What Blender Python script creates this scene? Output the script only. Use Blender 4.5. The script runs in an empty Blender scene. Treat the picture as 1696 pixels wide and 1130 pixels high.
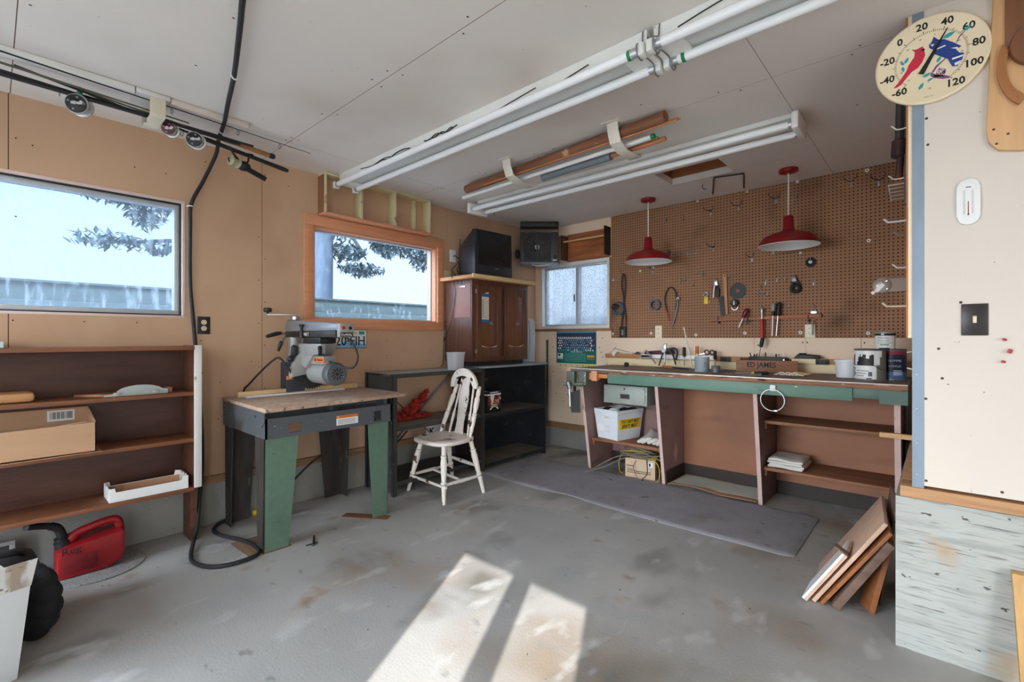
# Garage workshop corner, built in metres. Wall with two windows is the plane x=0,
# pegboard wall is the plane y=0, floor z=0, ceiling z=2.44.
import bpy, bmesh, math, random
from mathutils import Vector, Matrix
S = bpy.context.scene
COL = S.collection
random.seed(11)
R = math.radians

def rgb(r, g, b):
    f = lambda c: (c / 255 / 12.92) if c / 255 <= 0.04045 else ((c / 255 + 0.055) / 1.055) ** 2.4
    return (f(r), f(g), f(b), 1.0)

# ---------------------------------------------------------------- materials
def mat(name, col, rough=0.6, metal=0.0, var=0.12, scale=5.0, stretch=(1, 1, 1), bump=0.0, bscale=60.0,
        specks=(), lines=(), alpha=None, detail=4.0, ior=None):
    """Procedural material: colour varied by stretched noise, optional speck layers
    (colour, scale, threshold, softness, stretch) and optional joint lines (axis, position, half width, colour)."""
    m = bpy.data.materials.new(name); m.use_nodes = True
    nt = m.node_tree; N = nt.nodes; L = nt.links
    b = N['Principled BSDF']
    b.inputs['Roughness'].default_value = rough; b.inputs['Metallic'].default_value = metal
    if ior: b.inputs['IOR'].default_value = ior
    tc = N.new('ShaderNodeTexCoord')
    def mapped(st):
        mp = N.new('ShaderNodeMapping'); mp.inputs['Scale'].default_value = st
        L.new(tc.outputs['Object'], mp.inputs['Vector']); return mp.outputs['Vector']
    def noise(sc, st, det=detail):
        n = N.new('ShaderNodeTexNoise'); n.inputs['Scale'].default_value = sc; n.inputs['Detail'].default_value = det
        L.new(mapped(st), n.inputs['Vector']); return n.outputs['Fac']
    def mix(fac, a, bb):
        x = N.new('ShaderNodeMix'); x.data_type = 'RGBA'
        L.new(fac, x.inputs['Factor'])
        for v, i in ((a, 6), (bb, 7)):
            if hasattr(v, 'node'): L.new(v, x.inputs[i])
            else: x.inputs[i].default_value = v
        return x.outputs[2]
    c = rgb(*col)
    lo = tuple(max(0, v * (1 - var)) for v in c[:3]) + (1,)
    hi = tuple(min(1, v * (1 + var)) for v in c[:3]) + (1,)
    f = noise(scale, stretch)
    mr = N.new('ShaderNodeMapRange'); mr.inputs[1].default_value = 0.3; mr.inputs[2].default_value = 0.7
    L.new(f, mr.inputs[0])
    out = mix(mr.outputs[0], lo, hi)
    for (sc_col, sc, thr, soft, st) in specks:
        f2 = noise(sc, st, 3.0)
        m2 = N.new('ShaderNodeMapRange'); m2.inputs[1].default_value = thr; m2.inputs[2].default_value = thr + soft
        L.new(f2, m2.inputs[0])
        out = mix(m2.outputs[0], out, rgb(*sc_col))
    if lines:
        sx = N.new('ShaderNodeSeparateXYZ'); L.new(tc.outputs['Object'], sx.inputs[0])
        for (ax, pos, hw, lc) in lines:
            d = N.new('ShaderNodeMath'); d.operation = 'COMPARE'
            L.new(sx.outputs['XYZ'.index(ax.upper())], d.inputs[0]); d.inputs[1].default_value = pos; d.inputs[2].default_value = hw
            out = mix(d.outputs[0], out, rgb(*lc))
    L.new(out, b.inputs['Base Color'])
    if bump:
        bp = N.new('ShaderNodeBump'); bp.inputs['Strength'].default_value = bump; bp.inputs['Distance'].default_value = 0.01
        L.new(noise(bscale, stretch), bp.inputs['Height']); L.new(bp.outputs[0], b.inputs['Normal'])
    return m

def wood(name, col, axis='x', rough=0.6, var=0.28, k=14, specks=(), lines=(), bump=0.1):
    st = {'x': (1, k, k), 'y': (k, 1, k), 'z': (k, k, 1)}[axis]
    return mat(name, col, rough, 0, var, 3.0, st, bump, 12.0, specks, lines)

def peg_material(name, col, pitch=0.0254, r=0.20):
    """Perforated hardboard: rows of dark holes at one inch pitch on an XZ or YZ face."""
    m = mat(name, col, 0.75, 0, 0.10, 3.0, (1, 1, 1), 0.05, 200, [((92, 62, 44), 2.2, 0.58, 0.25, (1, 1, 1))])
    nt = m.node_tree; N = nt.nodes; L = nt.links; b = N['Principled BSDF']
    src = b.inputs['Base Color'].links[0].from_socket
    tc = N.new('ShaderNodeTexCoord'); sx = N.new('ShaderNodeSeparateXYZ'); L.new(tc.outputs['Object'], sx.inputs[0])
    def cell(o):
        a = N.new('ShaderNodeMath'); a.operation = 'DIVIDE'; L.new(o, a.inputs[0]); a.inputs[1].default_value = pitch
        fr = N.new('ShaderNodeMath'); fr.operation = 'FRACT'; L.new(a.outputs[0], fr.inputs[0])
        s = N.new('ShaderNodeMath'); s.operation = 'SUBTRACT'; L.new(fr.outputs[0], s.inputs[0]); s.inputs[1].default_value = 0.5
        p = N.new('ShaderNodeMath'); p.operation = 'MULTIPLY'; L.new(s.outputs[0], p.inputs[0]); L.new(s.outputs[0], p.inputs[1])
        return p.outputs[0]
    ad = N.new('ShaderNodeMath'); L.new(cell(sx.outputs[0]), ad.inputs[0]); L.new(cell(sx.outputs[2]), ad.inputs[1])
    lt = N.new('ShaderNodeMath'); lt.operation = 'LESS_THAN'; L.new(ad.outputs[0], lt.inputs[0]); lt.inputs[1].default_value = r * r
    x = N.new('ShaderNodeMix'); x.data_type = 'RGBA'
    L.new(lt.outputs[0], x.inputs['Factor']); L.new(src, x.inputs[6]); x.inputs[7].default_value = rgb(38, 24, 16)
    L.new(x.outputs[2], b.inputs['Base Color'])
    return m

def glass_material(name, tint, dirt_col, thr, soft, scale, stretch, base_dirt, extra=None, top_dirt=0.85):
    """Dirty window glass: a clear pane (transparent with a weak reflection) overlaid with pale translucent grime."""
    m = bpy.data.materials.new(name); m.use_nodes = True
    nt = m.node_tree; N = nt.nodes; L = nt.links; N.clear()
    out = N.new('ShaderNodeOutputMaterial')
    tr = N.new('ShaderNodeBsdfTransparent'); tr.inputs[0].default_value = tint
    gl = N.new('ShaderNodeBsdfGlossy'); gl.inputs['Roughness'].default_value = 0.03
    mg = N.new('ShaderNodeMixShader'); mg.inputs[0].default_value = 0.04
    L.new(tr.outputs[0], mg.inputs[1]); L.new(gl.outputs[0], mg.inputs[2])
    df = N.new('ShaderNodeBsdfDiffuse'); df.inputs[0].default_value = dirt_col
    tl = N.new('ShaderNodeBsdfTranslucent'); tl.inputs[0].default_value = dirt_col
    md = N.new('ShaderNodeMixShader'); md.inputs[0].default_value = 0.6
    L.new(df.outputs[0], md.inputs[1]); L.new(tl.outputs[0], md.inputs[2])
    tc = N.new('ShaderNodeTexCoord'); mp = N.new('ShaderNodeMapping'); mp.inputs['Scale'].default_value = stretch
    L.new(tc.outputs['Object'], mp.inputs[0])
    ns = N.new('ShaderNodeTexNoise'); ns.inputs['Scale'].default_value = scale; ns.inputs['Detail'].default_value = 6
    L.new(mp.outputs[0], ns.inputs['Vector'])
    mr = N.new('ShaderNodeMapRange'); mr.inputs[1].default_value = thr; mr.inputs[2].default_value = thr + soft
    mr.inputs[3].default_value = base_dirt; mr.inputs[4].default_value = top_dirt
    L.new(ns.outputs['Fac'], mr.inputs[0])
    fac = mr.outputs[0]
    if extra:
        # grime is heavier in a band next to the bottom rail (axis z, from z0 up to z1)
        z0, z1, amt = extra
        sx = N.new('ShaderNodeSeparateXYZ'); L.new(tc.outputs['Object'], sx.inputs[0])
        m2 = N.new('ShaderNodeMapRange'); m2.inputs[1].default_value = z0; m2.inputs[2].default_value = z1
        m2.inputs[3].default_value = 1.0; m2.inputs[4].default_value = amt
        L.new(sx.outputs[2], m2.inputs[0])
        mu = N.new('ShaderNodeMath'); mu.operation = 'MULTIPLY'; L.new(fac, mu.inputs[0]); L.new(m2.outputs[0], mu.inputs[1])
        fac = mu.outputs[0]
    ms = N.new('ShaderNodeMixShader'); L.new(fac, ms.inputs[0]); L.new(mg.outputs[0], ms.inputs[1]); L.new(md.outputs[0], ms.inputs[2])
    L.new(ms.outputs[0], out.inputs[0])
    return m

BLACK_NAIL = (70, 52, 40)
M = {}
M['concrete'] = mat('concrete_floor', (170, 168, 164), 0.58, 0, 0.13, 1.6, (1, 1, 1), 0.10, 90, [
    ((140, 116, 88), 0.9, 0.57, 0.20, (1, 1, 1)), ((120, 116, 108), 1.3, 0.56, 0.16, (1.6, 1, 1)), ((150, 122, 94), 3.2, 0.65, 0.10, (1, 1, 1)), ((160, 160, 159), 2.3, 0.55, 0.2, (1, 1.6, 1)),
    ((140, 138, 134), 7.0, 0.66, 0.08, (1, 2.0, 1)), ((70, 64, 58), 34.0, 0.735, 0.02, (1, 1, 1)), ((196, 196, 194), 3.1, 0.60, 0.14, (2, 1, 1)), ((60, 54, 50), 70.0, 0.745, 0.02, (1, 1, 1))], detail=8)
M['footing'] = mat('concrete_footing', (146, 144, 138), 0.85, 0, 0.13, 3.0, (1, 1, 1), 0.3, 50, [
    ((138, 118, 96), 1.5, 0.60, 0.16, (1, 1, 1)), ((84, 80, 72), 40, 0.70, 0.03, (1, 1, 1))], detail=8)
M['formed'] = mat('board_formed_concrete', (176, 178, 172), 0.85, 0, 0.08, 3.0, (1, 1, 1), 0.35, 9, [
    ((160, 162, 156), 5.0, 0.50, 0.2, (1, 1, 9)), ((152, 154, 148), 3.0, 0.55, 0.14, (2.5, 1, 40)), ((120, 118, 110), 7.0, 0.62, 0.05, (1.2, 1, 22)),
    ((176, 152, 122), 2.6, 0.63, 0.12, (1, 1, 1.4)), ((92, 86, 78), 22, 0.70, 0.03, (1, 1, 2.0))], detail=8)
TANL = [('y', -4.206, 0.0022, (96, 70, 50)), ('y', -3.0, 0.0016, (98, 70, 50)), ('y', -1.335, 0.0012, (150, 118, 90))]
M['wall_tan'] = mat('tan_wallboard', (202, 165, 134), 0.8, 0, 0.07, 1.4, (1, 1, 1), 0.02, 60, [
    ((172, 132, 100), 1.1, 0.56, 0.3, (1, 1, 1)), ((214, 184, 150), 1.7, 0.58, 0.2, (1, 1, 0.6)), ((120, 86, 62), 60, 0.745, 0.02, (1, 1, 1))], TANL)
M['wall_cream'] = mat('cream_wallboard', (240, 216, 190), 0.8, 0, 0.06, 1.6, (1, 1, 1), 0.02, 60, [
    ((202, 172, 138), 1.8, 0.58, 0.25, (1, 1, 1)), ((120, 90, 66), 70, 0.74, 0.02, (1, 1, 1))],
    [('x', 2.35, 0.0012, (160, 130, 104)), ('x', 2.72, 0.001, (180, 150, 122)), ('x', 3.07, 0.0015, (120, 96, 76))])
M['wall_white'] = mat('cream_white_wallboard', (218, 208, 197), 0.75, 0, 0.035, 1.2, (1, 1, 1), 0.02, 60, [
    ((232, 216, 194), 1.3, 0.5, 0.3, (1, 1, 1)), ((150, 112, 80), 24, 0.745, 0.03, (1, 1, 1))])
CL = [('y', -4.2, 0.002, (110, 92, 78)), ('y', -3.0, 0.0016, (120, 102, 88)), ('y', -1.775, 0.0012, (150, 134, 120)), ('y', -0.585, 0.001, (170, 152, 138)), ('x', 0.44, 0.0012, (150, 132, 116)), ('x', 2.9, 0.0014, (140, 124, 110)), ('x', 4.9, 0.0016, (130, 112, 98))]
M['ceiling'] = mat('ceiling_board', (226, 219, 212), 0.85, 0, 0.03, 1.0, (1, 1, 1), 0.015, 80, [
    ((200, 186, 172), 0.8, 0.56, 0.25, (1, 1, 1)), ((126, 106, 90), 46, 0.755, 0.02, (1, 1, 1))], CL)
M['nail'] = mat('nail_head', BLACK_NAIL, 0.6)
M['sill'] = wood('sill_wood', (150, 112, 78), 'y', 0.7, specks=[((96, 66, 44), 4, 0.55, 0.2, (1, 1, 1))])
M['sill_x'] = wood('sill_wood_light', (186, 140, 98), 'x', 0.7, 0.2)
M['salmon'] = wood('salmon_painted_wood', (216, 150, 110), 'y', 0.55, 0.08)
M['pinkwhite'] = mat('pinkish_white_paint', (226, 200, 190), 0.6, 0, 0.06)
M['alu'] = mat('window_aluminium', (190, 194, 198), 0.45, 0.3, 0.06, 12)
M['dark_gap'] = mat('gap_dark', (44, 40, 38), 0.8)
M['white_metal'] = mat('white_enamel', (232, 232, 228), 0.4, 0, 0.04, 8, specks=[((120, 110, 100), 50, 0.73, 0.02, (1, 1, 1))])
M['tube'] = mat('tube_glass', (246, 247, 248), 0.22, 0, 0.015, 3)
M['tube_end'] = mat('tube_end_metal', (196, 198, 200), 0.35, 0.7, 0.05)
M['reflector'] = mat('reflector_grey', (206, 208, 206), 0.4, 0, 0.05)
M['green'] = mat('green_ring', (28, 128, 74), 0.5)
M['steel'] = mat('bright_steel', (190, 190, 192), 0.3, 0.85, 0.1, 12)
M['dull_steel'] = mat('dull_steel', (136, 136, 138), 0.42, 0.7, 0.18, 14)
M['dark_steel'] = mat('dark_steel', (66, 64, 64), 0.5, 0.5, 0.25, 12)
M['galv'] = mat('galvanised_angle', (136, 150, 164), 0.45, 0.25, 0.07, 6, (3, 3, 1), specks=[((206, 210, 214), 40, 0.73, 0.03, (1, 1, 1))])
M['black'] = mat('black_plastic', (26, 26, 28), 0.5, 0, 0.2, 10)
M['rubber'] = mat('black_rubber', (34, 34, 36), 0.6, 0, 0.2, 10)
M['white'] = mat('white_plastic', (236, 236, 234), 0.4, 0, 0.03, 8)
M['ivory'] = mat('ivory_plastic', (236, 226, 196), 0.45, 0, 0.03, 8)
M['brownplate'] = mat('dark_brown_plate', (42, 32, 30), 0.35, 0, 0.1)
M['red_enamel'] = mat('red_enamel', (132, 20, 26), 0.38, 0, 0.08, 6, specks=[((128, 88, 74), 3, 0.62, 0.3, (1, 1, 1))])
M['red_plain'] = mat('red_gloss', (140, 18, 30), 0.3, 0, 0.08, 6)
M['red_tool'] = mat('red_handle', (176, 32, 28), 0.4, 0, 0.1)
M['cord_white'] = mat('white_cord', (224, 216, 204), 0.6)
M['orange'] = mat('orange_plastic', (214, 112, 44), 0.45)
M['yellow'] = mat('yellow_plastic', (232, 196, 40), 0.45)
M['blue_tape'] = mat('blue_tape', (30, 108, 168), 0.6)
M['paper'] = mat('paper', (226, 214, 196), 0.8, 0, 0.05)
M['ink'] = mat('ink', (28, 26, 28), 0.7)
M['amber'] = mat('amber_plastic', (196, 104, 24), 0.25)
M['cardboard'] = mat('cardboard', (190, 150, 116), 0.85, 0, 0.06, 3, (1, 1, 6))
M['hardboard_peg'] = peg_material('pegboard', (158, 114, 82))
M['wood_dark_x'] = wood('dark_stained_ply_x', (96, 56, 38), 'y', 0.5, 0.3, 10)
M['wood_shelf'] = wood('stained_shelf_wood', (132, 82, 54), 'y', 0.55, 0.28, 10, [((176, 130, 92), 3, 0.62, 0.2, (1, 1, 1))])
M['edge_white'] = mat('chipped_white_paint', (222, 218, 214), 0.6, 0, 0.05, 5, specks=[((120, 78, 50), 9, 0.68, 0.04, (1, 1, 0.5))])
M['walnut'] = wood('walnut_veneer', (92, 58, 44), 'z', 0.32, 0.3, 12)
M['pine'] = wood('pine', (214, 170, 118), 'x', 0.6, 0.14)
M['pine_y'] = wood('pine_y', (220, 190, 140), 'y', 0.6, 0.12)
M['mauve'] = mat('mauve_painted_ply', (134, 104, 98), 0.6, 0, 0.08, 3, (1, 1, 1), 0.03, 40, [((100, 74, 66), 2.4, 0.6, 0.15, (1, 1, 5))])
M['mauve_edge'] = mat('mauve_edge_paint', (206, 176, 168), 0.6, 0, 0.08, 6, specks=[((120, 92, 84), 20, 0.66, 0.06, (1, 1, 0.3))])
M['bench_back'] = mat('bench_back_hardboard', (152, 100, 70), 0.6, 0, 0.14, 1.8, (1, 1, 2), 0.02, 40, [((112, 72, 50), 2.2, 0.56, 0.3, (1, 1, 3))])
M['bench_shelf'] = wood('bench_shelf_wood', (138, 90, 60), 'x', 0.6, 0.25, 10)
M['bench_top'] = wood('worn_bench_top', (126, 108, 98), 'x', 0.5, 0.22, 8, [((92, 74, 64), 3, 0.55, 0.2, (1, 3, 1)), ((178, 168, 162), 6, 0.64, 0.1, (1, 3, 1))])
M['ply_edge'] = wood('worn_ply_edge', (142, 96, 70), 'x', 0.7, 0.4, 24, [((206, 188, 172), 9, 0.62, 0.06, (1, 1, 8)), ((70, 42, 30), 8, 0.6, 0.08, (1, 1, 6))])
M['edging'] = mat('pale_metal_edging', (236, 226, 216), 0.35, 0.2, 0.05, 8)
M['green_paint'] = mat('green_painted_board', (96, 130, 114), 0.5, 0, 0.08, 4, (1, 1, 2), 0.03, 40, [((206, 212, 200), 7, 0.685, 0.02, (1, 1, 2)), ((66, 92, 76), 3, 0.62, 0.1, (1, 1, 3))])
M['darkbase'] = mat('dark_base', (44, 30, 24), 0.6)
M['rug'] = mat('grey_rug', (150, 147, 152), 0.95, 0, 0.12, 4, (1, 1, 1), 0.45, 260, [((96, 91, 92), 9, 0.66, 0.06, (1, 1, 1)), ((172, 168, 172), 160, 0.58, 0.06, (1, 1, 1)), ((128, 118, 112), 2.2, 0.6, 0.2, (1, 1, 1))], detail=8)
SKY_BRIGHT, SUN_E, EXPO = 14, 8, 0.34
# ---------------------------------------------------------------- mesh builder
def frame(d):
    d = Vector(d).normalized()
    a = Vector((0, 0, 1)) if abs(d.z) < 0.95 else Vector((1, 0, 0))
    u = a.cross(d).normalized(); v = d.cross(u).normalized()
    return u, v, d

class MB:
    def __init__(self): self.bm = bmesh.new()
    def _new(self, verts, faces, m=0):
        vs = [self.bm.verts.new(Vector(v)) for v in verts]; fs = []
        for f in faces:
            try:
                q = self.bm.faces.new([vs[i] for i in f]); q.material_index = m; fs.append(q)
            except ValueError: pass
        return vs, fs
    def box(self, x0, x1, y0, y1, z0, z1, bev=0.0, m=0, T=None):
        V = [(x0, y0, z0), (x1, y0, z0), (x1, y1, z0), (x0, y1, z0), (x0, y0, z1), (x1, y0, z1), (x1, y1, z1), (x0, y1, z1)]
        F = [(0, 3, 2, 1), (4, 5, 6, 7), (0, 1, 5, 4), (1, 2, 6, 5), (2, 3, 7, 6), (3, 0, 4, 7)]
        if T is not None: V = [T @ Vector(v) for v in V]
        vs, fs = self._new(V, F, m)
        if bev:
            es = list({e for f in fs for e in f.edges})
            r = bmesh.ops.bevel(self.bm, geom=es, offset=bev, segments=2, affect='EDGES', profile=0.5)
            for f in r['faces']: f.material_index = m
        return self
    def bar(self, a, b, w, h, up=(0, 0, 1), bev=0.0, m=0):
        """rectangular bar from a to b, w across, h along up"""
        a = Vector(a); b = Vector(b); d = (b - a); l = d.length; d.normalize()
        s = d.cross(Vector(up)).normalized(); u = s.cross(d).normalized()
        T = Matrix((( d.x, s.x, u.x, a.x), (d.y, s.y, u.y, a.y), (d.z, s.z, u.z, a.z), (0, 0, 0, 1)))
        return self.box(0, l, -w / 2, w / 2, -h / 2, h / 2, bev, m, T)
    def hexa(self, bot, top, m=0, bev=0.0):
        vs, fs = self._new(list(bot) + list(top), [(3, 2, 1, 0), (4, 5, 6, 7), (0, 1, 5, 4), (1, 2, 6, 5), (2, 3, 7, 6), (3, 0, 4, 7)], m)
        if bev:
            r = bmesh.ops.bevel(self.bm, geom=list({e for f in fs for e in f.edges}), offset=bev, segments=2, affect='EDGES', profile=0.5)
            for f in r['faces']: f.material_index = m
        return self
    def prism(self, pts, o, xd, yd, depth, m=0, bev=0.0):
        """polygon pts (in the plane o, xd, yd) extruded by depth along xd x yd"""
        o = Vector(o); xd = Vector(xd); yd = Vector(yd); n = xd.cross(yd).normalized()
        A = [o + xd * p[0] + yd * p[1] for p in pts]; B = [a + n * depth for a in A]; k = len(A)
        vs, fs = self._new(A + B, [tuple(reversed(range(k))), tuple(range(k, 2 * k))] + [(i, (i + 1) % k, k + (i + 1) % k, k + i) for i in range(k)], m)
        if bev:
            es = list({e for f in fs[:2] for e in f.edges})
            r = bmesh.ops.bevel(self.bm, geom=es, offset=bev, segments=2, affect='EDGES', profile=0.5)
            for f in r['faces']: f.material_index = m
        return self
    def tube(self, pts, r, seg=10, m=0, caps=True):
        P = [Vector(p) for p in pts]; n = len(P)
        rr = r if isinstance(r, (list, tuple)) else [r] * n
        T = []
        for i in range(n):
            d = (P[min(i + 1, n - 1)] - P[max(i - 1, 0)])
            T.append(d.normalized() if d.length > 1e-9 else Vector((0, 0, 1)))
        u, v, _ = frame(T[0]); rings = []
        for i in range(n):
            if i:
                u = (u - T[i] * u.dot(T[i])).normalized(); v = T[i].cross(u)
            rings.append([self.bm.verts.new(P[i] + (u * math.cos(2 * math.pi * j / seg) + v * math.sin(2 * math.pi * j / seg)) * rr[i]) for j in range(seg)])
        for i in range(n - 1):
            for j in range(seg):
                f = self.bm.faces.new((rings[i][j], rings[i][(j + 1) % seg], rings[i + 1][(j + 1) % seg], rings[i + 1][j])); f.material_index = m
        if caps:
            f = self.bm.faces.new(list(reversed(rings[0]))); f.material_index = m
            f = self.bm.faces.new(rings[-1]); f.material_index = m
        return self
    def lathe(self, prof, o=(0, 0, 0), d=(0, 0, 1), seg=24, m=0, caps=True):
        """prof: (radius, distance along d) pairs"""
        u, v, d = frame(d); o = Vector(o); rings = []
        for (r, h) in prof:
            r = max(r, 1e-4)
            rings.append([self.bm.verts.new(o + d * h + (u * math.cos(2 * math.pi * j / seg) + v * math.sin(2 * math.pi * j / seg)) * r) for j in range(seg)])
        for i in range(len(rings) - 1):
            for j in range(seg):
                f = self.bm.faces.new((rings[i][j], rings[i][(j + 1) % seg], rings[i + 1][(j + 1) % seg], rings[i + 1][j])); f.material_index = m
        if caps:
            f = self.bm.faces.new(list(reversed(rings[0]))); f.material_index = m
            f = self.bm.faces.new(rings[-1]); f.material_index = m
        return self
    def cyl(self, a, b, r, seg=16, m=0, bev=0.0):
        a = Vector(a); b = Vector(b); l = (b - a).length
        pr = [(r, 0), (r, l)] if not bev else [(r - bev, 0), (r, bev), (r, l - bev), (r - bev, l)]
        return self.lathe(pr, a, b - a, seg, m)
    def ball(self, c, r, m=0, seg=16, rings=10, T=None):
        rx, ry, rz = r if isinstance(r, (tuple, list)) else (r, r, r)
        Mx = Matrix.Translation(c) @ (T if T is not None else Matrix.Identity(4)) @ Matrix.Diagonal((rx, ry, rz, 1))
        g = bmesh.ops.create_uvsphere(self.bm, u_segments=seg, v_segments=rings, radius=1.0, matrix=Mx)
        for f in {f for v in g['verts'] for f in v.link_faces}: f.material_index = m
        return self
    def torus(self, c, n, R_, r, seg=28, sg=8, m=0, a0=0, a1=360):
        u, v, n = frame(n); c = Vector(c); full = abs(a1 - a0) >= 360
        k = seg if full else seg + 1; rings = []
        for i in range(k):
            a = R(a0 + (a1 - a0) * i / seg); dr = u * math.cos(a) + v * math.sin(a)
            rings.append([self.bm.verts.new(c + dr * (R_ + r * math.cos(2 * math.pi * j / sg)) + n * r * math.sin(2 * math.pi * j / sg)) for j in range(sg)])
        for i in range(k if full else k - 1):
            A = rings[i]; B = rings[(i + 1) % k]
            for j in range(sg):
                f = self.bm.faces.new((A[j], B[j], B[(j + 1) % sg], A[(j + 1) % sg])); f.material_index = m
        return self
    def grid(self, nx, ny, fn, m=0, thick=0.0, n=(0, 0, 1)):
        """surface fn(u,v) in 0..1, given real thickness along -n"""
        n = Vector(n); top = [[self.bm.verts.new(Vector(fn(i / nx, j / ny))) for j in range(ny + 1)] for i in range(nx + 1)]
        def q(*a):
            f = self.bm.faces.new(a); f.material_index = m
        for i in range(nx):
            for j in range(ny): q(top[i][j], top[i + 1][j], top[i + 1][j + 1], top[i][j + 1])
        if thick:
            bot = [[self.bm.verts.new(v.co - n * thick) for v in r] for r in top]
            for i in range(nx):
                for j in range(ny): q(bot[i][j + 1], bot[i + 1][j + 1], bot[i + 1][j], bot[i][j])
            for i in range(nx):
                q(top[i + 1][0], top[i][0], bot[i][0], bot[i + 1][0]); q(top[i][ny], top[i + 1][ny], bot[i + 1][ny], bot[i][ny])
            for j in range(ny):
                q(top[0][j], top[0][j + 1], bot[0][j + 1], bot[0][j]); q(top[nx][j + 1], top[nx][j], bot[nx][j], bot[nx][j + 1])
        return self
    def text(self, s, size, o, xd, yd, m=0, ext=0.0004, align='LEFT', sx=1.0, bold=0.0):
        cu = bpy.data.curves.new('lettering', 'FONT'); cu.body = s; cu.size = size; cu.extrude = ext; cu.align_x = align; cu.resolution_u = 2
        cu.offset = bold
        ob = bpy.data.objects.new('lettering', cu); COL.objects.link(ob)
        dg = bpy.context.evaluated_depsgraph_get()
        me = bpy.data.meshes.new_from_object(ob.evaluated_get(dg))
        xd = Vector(xd).normalized(); yd = Vector(yd).normalized(); n = xd.cross(yd); o = Vector(o)
        xs = xd * sx
        me.transform(Matrix(((xs.x, yd.x, n.x, o.x), (xs.y, yd.y, n.y, o.y), (xs.z, yd.z, n.z, o.z), (0, 0, 0, 1))))
        old = set(self.bm.faces); self.bm.from_mesh(me)
        for f in self.bm.faces:
            if f not in old: f.material_index = m
        bpy.data.objects.remove(ob); bpy.data.curves.remove(cu); bpy.data.meshes.remove(me)
        return self

def wmat(o):
    while o.parent: o = o.parent
    return Matrix.LocRotScale(o.location, o.rotation_euler, o.scale)

def _mesh(name, mb, mats, smooth):
    bmesh.ops.recalc_face_normals(mb.bm, faces=mb.bm.faces)
    me = bpy.data.meshes.new(name); mb.bm.to_mesh(me); mb.bm.free()
    for x in (mats if isinstance(mats, (list, tuple)) else [mats]): me.materials.append(M[x] if isinstance(x, str) else x)
    if smooth:
        for p in me.polygons: p.use_smooth = True
        me.set_sharp_from_angle(angle=R(smooth))
    return me

def tag(o, label, cat, group=None):
    o['label'] = label; o['category'] = cat
    if group: o['group'] = group
    return o

def thing(name, label, cat, loc, group=None, rotz=0):
    o = bpy.data.objects.new(name, None); COL.objects.link(o)
    o.location = loc; o.rotation_euler = (0, 0, rotz); o.empty_display_size = 0.05
    return tag(o, label, cat, group)

def part(name, mb, mats, parent, smooth=35, label=None):
    """mesh built in world coordinates, linked as a part of parent"""
    me = _mesh(name, mb, mats, smooth); me.transform(wmat(parent).inverted())
    o = bpy.data.objects.new(name, me); COL.objects.link(o); o.parent = parent
    if label: o['label'] = label
    return o

def solo(name, mb, mats, label, cat, group=None, smooth=35):
    me = _mesh(name, mb, mats, smooth)
    xs = [v.co for v in me.vertices]
    lo = Vector([min(c[i] for c in xs) for i in range(3)]); hi = Vector([max(c[i] for c in xs) for i in range(3)])
    l = Vector(((lo.x + hi.x) / 2, (lo.y + hi.y) / 2, lo.z)); me.transform(Matrix.Translation(-l))
    o = bpy.data.objects.new(name, me); COL.objects.link(o); o.location = l
    return tag(o, label, cat, group)

def struct(name, mb, mats, parent=None, smooth=35):
    me = _mesh(name, mb, mats, smooth); o = bpy.data.objects.new(name, me); COL.objects.link(o)
    if parent: o.parent = parent
    else: o['kind'] = 'structure'
    return o

def dup(root, loc, label, rotz=None, group=None):
    r = root.copy(); COL.objects.link(r); r.location = loc
    if rotz is not None: r.rotation_euler = (0, 0, rotz)
    r['label'] = label
    if group: r['group'] = group
    for ch in list(root.children):
        c = ch.copy(); COL.objects.link(c); c.parent = r
        for g in list(ch.children):
            d = g.copy(); COL.objects.link(d); d.parent = c
    return r

def arc(c, r, a0, a1, n, xd=(1, 0, 0), yd=(0, 0, 1)):
    c = Vector(c); xd = Vector(xd); yd = Vector(yd)
    return [c + xd * r * math.cos(R(a0 + (a1 - a0) * i / n)) + yd * r * math.sin(R(a0 + (a1 - a0) * i / n)) for i in range(n + 1)]

def spline(pts, n=8):
    P = [Vector(p) for p in pts]; P = [2 * P[0] - P[1]] + P + [2 * P[-1] - P[-2]]; out = []
    for i in range(1, len(P) - 2):
        for k in range(n):
            t = k / n; a, b, c, d = P[i - 1], P[i], P[i + 1], P[i + 2]
            out.append(0.5 * (2 * b + (c - a) * t + (2 * a - 5 * b + 4 * c - d) * t * t + (3 * b - a - 3 * c + d) * t ** 3))
    out.append(P[-2]); return out

# ---------------------------------------------------------------- the room
H = 2.44
XE, YF = 8.0, -6.2          # right hand end and street side of the garage (both out of view)
mb = MB().box(-0.12, XE + .12, YF - .12, 0.12, -0.12, 0.0); struct('floor', mb, 'concrete')

def nails(mb, pts, axis, at, r=0.004, m=1):
    d = {'x': (1, 0, 0), 'y': (0, -1, 0), 'z': (0, 0, -1)}[axis]
    for (a, b) in pts:
        o = {'x': (at, a, b), 'y': (a, at, b), 'z': (a, b, at)}[axis]
        mb.lathe([(r, 0), (r * 0.7, 0.0012)], o, d, 8, m)

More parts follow.
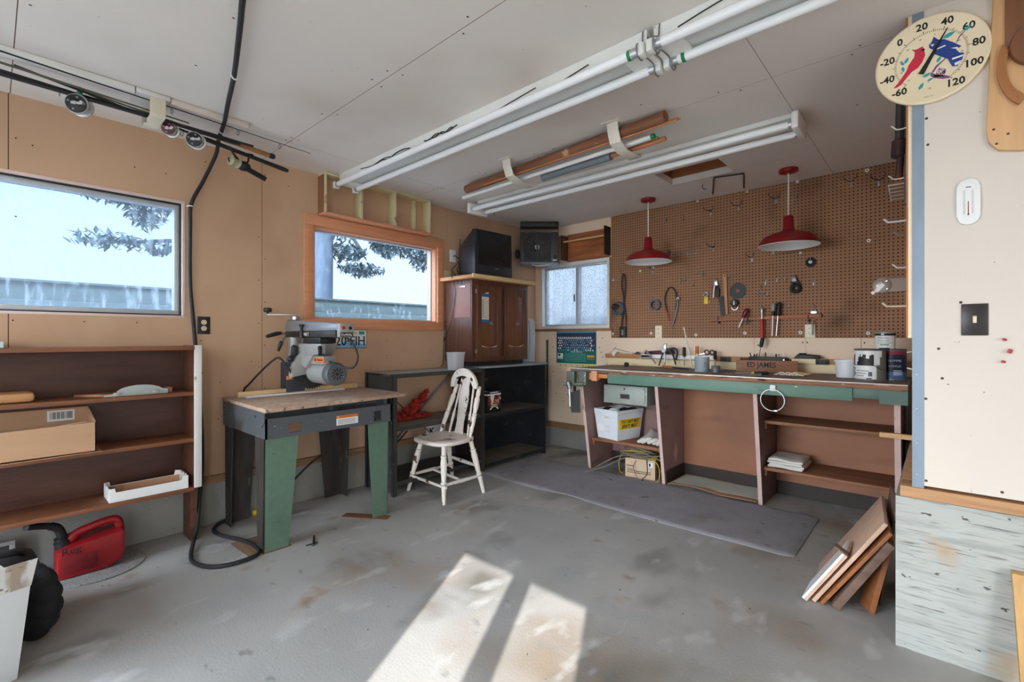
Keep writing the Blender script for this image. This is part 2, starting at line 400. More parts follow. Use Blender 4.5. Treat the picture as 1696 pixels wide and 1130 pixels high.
# ceiling with a square access hatch over the bench
HX0, HX1, HY0, HY1 = 1.89, 2.36, -0.89, -0.56
mb = MB()
mb.box(-0.12, HX0, YF, 0.12, H, H + .05).box(HX1, XE, YF, 0.12, H, H + .05).box(HX0, HX1, YF, HY0, H, H + .05).box(HX0, HX1, HY1, 0.12, H, H + .05)
pts = []
for y in (-4.17, -3.63, -3.03, -2.97, -1.8, -1.75, -1.18):
    for x in (0.46, 0.42, 0.98, 1.5, 1.56, 2.1, 2.7, 3.2, 3.8): pts.append((x + random.uniform(-.06, .06), y + random.uniform(-.012, .012)))
nails(mb, pts, 'z', H, 0.005)
ceil = struct('ceiling', mb, ['ceiling', 'nail'])
mb = MB().box(HX0 - .02, HX1 + .02, HY0 - .02, HY1 + .02, H + .16, H + .18).box(HX0 - .02, HX0, HY0, HY1, H + .05, H + .16).box(HX1, HX1 + .02, HY0, HY1, H + .05, H + .16)
mb.box(HX0, HX1, HY1, HY1 + .02, H + .05, H + .16).box(HX0, HX1, HY0 - .02, HY0, H + .05, H + .16)
M['hatch'] = wood('hatch_board', (150, 92, 56), 'x', 0.6, 0.22, 9)
struct('trim_1', mb, 'hatch')
mb = MB().box(-0.12, XE + .12, YF - .12, 0.12, H + .2, H + .3); struct('roof', mb, 'hatch')

# left wall, two window openings
W1 = (-4.62, -3.452, 1.322, 2.052); W2 = (-2.636, -1.462, 1.342, 2.044)
mb = MB(); t = 0.13
def wy(y0, y1, z0, z1): mb.box(-t, 0, y0, y1, z0, z1)
wy(YF, W1[0], 0, H); wy(W1[1], W2[0], 0, H); wy(W2[1], 0.12, 0, H)
for w in (W1, W2): wy(w[0], w[1], 0, w[2]); wy(w[0], w[1], w[3], H)
pts = [(-4.18, 2.42 - .2 * k) for k in (1, 3)] + [(-3.34, 2.33), (-3.02, 2.33), (-2.98, 2.34)] + [(-3.02, 1.9 - .3 * k) for k in range(5)] + [(-2.98, 1.75 - .3 * k) for k in range(4)]
pts += [(y, 2.2) for y in (-4.12, -3.7, -3.55)] + [(y, 1.29) for y in (-4.19, -3.92, -3.69)] + [(-1.31, 1.75), (-2.0, 1.05), (-1.86, .98), (-1.34, 1.6), (-2.82, 2.3), (-0.9, 1.1)]
pts += [(random.uniform(-3.4, -1.5), random.uniform(.5, 1.25)) for _ in range(22)]
nails(mb, pts, 'x', 0.0)
struct('wall_left', mb, ['wall_tan', 'nail'])
# pegboard wall, one window opening
W3 = (0.075, 0.985, 1.302, 2.03)
mb = MB()
def wx(x0, x1, z0, z1): mb.box(x0, x1, 0, t, z0, z1)
wx(0, W3[0], 0, H); wx(W3[1], XE, 0, H); wx(W3[0], W3[1], 0, W3[2]); wx(W3[0], W3[1], W3[3], H)
nails(mb, [(.27, 1.24), (.25, 1.1), (.86, 1.1), (.9, 1.2), (.9, 1.0), (.22, .95), (.26, .82), (.2, .7), (.3, .58), (.4, .5), (.72, .75), (2.38, 1.14), (2.70, 1.165), (2.73, 1.165), (3.09, 1.165), (.32, 2.38), (.2, 1.9), (.88, 1.05), (1.03, 1.09), (1.05, 1.1), (.95, .93)], 'y', 0.0, 0.006)
struct('wall_back', mb, ['wall_cream', 'nail'])
# short return wall right of the bench
XR, YR = 3.365, -1.895
mb = MB().box(3.417, XE, YR, YR + .1, 0.64, H).box(3.417, 3.5, YR + .1, 0, 0.64, H)
nails(mb, [(3.47, 2.14), (3.456, 2.03), (3.46, 1.93), (3.55, 1.33), (3.454, .97), (3.455, .66), (3.655, .66), (3.49, 1.16), (3.5, 1.05)], 'y', YR, 0.005)
struct('wall_right', mb, ['wall_white', 'nail'])
mb = MB().box(XR, XE, YR, 0, 0, 0.585); struct('wall_right_footing', mb, 'formed')
mb = MB().box(3.378, XE, YR, YR + .11, 0.586, 0.628, .003).box(3.378, 3.48, YR + .11, -0.001, 0.586, 0.628, .003); struct('trim_2', mb, 'sill_x')
# unseen garage walls; street openings added to shape the sun patch and brighten the room
GX0, GX1 = 6.2, 7.9; GL0, GL1 = 0.2, 2.6
mb = MB(); P1 = (3.51, 3.93); P2 = (3.985, 4.365); PT, PB = 2.205, 0.12
def wf(x0, x1, z0, z1): mb.box(x0, x1, YF - .12, YF, z0, z1)
wf(-.12, GL0, 0, H); wf(GL1, P1[0], 0, H); wf(GL0, GL1, 2.1, H); wf(P1[1], P2[0], 0, H); wf(P2[1], GX0, 0, H); wf(GX1, XE, 0, H); wf(GX0, GX1, PT, H)
for p in (P1, P2): wf(p[0], p[1], 0, PB); wf(p[0], p[1], PT, H)
struct('wall_front', mb, 'wall_white')
mb = MB().box(XE, XE + .12, YF - .12, .12, 0, H)
struct('wall_far_right', mb, 'wall_white')

# concrete stem and sill plate along the two walls
mb = MB().box(0, 0.022, YF, 0, 0, 0.262, .004).box(0.022, XR, -0.022, 0, 0, 0.20, .004); struct('trim_3', mb, 'footing')
mb = MB().box(0, 0.034, YF, 0, 0.264, 0.312, .003); struct('baseboard_left', mb, 'sill')
mb = MB().box(0.034, XR, -0.034, 0, 0.202, 0.262, .003); struct('baseboard_back', mb, 'sill')
# galvanised corner angle on the return wall, cream ply edge beside it
mb = MB().box(3.4175, 3.449, YR - .003, YR, 0.63, H - .002).box(3.4145, 3.4175, YR - .003, YR + .012, 0.63, H - .002)
for z in (0.68, 0.80, 0.93, 1.06): mb.lathe([(.002, 0), (.001, .001)], (3.428, YR - .003, z), (0, -1, 0), 8, 1)
struct('trim_4', mb, ['galv', 'white'])
mb = MB().box(3.4025, 3.4165, YR + .002, -0.02, 1.2, H - .002, .001); mb.box(3.397, 3.4020, YR + .002, -0.02, 1.2, H - .002, m=1)
M['orange_edge'] = wood('orange_hardboard_edge', (176, 112, 58), 'z', 0.6, 0.2)
M['cream_edge'] = mat('cream_ply_edge', (242, 222, 194), 0.6, 0, 0.04)
struct('trim_5', mb, ['cream_edge', 'orange_edge'])

# ---------------------------------------------------------------- windows
M['glass1'] = glass_material('steamy_glass', (0.74, 0.84, 0.96, 1), (0.74, 0.82, 0.90, 1), 0.50, 0.26, 11, (1, 2.6, 0.5), 0.13, (1.40, 1.60, 0.55), 0.62)
M['glass2'] = glass_material('dusty_glass', (0.80, 0.87, 0.96, 1), (0.74, 0.82, 0.88, 1), 0.55, 0.25, 22, (1, 1.4, 0.8), 0.05, (1.40, 1.60, 0.45), 0.5)
M['glass3'] = glass_material('grimy_glass', (0.62, 0.67, 0.74, 1), (0.74, 0.78, 0.82, 1), 0.52, 0.16, 85, (1, 1, 1), 0.12, None, 0.72)
def rect_frame(mb, ax, at0, at1, a0, a1, z0, z1, w, m=0, bev=.002):
    for (p, q, r, s) in ((a0, a1, z1 - w, z1), (a0, a1, z0, z0 + w), (a0, a0 + w, z0 + w, z1 - w), (a1 - w, a1, z0 + w, z1 - w)):
        if ax == 'x': mb.box(at0, at1, p, q, r, s, bev, m)
        else: mb.box(p, q, at0, at1, r, s, bev, m)
mb = MB(); rect_frame(mb, 'x', -.13, 0.004, W1[0], W1[1], W1[2], W1[3], .016); w1 = struct('window_1', mb, 'pinkwhite')
mb = MB(); rect_frame(mb, 'x', -.075, -.012, W1[0] + .017, W1[1] - .017, W1[2] + .017, W1[3] - .017, .006); struct('gap_strip', mb, 'dark_gap', w1)  # dark strip drawn in the gap between trim and frame
mb = MB(); rect_frame(mb, 'x', -.09, -.03, W1[0] + .0235, W1[1] - .0235, W1[2] + .0235, W1[3] - .0235, .026); struct('window_frame', mb, 'alu', w1)
mb = MB().box(-.066, -.062, W1[0] + .05, W1[1] - .05, W1[2] + .05, W1[3] - .05); struct('glass_pane', mb, 'glass1', w1)
mb = MB(); rect_frame(mb, 'x', 0, 0.020, W2[0] - .078, W2[1] + .075, W2[2] - .074, W2[3] + .08, .076, 0, .003)
w2 = struct('window_2', mb, 'salmon')
mb = MB(); rect_frame(mb, 'x', -.13, 0.0, W2[0], W2[1], W2[2], W2[3], .012); struct('jamb', mb, 'salmon', w2)
mb = MB(); rect_frame(mb, 'x', -.10, -.06, W2[0] + .012, W2[1] - .012, W2[2] + .012, W2[3] - .012, .012); struct('window_frame', mb, 'alu', w2)
mb = MB().box(-.082, -.078, W2[0] + .024, W2[1] - .024, W2[2] + .024, W2[3] - .024); struct('glass_pane', mb, 'glass2', w2)
M['vinyl'] = mat('white_vinyl', (228, 226, 222), 0.45, 0, 0.03)
mb = MB(); rect_frame(mb, 'y', -.004, .13, W3[0], W3[1], W3[2], W3[3], .03); w3 = struct('window_3', mb, 'vinyl')
mb = MB(); rect_frame(mb, 'y', .05, .10, W3[0] + .031, W3[1] - .031, W3[2] + .031, W3[3] - .031, .02)
mb.box(.535, .575, .045, .105, W3[2] + .05, W3[3] - .05, .002); struct('window_frame', mb, 'alu', w3)
for a, b in ((W3[0] + .05, .535), (.575, W3[1] - .05)):
    mb = MB().box(a, b, .073, .077, W3[2] + .05, W3[3] - .05); struct('glass_pane', mb, 'glass3', w3)
mb = MB().box(.515, .527, .032, .045, 1.60, 1.68, .002); struct('latch', mb, 'black', w3)
mb = MB().box(W3[0] - .05, W3[1] + .04, -.045, 0.02, W3[2] - .028, W3[2] - .002, .003); struct('window_sill', mb, 'sill', w3)
mb = MB().box(W3[1] + .001, W3[1] + .016, -.012, 0, W3[2], W3[3], .002); struct('trim_strip', mb, 'sill', w3)

# ---------------------------------------------------------------- outdoors
M['ground'] = mat('gravel_ground', (168, 166, 160), 0.9, 0, 0.15, 4)
struct('ground', MB().box(-40, 40, -40, 40, -0.3, -0.13), 'ground')
M['fence_grey'] = wood('weathered_fence', (56, 70, 68), 'y', 0.8, 0.2, 10)
mb = MB()
for k in range(11): mb.box(-3.05, -3.0, -9.5, 5.0, -0.13 + k * .17, -0.13 + k * .17 + .166, .004)
mb.box(-3.07, -2.96, -9.5, 5.0, 1.74, 1.765, .004)
solo('board_fence', mb, 'fence_grey', 'grey weathered board fence seen low through the two large windows', 'fence')
M['fence_pale'] = wood('pale_board_wall', (124, 126, 126), 'z', 0.8, 0.2, 10)
mb = MB()
for k in range(36): mb.box(-3.0 + k * .2, -3.0 + k * .2 + .195, 2.2, 2.25, -0.13, 3.4, .004)
solo('board_wall', mb, 'fence_pale', 'pale grey vertical board wall outside the speckled sliding window', 'wall')
M['bark'] = wood('bark', (62, 70, 80), 'z', 0.9, 0.3, 6, bump=0.5)
M['leaf'] = mat('dark_foliage', (46, 66, 70), 0.7, 0, 0.35, 8)
def foliage(mb, c, r, n, size=.075):
    for _ in range(n):
        while True:
            p = Vector((random.uniform(-1, 1), random.uniform(-1, 1), random.uniform(-1, 1)))
            if p.length < 1: break
        q = Vector(c) + Vector((p.x * r[0], p.y * r[1], p.z * r[2]))
        d = Vector((random.gauss(0, 1), random.gauss(0, 1), random.gauss(-.3, .7))).normalized(); u, v, d = frame(d)
        s = size * random.uniform(.6, 1.3)
        mb._new([q - d * s, q + u * s * .35, q + d * s, q - u * s * .35, q + v * s * .08], [(0, 1, 4), (1, 2, 4), (2, 3, 4), (3, 0, 4)])
tr = thing('conifer_tree', 'dark tree with thick trunk at the left of the salmon framed window', 'tree', (-4.5, -.35, -.13))
mb = MB().tube(spline([(-4.5, -.40, -.13), (-4.5, -.38, 1.5), (-4.52, -.36, 3.2), (-4.5, -.34, 6.2)], 4), [.2] * 5 + [.18] * 4 + [.15] * 3 + [.1], 12)
for e in ((-4.5, .45, 2.75), (-4.4, 1.7, 3.4), (-4.5, .5, 3.4)): mb.tube(spline([(-4.5, -.36, 3.3), (-4.45, (e[1] - .36) / 2, (3.35 + e[2]) / 2 + .1), e], 4), .03, 6)
part('trunk', mb, 'bark', tr)
mb = MB()
for c, r, n in (((-4.5, .25, 3.3), (.4, .55, .24), 620), ((-4.5, .95, 3.2), (.4, .42, .34), 520), ((-4.4, .85, 2.92), (.3, .26, .2), 220), ((-4.5, 1.7, 3.1), (.4, .6, .36), 720), ((-4.4, 1.72, 2.74), (.3, .24, .18), 190),
                ((-4.5, .12, 2.75), (.3, .4, .16), 220), ((-4.5, .38, 2.47), (.3, .45, .13), 330), ((-4.5, -.05, 2.85), (.3, .2, .3), 90), ((-4.5, .5, 4.2), (1.2, 1.8, .6), 900)): foliage(mb, c, r, n)
part('foliage', mb, 'leaf', tr, 0)
tr = thing('conifer_tree', 'blurred dark branches of a tree seen through the steamy large window', 'tree', (-5.2, -2.6, -.13))
mb = MB().tube([(-5.6, -1.75, -.13), (-5.6, -1.75, 6)], [.2, .12], 10)
for e in ((-5.0, -3.3, 3.35), (-5.0, -2.9, 3.0), (-5.0, -3.3, 2.5)): mb.tube([(-5.6, -1.75, e[2] + .35), e], [.05, .015], 6)
part('trunk', mb, 'bark', tr)
mb = MB()
for c, r, n in (((-5.0, -3.15, 3.3), (.35, .42, .25), 420), ((-5.0, -2.75, 3.0), (.3, .25, .26), 260), ((-5.0, -3.2, 2.55), (.3, .45, .12), 170), ((-5.0, -2.65, 2.5), (.3, .3, .1), 90), ((-5.2, -2.5, 4.3), (.9, 1.4, .5), 700)): foliage(mb, c, r, n)
part('foliage', mb, 'leaf', tr, 0)

# unseen block added outside to keep direct sun off the added left opening
M['blocker'] = mat('pale_blocker', (210, 206, 198), .8)
struct('sun_blocker', MB().box(2.6, 5.95, -13, -11, -.13, 5.2), 'blocker')
# ---------------------------------------------------------------- camera, sky, sun
cam = bpy.data.cameras.new('camera'); co = bpy.data.objects.new('camera', cam); COL.objects.link(co)
co.location = (3.49, -4.27, 1.2); co.rotation_euler = (R(90), 0, R(42.1))
cam.sensor_width = 36; cam.lens = 782 / 1696 * 36; cam.shift_y = -5 / 1696; cam.clip_start = 0.05
S.camera = co
SUN_H = Vector((0.47, -0.883, 0)); EL = R(27)
W = bpy.data.worlds.new('sky'); S.world = W; W.use_nodes = True
nt = W.node_tree; N = nt.nodes; L = nt.links; bg = N['Background']
tc = N.new('ShaderNodeTexCoord'); dp = N.new('ShaderNodeVectorMath'); dp.operation = 'DOT_PRODUCT'
L.new(tc.outputs['Generated'], dp.inputs[0]); dp.inputs[1].default_value = Vector((0.5, -0.80, 0.25)).normalized()
mr = N.new('ShaderNodeMapRange'); mr.interpolation_type = 'SMOOTHSTEP'; mr.inputs[1].default_value = -0.05; mr.inputs[2].default_value = 0.75
mr.inputs[3].default_value = 1.42; mr.inputs[4].default_value = SKY_BRIGHT
L.new(dp.outputs['Value'], mr.inputs[0])
sx = N.new('ShaderNodeSeparateXYZ'); L.new(tc.outputs['Generated'], sx.inputs[0])
cr = N.new('ShaderNodeValToRGB'); cr.color_ramp.elements[0].position = 0.0; cr.color_ramp.elements[0].color = (0.90, 0.95, 1, 1)
cr.color_ramp.elements[1].position = 0.6; cr.color_ramp.elements[1].color = (0.66, 0.82, 1, 1)
L.new(sx.outputs[2], cr.inputs[0]); L.new(cr.outputs[0], bg.inputs[0]); L.new(mr.outputs[0], bg.inputs[1])
sl = bpy.data.lights.new('sun', 'SUN'); sl.energy = SUN_E; sl.angle = R(0.35); sl.color = (1.0, 0.975, 0.94)
so = bpy.data.objects.new('sun', sl); COL.objects.link(so)
sd = Vector((SUN_H.x * math.cos(EL), SUN_H.y * math.cos(EL), math.sin(EL)))
so.rotation_euler = sd.to_track_quat('Z', 'Y').to_euler(); so.location = (5, -9, 5)
def portal(name, loc, nrm, sx_, sy_):
    l = bpy.data.lights.new(name, 'AREA'); l.shape = 'RECTANGLE'; l.size = sx_; l.size_y = sy_; l.cycles.is_portal = True
    o = bpy.data.objects.new(name, l); COL.objects.link(o); o.location = loc
    o.rotation_euler = Vector(nrm).to_track_quat('-Z', 'Y').to_euler()
portal('portal_right_opening', ((GX0 + GX1) / 2, YF - .14, PT / 2), (0, 1, 0), GX1 - GX0, PT)
portal('portal_left_opening', ((GL0 + GL1) / 2, YF - .14, 1.05), (0, 1, 0), GL1 - GL0, 2.1)
portal('portal_sun_opening', (3.94, YF - .14, 1.16), (0, 1, 0), .87, 2.1)
for w in (W1, W2): portal('portal_window', (-.15, (w[0] + w[1]) / 2, (w[2] + w[3]) / 2), (1, 0, 0), w[3] - w[2], w[1] - w[0])
portal('portal_window', (.53, .15, 1.66), (0, -1, 0), .9, .72)
vs = S.view_settings; vs.view_transform = 'Standard'; vs.look = 'None'; vs.exposure = EXPO; vs.gamma = 1; vs.use_curve_mapping = False
S.cycles.max_bounces = 16; S.cycles.diffuse_bounces = 8; S.cycles.transparent_max_bounces = 16; S.cycles.sample_clamp_indirect = 8.0
# ================================================================ left wall: bookcase and its contents
M['wood_shelf_x'] = M['wood_shelf']
bc = thing('bookcase', 'brown stained open bookcase under the left window, chipped white front edge on its end', 'bookcase', (0.17, -4.2, 0))
YL = -4.95
part('side_panel', MB().hexa([(.06, -3.475, 0), (.215, -3.475, 0), (.215, -3.442, 0), (.06, -3.442, 0)], [(.06, -3.475, .33), (.215, -3.475, .33), (.215, -3.442, .33), (.06, -3.442, .33)]).box(.046, .296, -3.475, -3.442, .33, 1.157, .002), 'wood_dark_x', bc)
part('side_panel', MB().box(.046, .296, YL - .03, YL, 0, 1.157, .002), 'wood_dark_x', bc)
part('edge_strip', MB().box(.297, .306, -3.478, -3.44, .335, 1.158, .002), 'edge_white', bc, label='chipped white edge strip')
part('back_panel', MB().box(.037, .045, YL, -3.476, .33, 1.13), wood('dark_stained_back', (78, 46, 36), 'y', 0.35, 0.25, 7, [((58, 38, 34), 1.6, .5, .3, (1, 1, 1))]), bc)
part('top_board', MB().box(.046, .31, YL, -3.477, 1.131, 1.153, .002), 'wood_shelf', bc)
for zt in (.89, .622, .337): part('shelf', MB().box(.047, .30, YL, -3.477, zt - .022, zt, .003), 'wood_shelf', bc)

solo('foam_sheet', MB().box(.05, .335, -4.75, -4.226, 1.1545, 1.182, .004), mat('pale_blue_foam', (206, 228, 236), .6), 'pale blue flat foam sheet on top of the brown bookcase', 'foam sheet')
mb = MB().box(.13, .27, -4.40, -4.122, .8915, .94, .02)
solo('wooden_block', mb, mat('tan_worn_wood', (196, 146, 98), .55, 0, .1, 5, (1, 1, 1), 0, 50, [((140, 92, 58), 4, .6, .2, (1, 1, 1))]), 'tan round-cornered wooden block on the upper bookcase shelf', 'block')
dj = thing('dado_jig', 'brown wooden board with arched grey metal plate on upper bookcase shelf', 'jig', (.2, -3.78, .891))
part('board', MB().hexa([(.17, -3.98, .8915), (.27, -3.875, .8915), (.27, -3.60, .8915), (.12, -3.60, .8915)], [(.17, -3.98, .906), (.27, -3.875, .906), (.27, -3.60, .906), (.12, -3.60, .906)], bev=.002).box(.2, .268, -3.60, -3.575, .8915, .925, .002), 'wood_shelf', dj)
pr = [(-3.872, .8915), (-3.598, .8915), (-3.598, .918)] + [(-3.72 + .105 * math.cos(R(a)), .905 + .042 * math.sin(R(a))) for a in range(20, 181, 20)] + [(-3.872, .90)]
part('plate', MB().prism(pr, (.2715, 0, 0), (0, 1, 0), (0, 0, 1), .006, bev=.001), mat('grey_plate', (168, 176, 172), .5, .2, .05), dj, label='arched grey plate')
for y in (-3.82, -3.655):
    part('wing_nut', MB().cyl((.278, y, .902), (.292, y, .902), .006, 10).box(.286, .291, y - .016, y + .016, .902, .913, .003), 'steel', dj)

M['cardboard_in'] = mat('cardboard_shadow_side', (150, 112, 82), .9, 0, .05)
bx = thing('cardboard_box', 'open brown cardboard box of papers on the middle bookcase shelf', 'box', (.2, -4.2, .624))
mb = MB(); X0, X1, Y0, Y1, Z0 = .06, .325, -4.62, -3.908, .6265
mb.box(X0, X1, Y0, Y1, Z0, Z0 + .004); mb.hexa([(X1 - .004, Y0, Z0), (X1, Y0, Z0), (X1, Y1, Z0), (X1 - .004, Y1, Z0)], [(X1 - .004, Y0, .758), (X1, Y0, .758), (X1, Y1, .775), (X1 - .004, Y1, .775)])
mb.box(X0, X0 + .004, Y0, Y1, Z0, .83); mb.box(X0, X1, Y0, Y0 + .004, Z0, .77)
mb.hexa([(X0, Y1 - .004, Z0), (X1, Y1 - .004, Z0), (X1, Y1, Z0), (X0, Y1, Z0)], [(X0, Y1 - .004, .83), (X1, Y1 - .004, .775), (X1, Y1, .775), (X0, Y1, .83)])
part('carton', mb, 'cardboard', bx)
mb = MB().box(X0 + .0045, X0 + .006, -4.07, -3.965, .765, .82)
for k in range(16): mb.box(X0 + .006, X0 + .0068, -4.06 + k * .0055, -4.06 + k * .0055 + random.choice((.0018, .0032)), .775, .812, m=1)
part('barcode_label', mb, ['white', 'ink'], bx, label='white barcode label')
for k, (y, dz, a) in enumerate(((-4.10, 0, .02), (-4.25, .008, -.03), (-4.03, .012, .05))):
    part('paper', MB().hexa([(.12, y - .13, .72 + dz), (.30, y - .13, .745 + dz), (.30, y + .09, .752 + dz + a / 4), (.12, y + .09, .735 + dz)], [(.12, y - .13, .7225 + dz), (.30, y - .13, .7475 + dz), (.30, y + .09, .7545 + dz + a / 4), (.12, y + .09, .7375 + dz)]), 'paper', bx)
mb = MB().grid(12, 4, lambda u, v: (.08 + .255 * v, -4.60 + .715 * u, .6245 + .0012 * math.sin(u * 9) * v), thick=.0018)
solo('cardboard_sheet', mb, 'cardboard', 'flattened ragged cardboard sheet underneath the open box on the bookcase', 'sheet')
tr = thing('carton_tray', 'low white carton tray with notched corners on the lowest bookcase shelf', 'tray', (.2, -3.66, .339))
mb = MB(); z0 = .3385
mb.box(.12, .285, -3.85, -3.505, z0, z0 + .003)
def tray_side(pts, o, xd, m=0): mb.prism(pts, o, xd, (0, 0, 1), .003, m)
sidep = [(0, 0), (.345, 0), (.345, .072), (.32, .075), (.315, .05), (.025, .05), (.02, .072), (0, .072)]
tray_side(sidep, (.285, -3.85, z0), (0, 1, 0)); tray_side(sidep, (.12, -3.85, z0), (0, 1, 0))
endp = [(0, 0), (.165, 0), (.165, .072), (.15, .072), (.15, .062), (.125, .062), (.125, .074), (.105, .074), (.105, .062), (.08, .062), (.08, .074), (.06, .074), (.06, .062), (.035, .062), (.035, .072), (0, .072)]
tray_side(endp, (.12, -3.85, z0), (1, 0, 0)); tray_side(endp, (.12, -3.502, z0), (1, 0, 0))
part('carton', mb, 'white', tr)
part('lining', MB().box(.124, .28, -3.846, -3.509, z0 + .0035, z0 + .0045).box(.1235, .1245, -3.846, -3.509, z0 + .005, z0 + .048), 'cardboard', tr, label='bare brown cardboard inside')

# ---------------------------------------------------------------- floor at the far left
solo('round_mat', MB().lathe([(.205, 0), (.21, .002), (.21, .006), (.2, .008)], (.22, -3.90, 0.0005), (0, 0, 1), 40), mat('speckled_grey_mat', (150, 148, 146), .95, 0, .2, 60, (1, 1, 1), .8, 120, [((96, 92, 90), 60, .6, .06, (1, 1, 1))]), 'round grey speckled mat on the floor under the red fuel can', 'mat')
M['gas_red'] = mat('red_polyethylene', (146, 18, 26), .42, 0, .12, 9, (1, 1, 1), .05, 60, [((120, 10, 20), 7, .6, .2, (1, 1, 1))])
gc = thing('fuel_can', 'red plastic fuel can with black spout on round grey mat', 'fuel can', (.22, -3.92, .009))
z0 = .0095
body = [(-4.05, z0), (-3.865, z0), (-3.80, z0 + .03), (-3.79, z0 + .07), (-3.79, .175), (-3.80, .19), (-3.975, .165), (-4.02, .158), (-4.05, .135)]
part('body', MB().prism(body, (.13, 0, 0), (0, 1, 0), (0, 0, 1), .175, bev=.014), 'gas_red', gc)
mb = MB().tube(spline([(.215, -3.985, .165), (.215, -3.968, .2), (.215, -3.93, .214), (.215, -3.86, .23), (.215, -3.815, .228), (.215, -3.80, .19), (.215, -3.80, .15)], 5), .021, 12)
mb.tube([(.215, -4.03, .15), (.215, -3.985, .185), (.215, -3.965, .205)], [.03, .028, .02], 12)
part('handle', mb, 'gas_red', gc)
part('panel', MB().box(.3052, .309, -4.03, -3.90, .035, .118, .0018).text('Reg', .05, (.307, -4.035, .128), (0, 1, .12), (-.12, 0, 1), 1, .0004), [mat('red_dark_panel', (126, 16, 28), .55, 0, .2, 30), 'ink'], gc, label='darker embossed panel with handwritten mark')
part('neck', MB().lathe([(.036, 0), (.036, .03), (.03, .034), (.03, .05)], (.215, -4.015, .15), (0, -.25, 1), 18), 'black', gc)
part('spout', MB().tube(spline([(.215, -4.022, .195), (.22, -4.04, .245), (.235, -4.075, .272), (.27, -4.135, .296), (.285, -4.155, .304)], 5), [.02] * 10 + [.016] * 11, 12).tube(arc((.255, -4.10, .305), .014, 0, 180, 6, (0, 1, 0)), .0035, 6), 'black', gc)

bg_ = thing('padded_bag', 'black padded fabric bag lying open behind the white carton', 'bag', (.77, -4.15, 0))
mb = MB()
mb.ball((.66, -4.235, .145), (.14, .10, .143), 0, 24, 14)
for k in range(12):
    a = R(-160 + 30 * k); c_ = Vector((.80 + .05 * math.cos(a), -4.165 + .045 * math.cos(a), .150 + .098 * math.sin(a)))
    mb.ball(c_, (.060, .050, .054 + .006 * (k % 2)), 0, 16, 10, Matrix.Rotation(R(35), 4, 'Z'))
part('body', mb, mat('black_quilted_cloth', (30, 30, 34), .8, 0, .3, 8, (1, 1, 1), .35, 14), bg_)
part('opening', MB().ball((.855, -4.125, .145), (.022, .02, .07), 0, 14, 10, Matrix.Rotation(R(35), 4, 'Z')), mat('hollow_shade_black', (10, 10, 12), .9), bg_, label='dark opening')  # solid black ball, its colour stands in for the shade inside the hollow
part('flap', MB().grid(10, 6, lambda u, v: (.62 + .26 * u, -4.30 + .15 * v + .03 * u, .300 + .02 * math.sin(3 * v) - .05 * u * u), thick=.014), mat('black_cloth', (24, 24, 27), .75, 0, .2), bg_)
part('strap', MB().tube(spline([(.74, -4.34, .34), (.76, -4.26, .345), (.74, -4.20, .335), (.68, -4.18, .31), (.60, -4.2, .30)], 6), .011, 8), 'black', bg_)
mb = MB()
T = Matrix.Translation((.98, -4.38, 0)) @ Matrix.Rotation(R(14), 4, 'Z')
def q(p): return T @ Vector(p)
w0, w1 = .145, .172
mb.hexa([q((-w0, -w0, .0005)), q((w0, -w0, .0005)), q((w0, w0, .0005)), q((-w0, w0, .0005))], [q((-w1, -w1, .33)), q((w1, -w1, .33)), q((w1, w1, .33)), q((-w1, w1, .33))], bev=.002)
wb = thing('white_carton', 'white cardboard carton with torn top flap in the left foreground', 'box', (.98, -4.38, 0))
part('carton', mb, mat('white_carton_board', (222, 224, 224), .75, 0, .03), wb)
mb = MB().hexa([q((w1 - .001, -w1, .325)), q((w1 + .003, -w1, .325)), q((w1 + .003, w1, .325)), q((w1 - .001, w1, .325))], [q((w1 + .019, -w1, .425)), q((w1 + .023, -w1, .425)), q((w1 + .021, w1 + .012, .42)), q((w1 + .017, w1 + .012, .42))])
part('flap', mb, mat('torn_carton_flap', (216, 214, 210), .85, 0, .04, 4, (1, 1, 1), 0, 50, [((170, 152, 134), 7, .52, .05, (1, 1, .5)), ((142, 122, 106), 40, .62, .05, (1, 1, 1))]), wb, label='flap with paper torn off')
pf = thing('picture_frame', 'dark panel with pale grey frame leaning behind the black bag', 'frame', (.1, -4.35, 0))
mb = MB(); rect_frame(mb, 'x', .10, .115, -4.55, -4.185, .0005, .205, .02); part('frame', mb, mat('pale_grey_frame', (150, 150, 150), .5), pf)
part('panel', MB().box(.103, .11, -4.531, -4.204, .0205, .185), 'dark_steel', pf)

# black cable that drops from the ceiling, passes the window and coils on the floor
pts = [(1.9, -3.73, 2.412), (1.64, -3.662, 2.412), (1.48, -3.618, 2.412), (1.11, -3.522, 2.405), (.78, -3.447, 2.412), (.51, -3.385, 2.412), (.25, -3.338, 2.405), (.10, -3.31, 2.36), (.035, -3.36, 2.20), (.03, -3.425, 2.04), (.03, -3.432, 1.9), (.03, -3.432, 1.55), (.035, -3.412, 1.25), (.06, -3.39, .85), (.10, -3.385, .45), (.22, -3.44, .12), (.30, -3.48, .03), (.45, -3.53, .0125), (.58, -3.545, .0125), (.70, -3.49, .0125), (.74, -3.38, .0125), (.70, -3.27, .0125), (.52, -3.26, .0125), (.30, -3.33, .0125), (.16, -3.34, .0125), (.06, -3.26, .0125), (.045, -3.12, .0125)]
ec = thing('power_cable', 'thick black cable running from ceiling down beside left window, looping on floor', 'cable', (.3, -3.45, 0))
part('sheath', MB().tube(spline(pts, 7), .011, 9), 'rubber', ec)
for (c, n) in (((1.09, -3.516, 2.405), (1, .3, 0)), ((.38, -3.36, 2.41), (1, .2, .1)), ((.032, -3.432, 2.02), (0, 0, 1))): part('clip', MB().torus(c, n, .016, .004, 16, 6), 'white', ec)
yp = thing('yellow_plug', 'yellow electric plug on black lead behind the rear saw leg', 'plug', (.05, -3.04, 0))
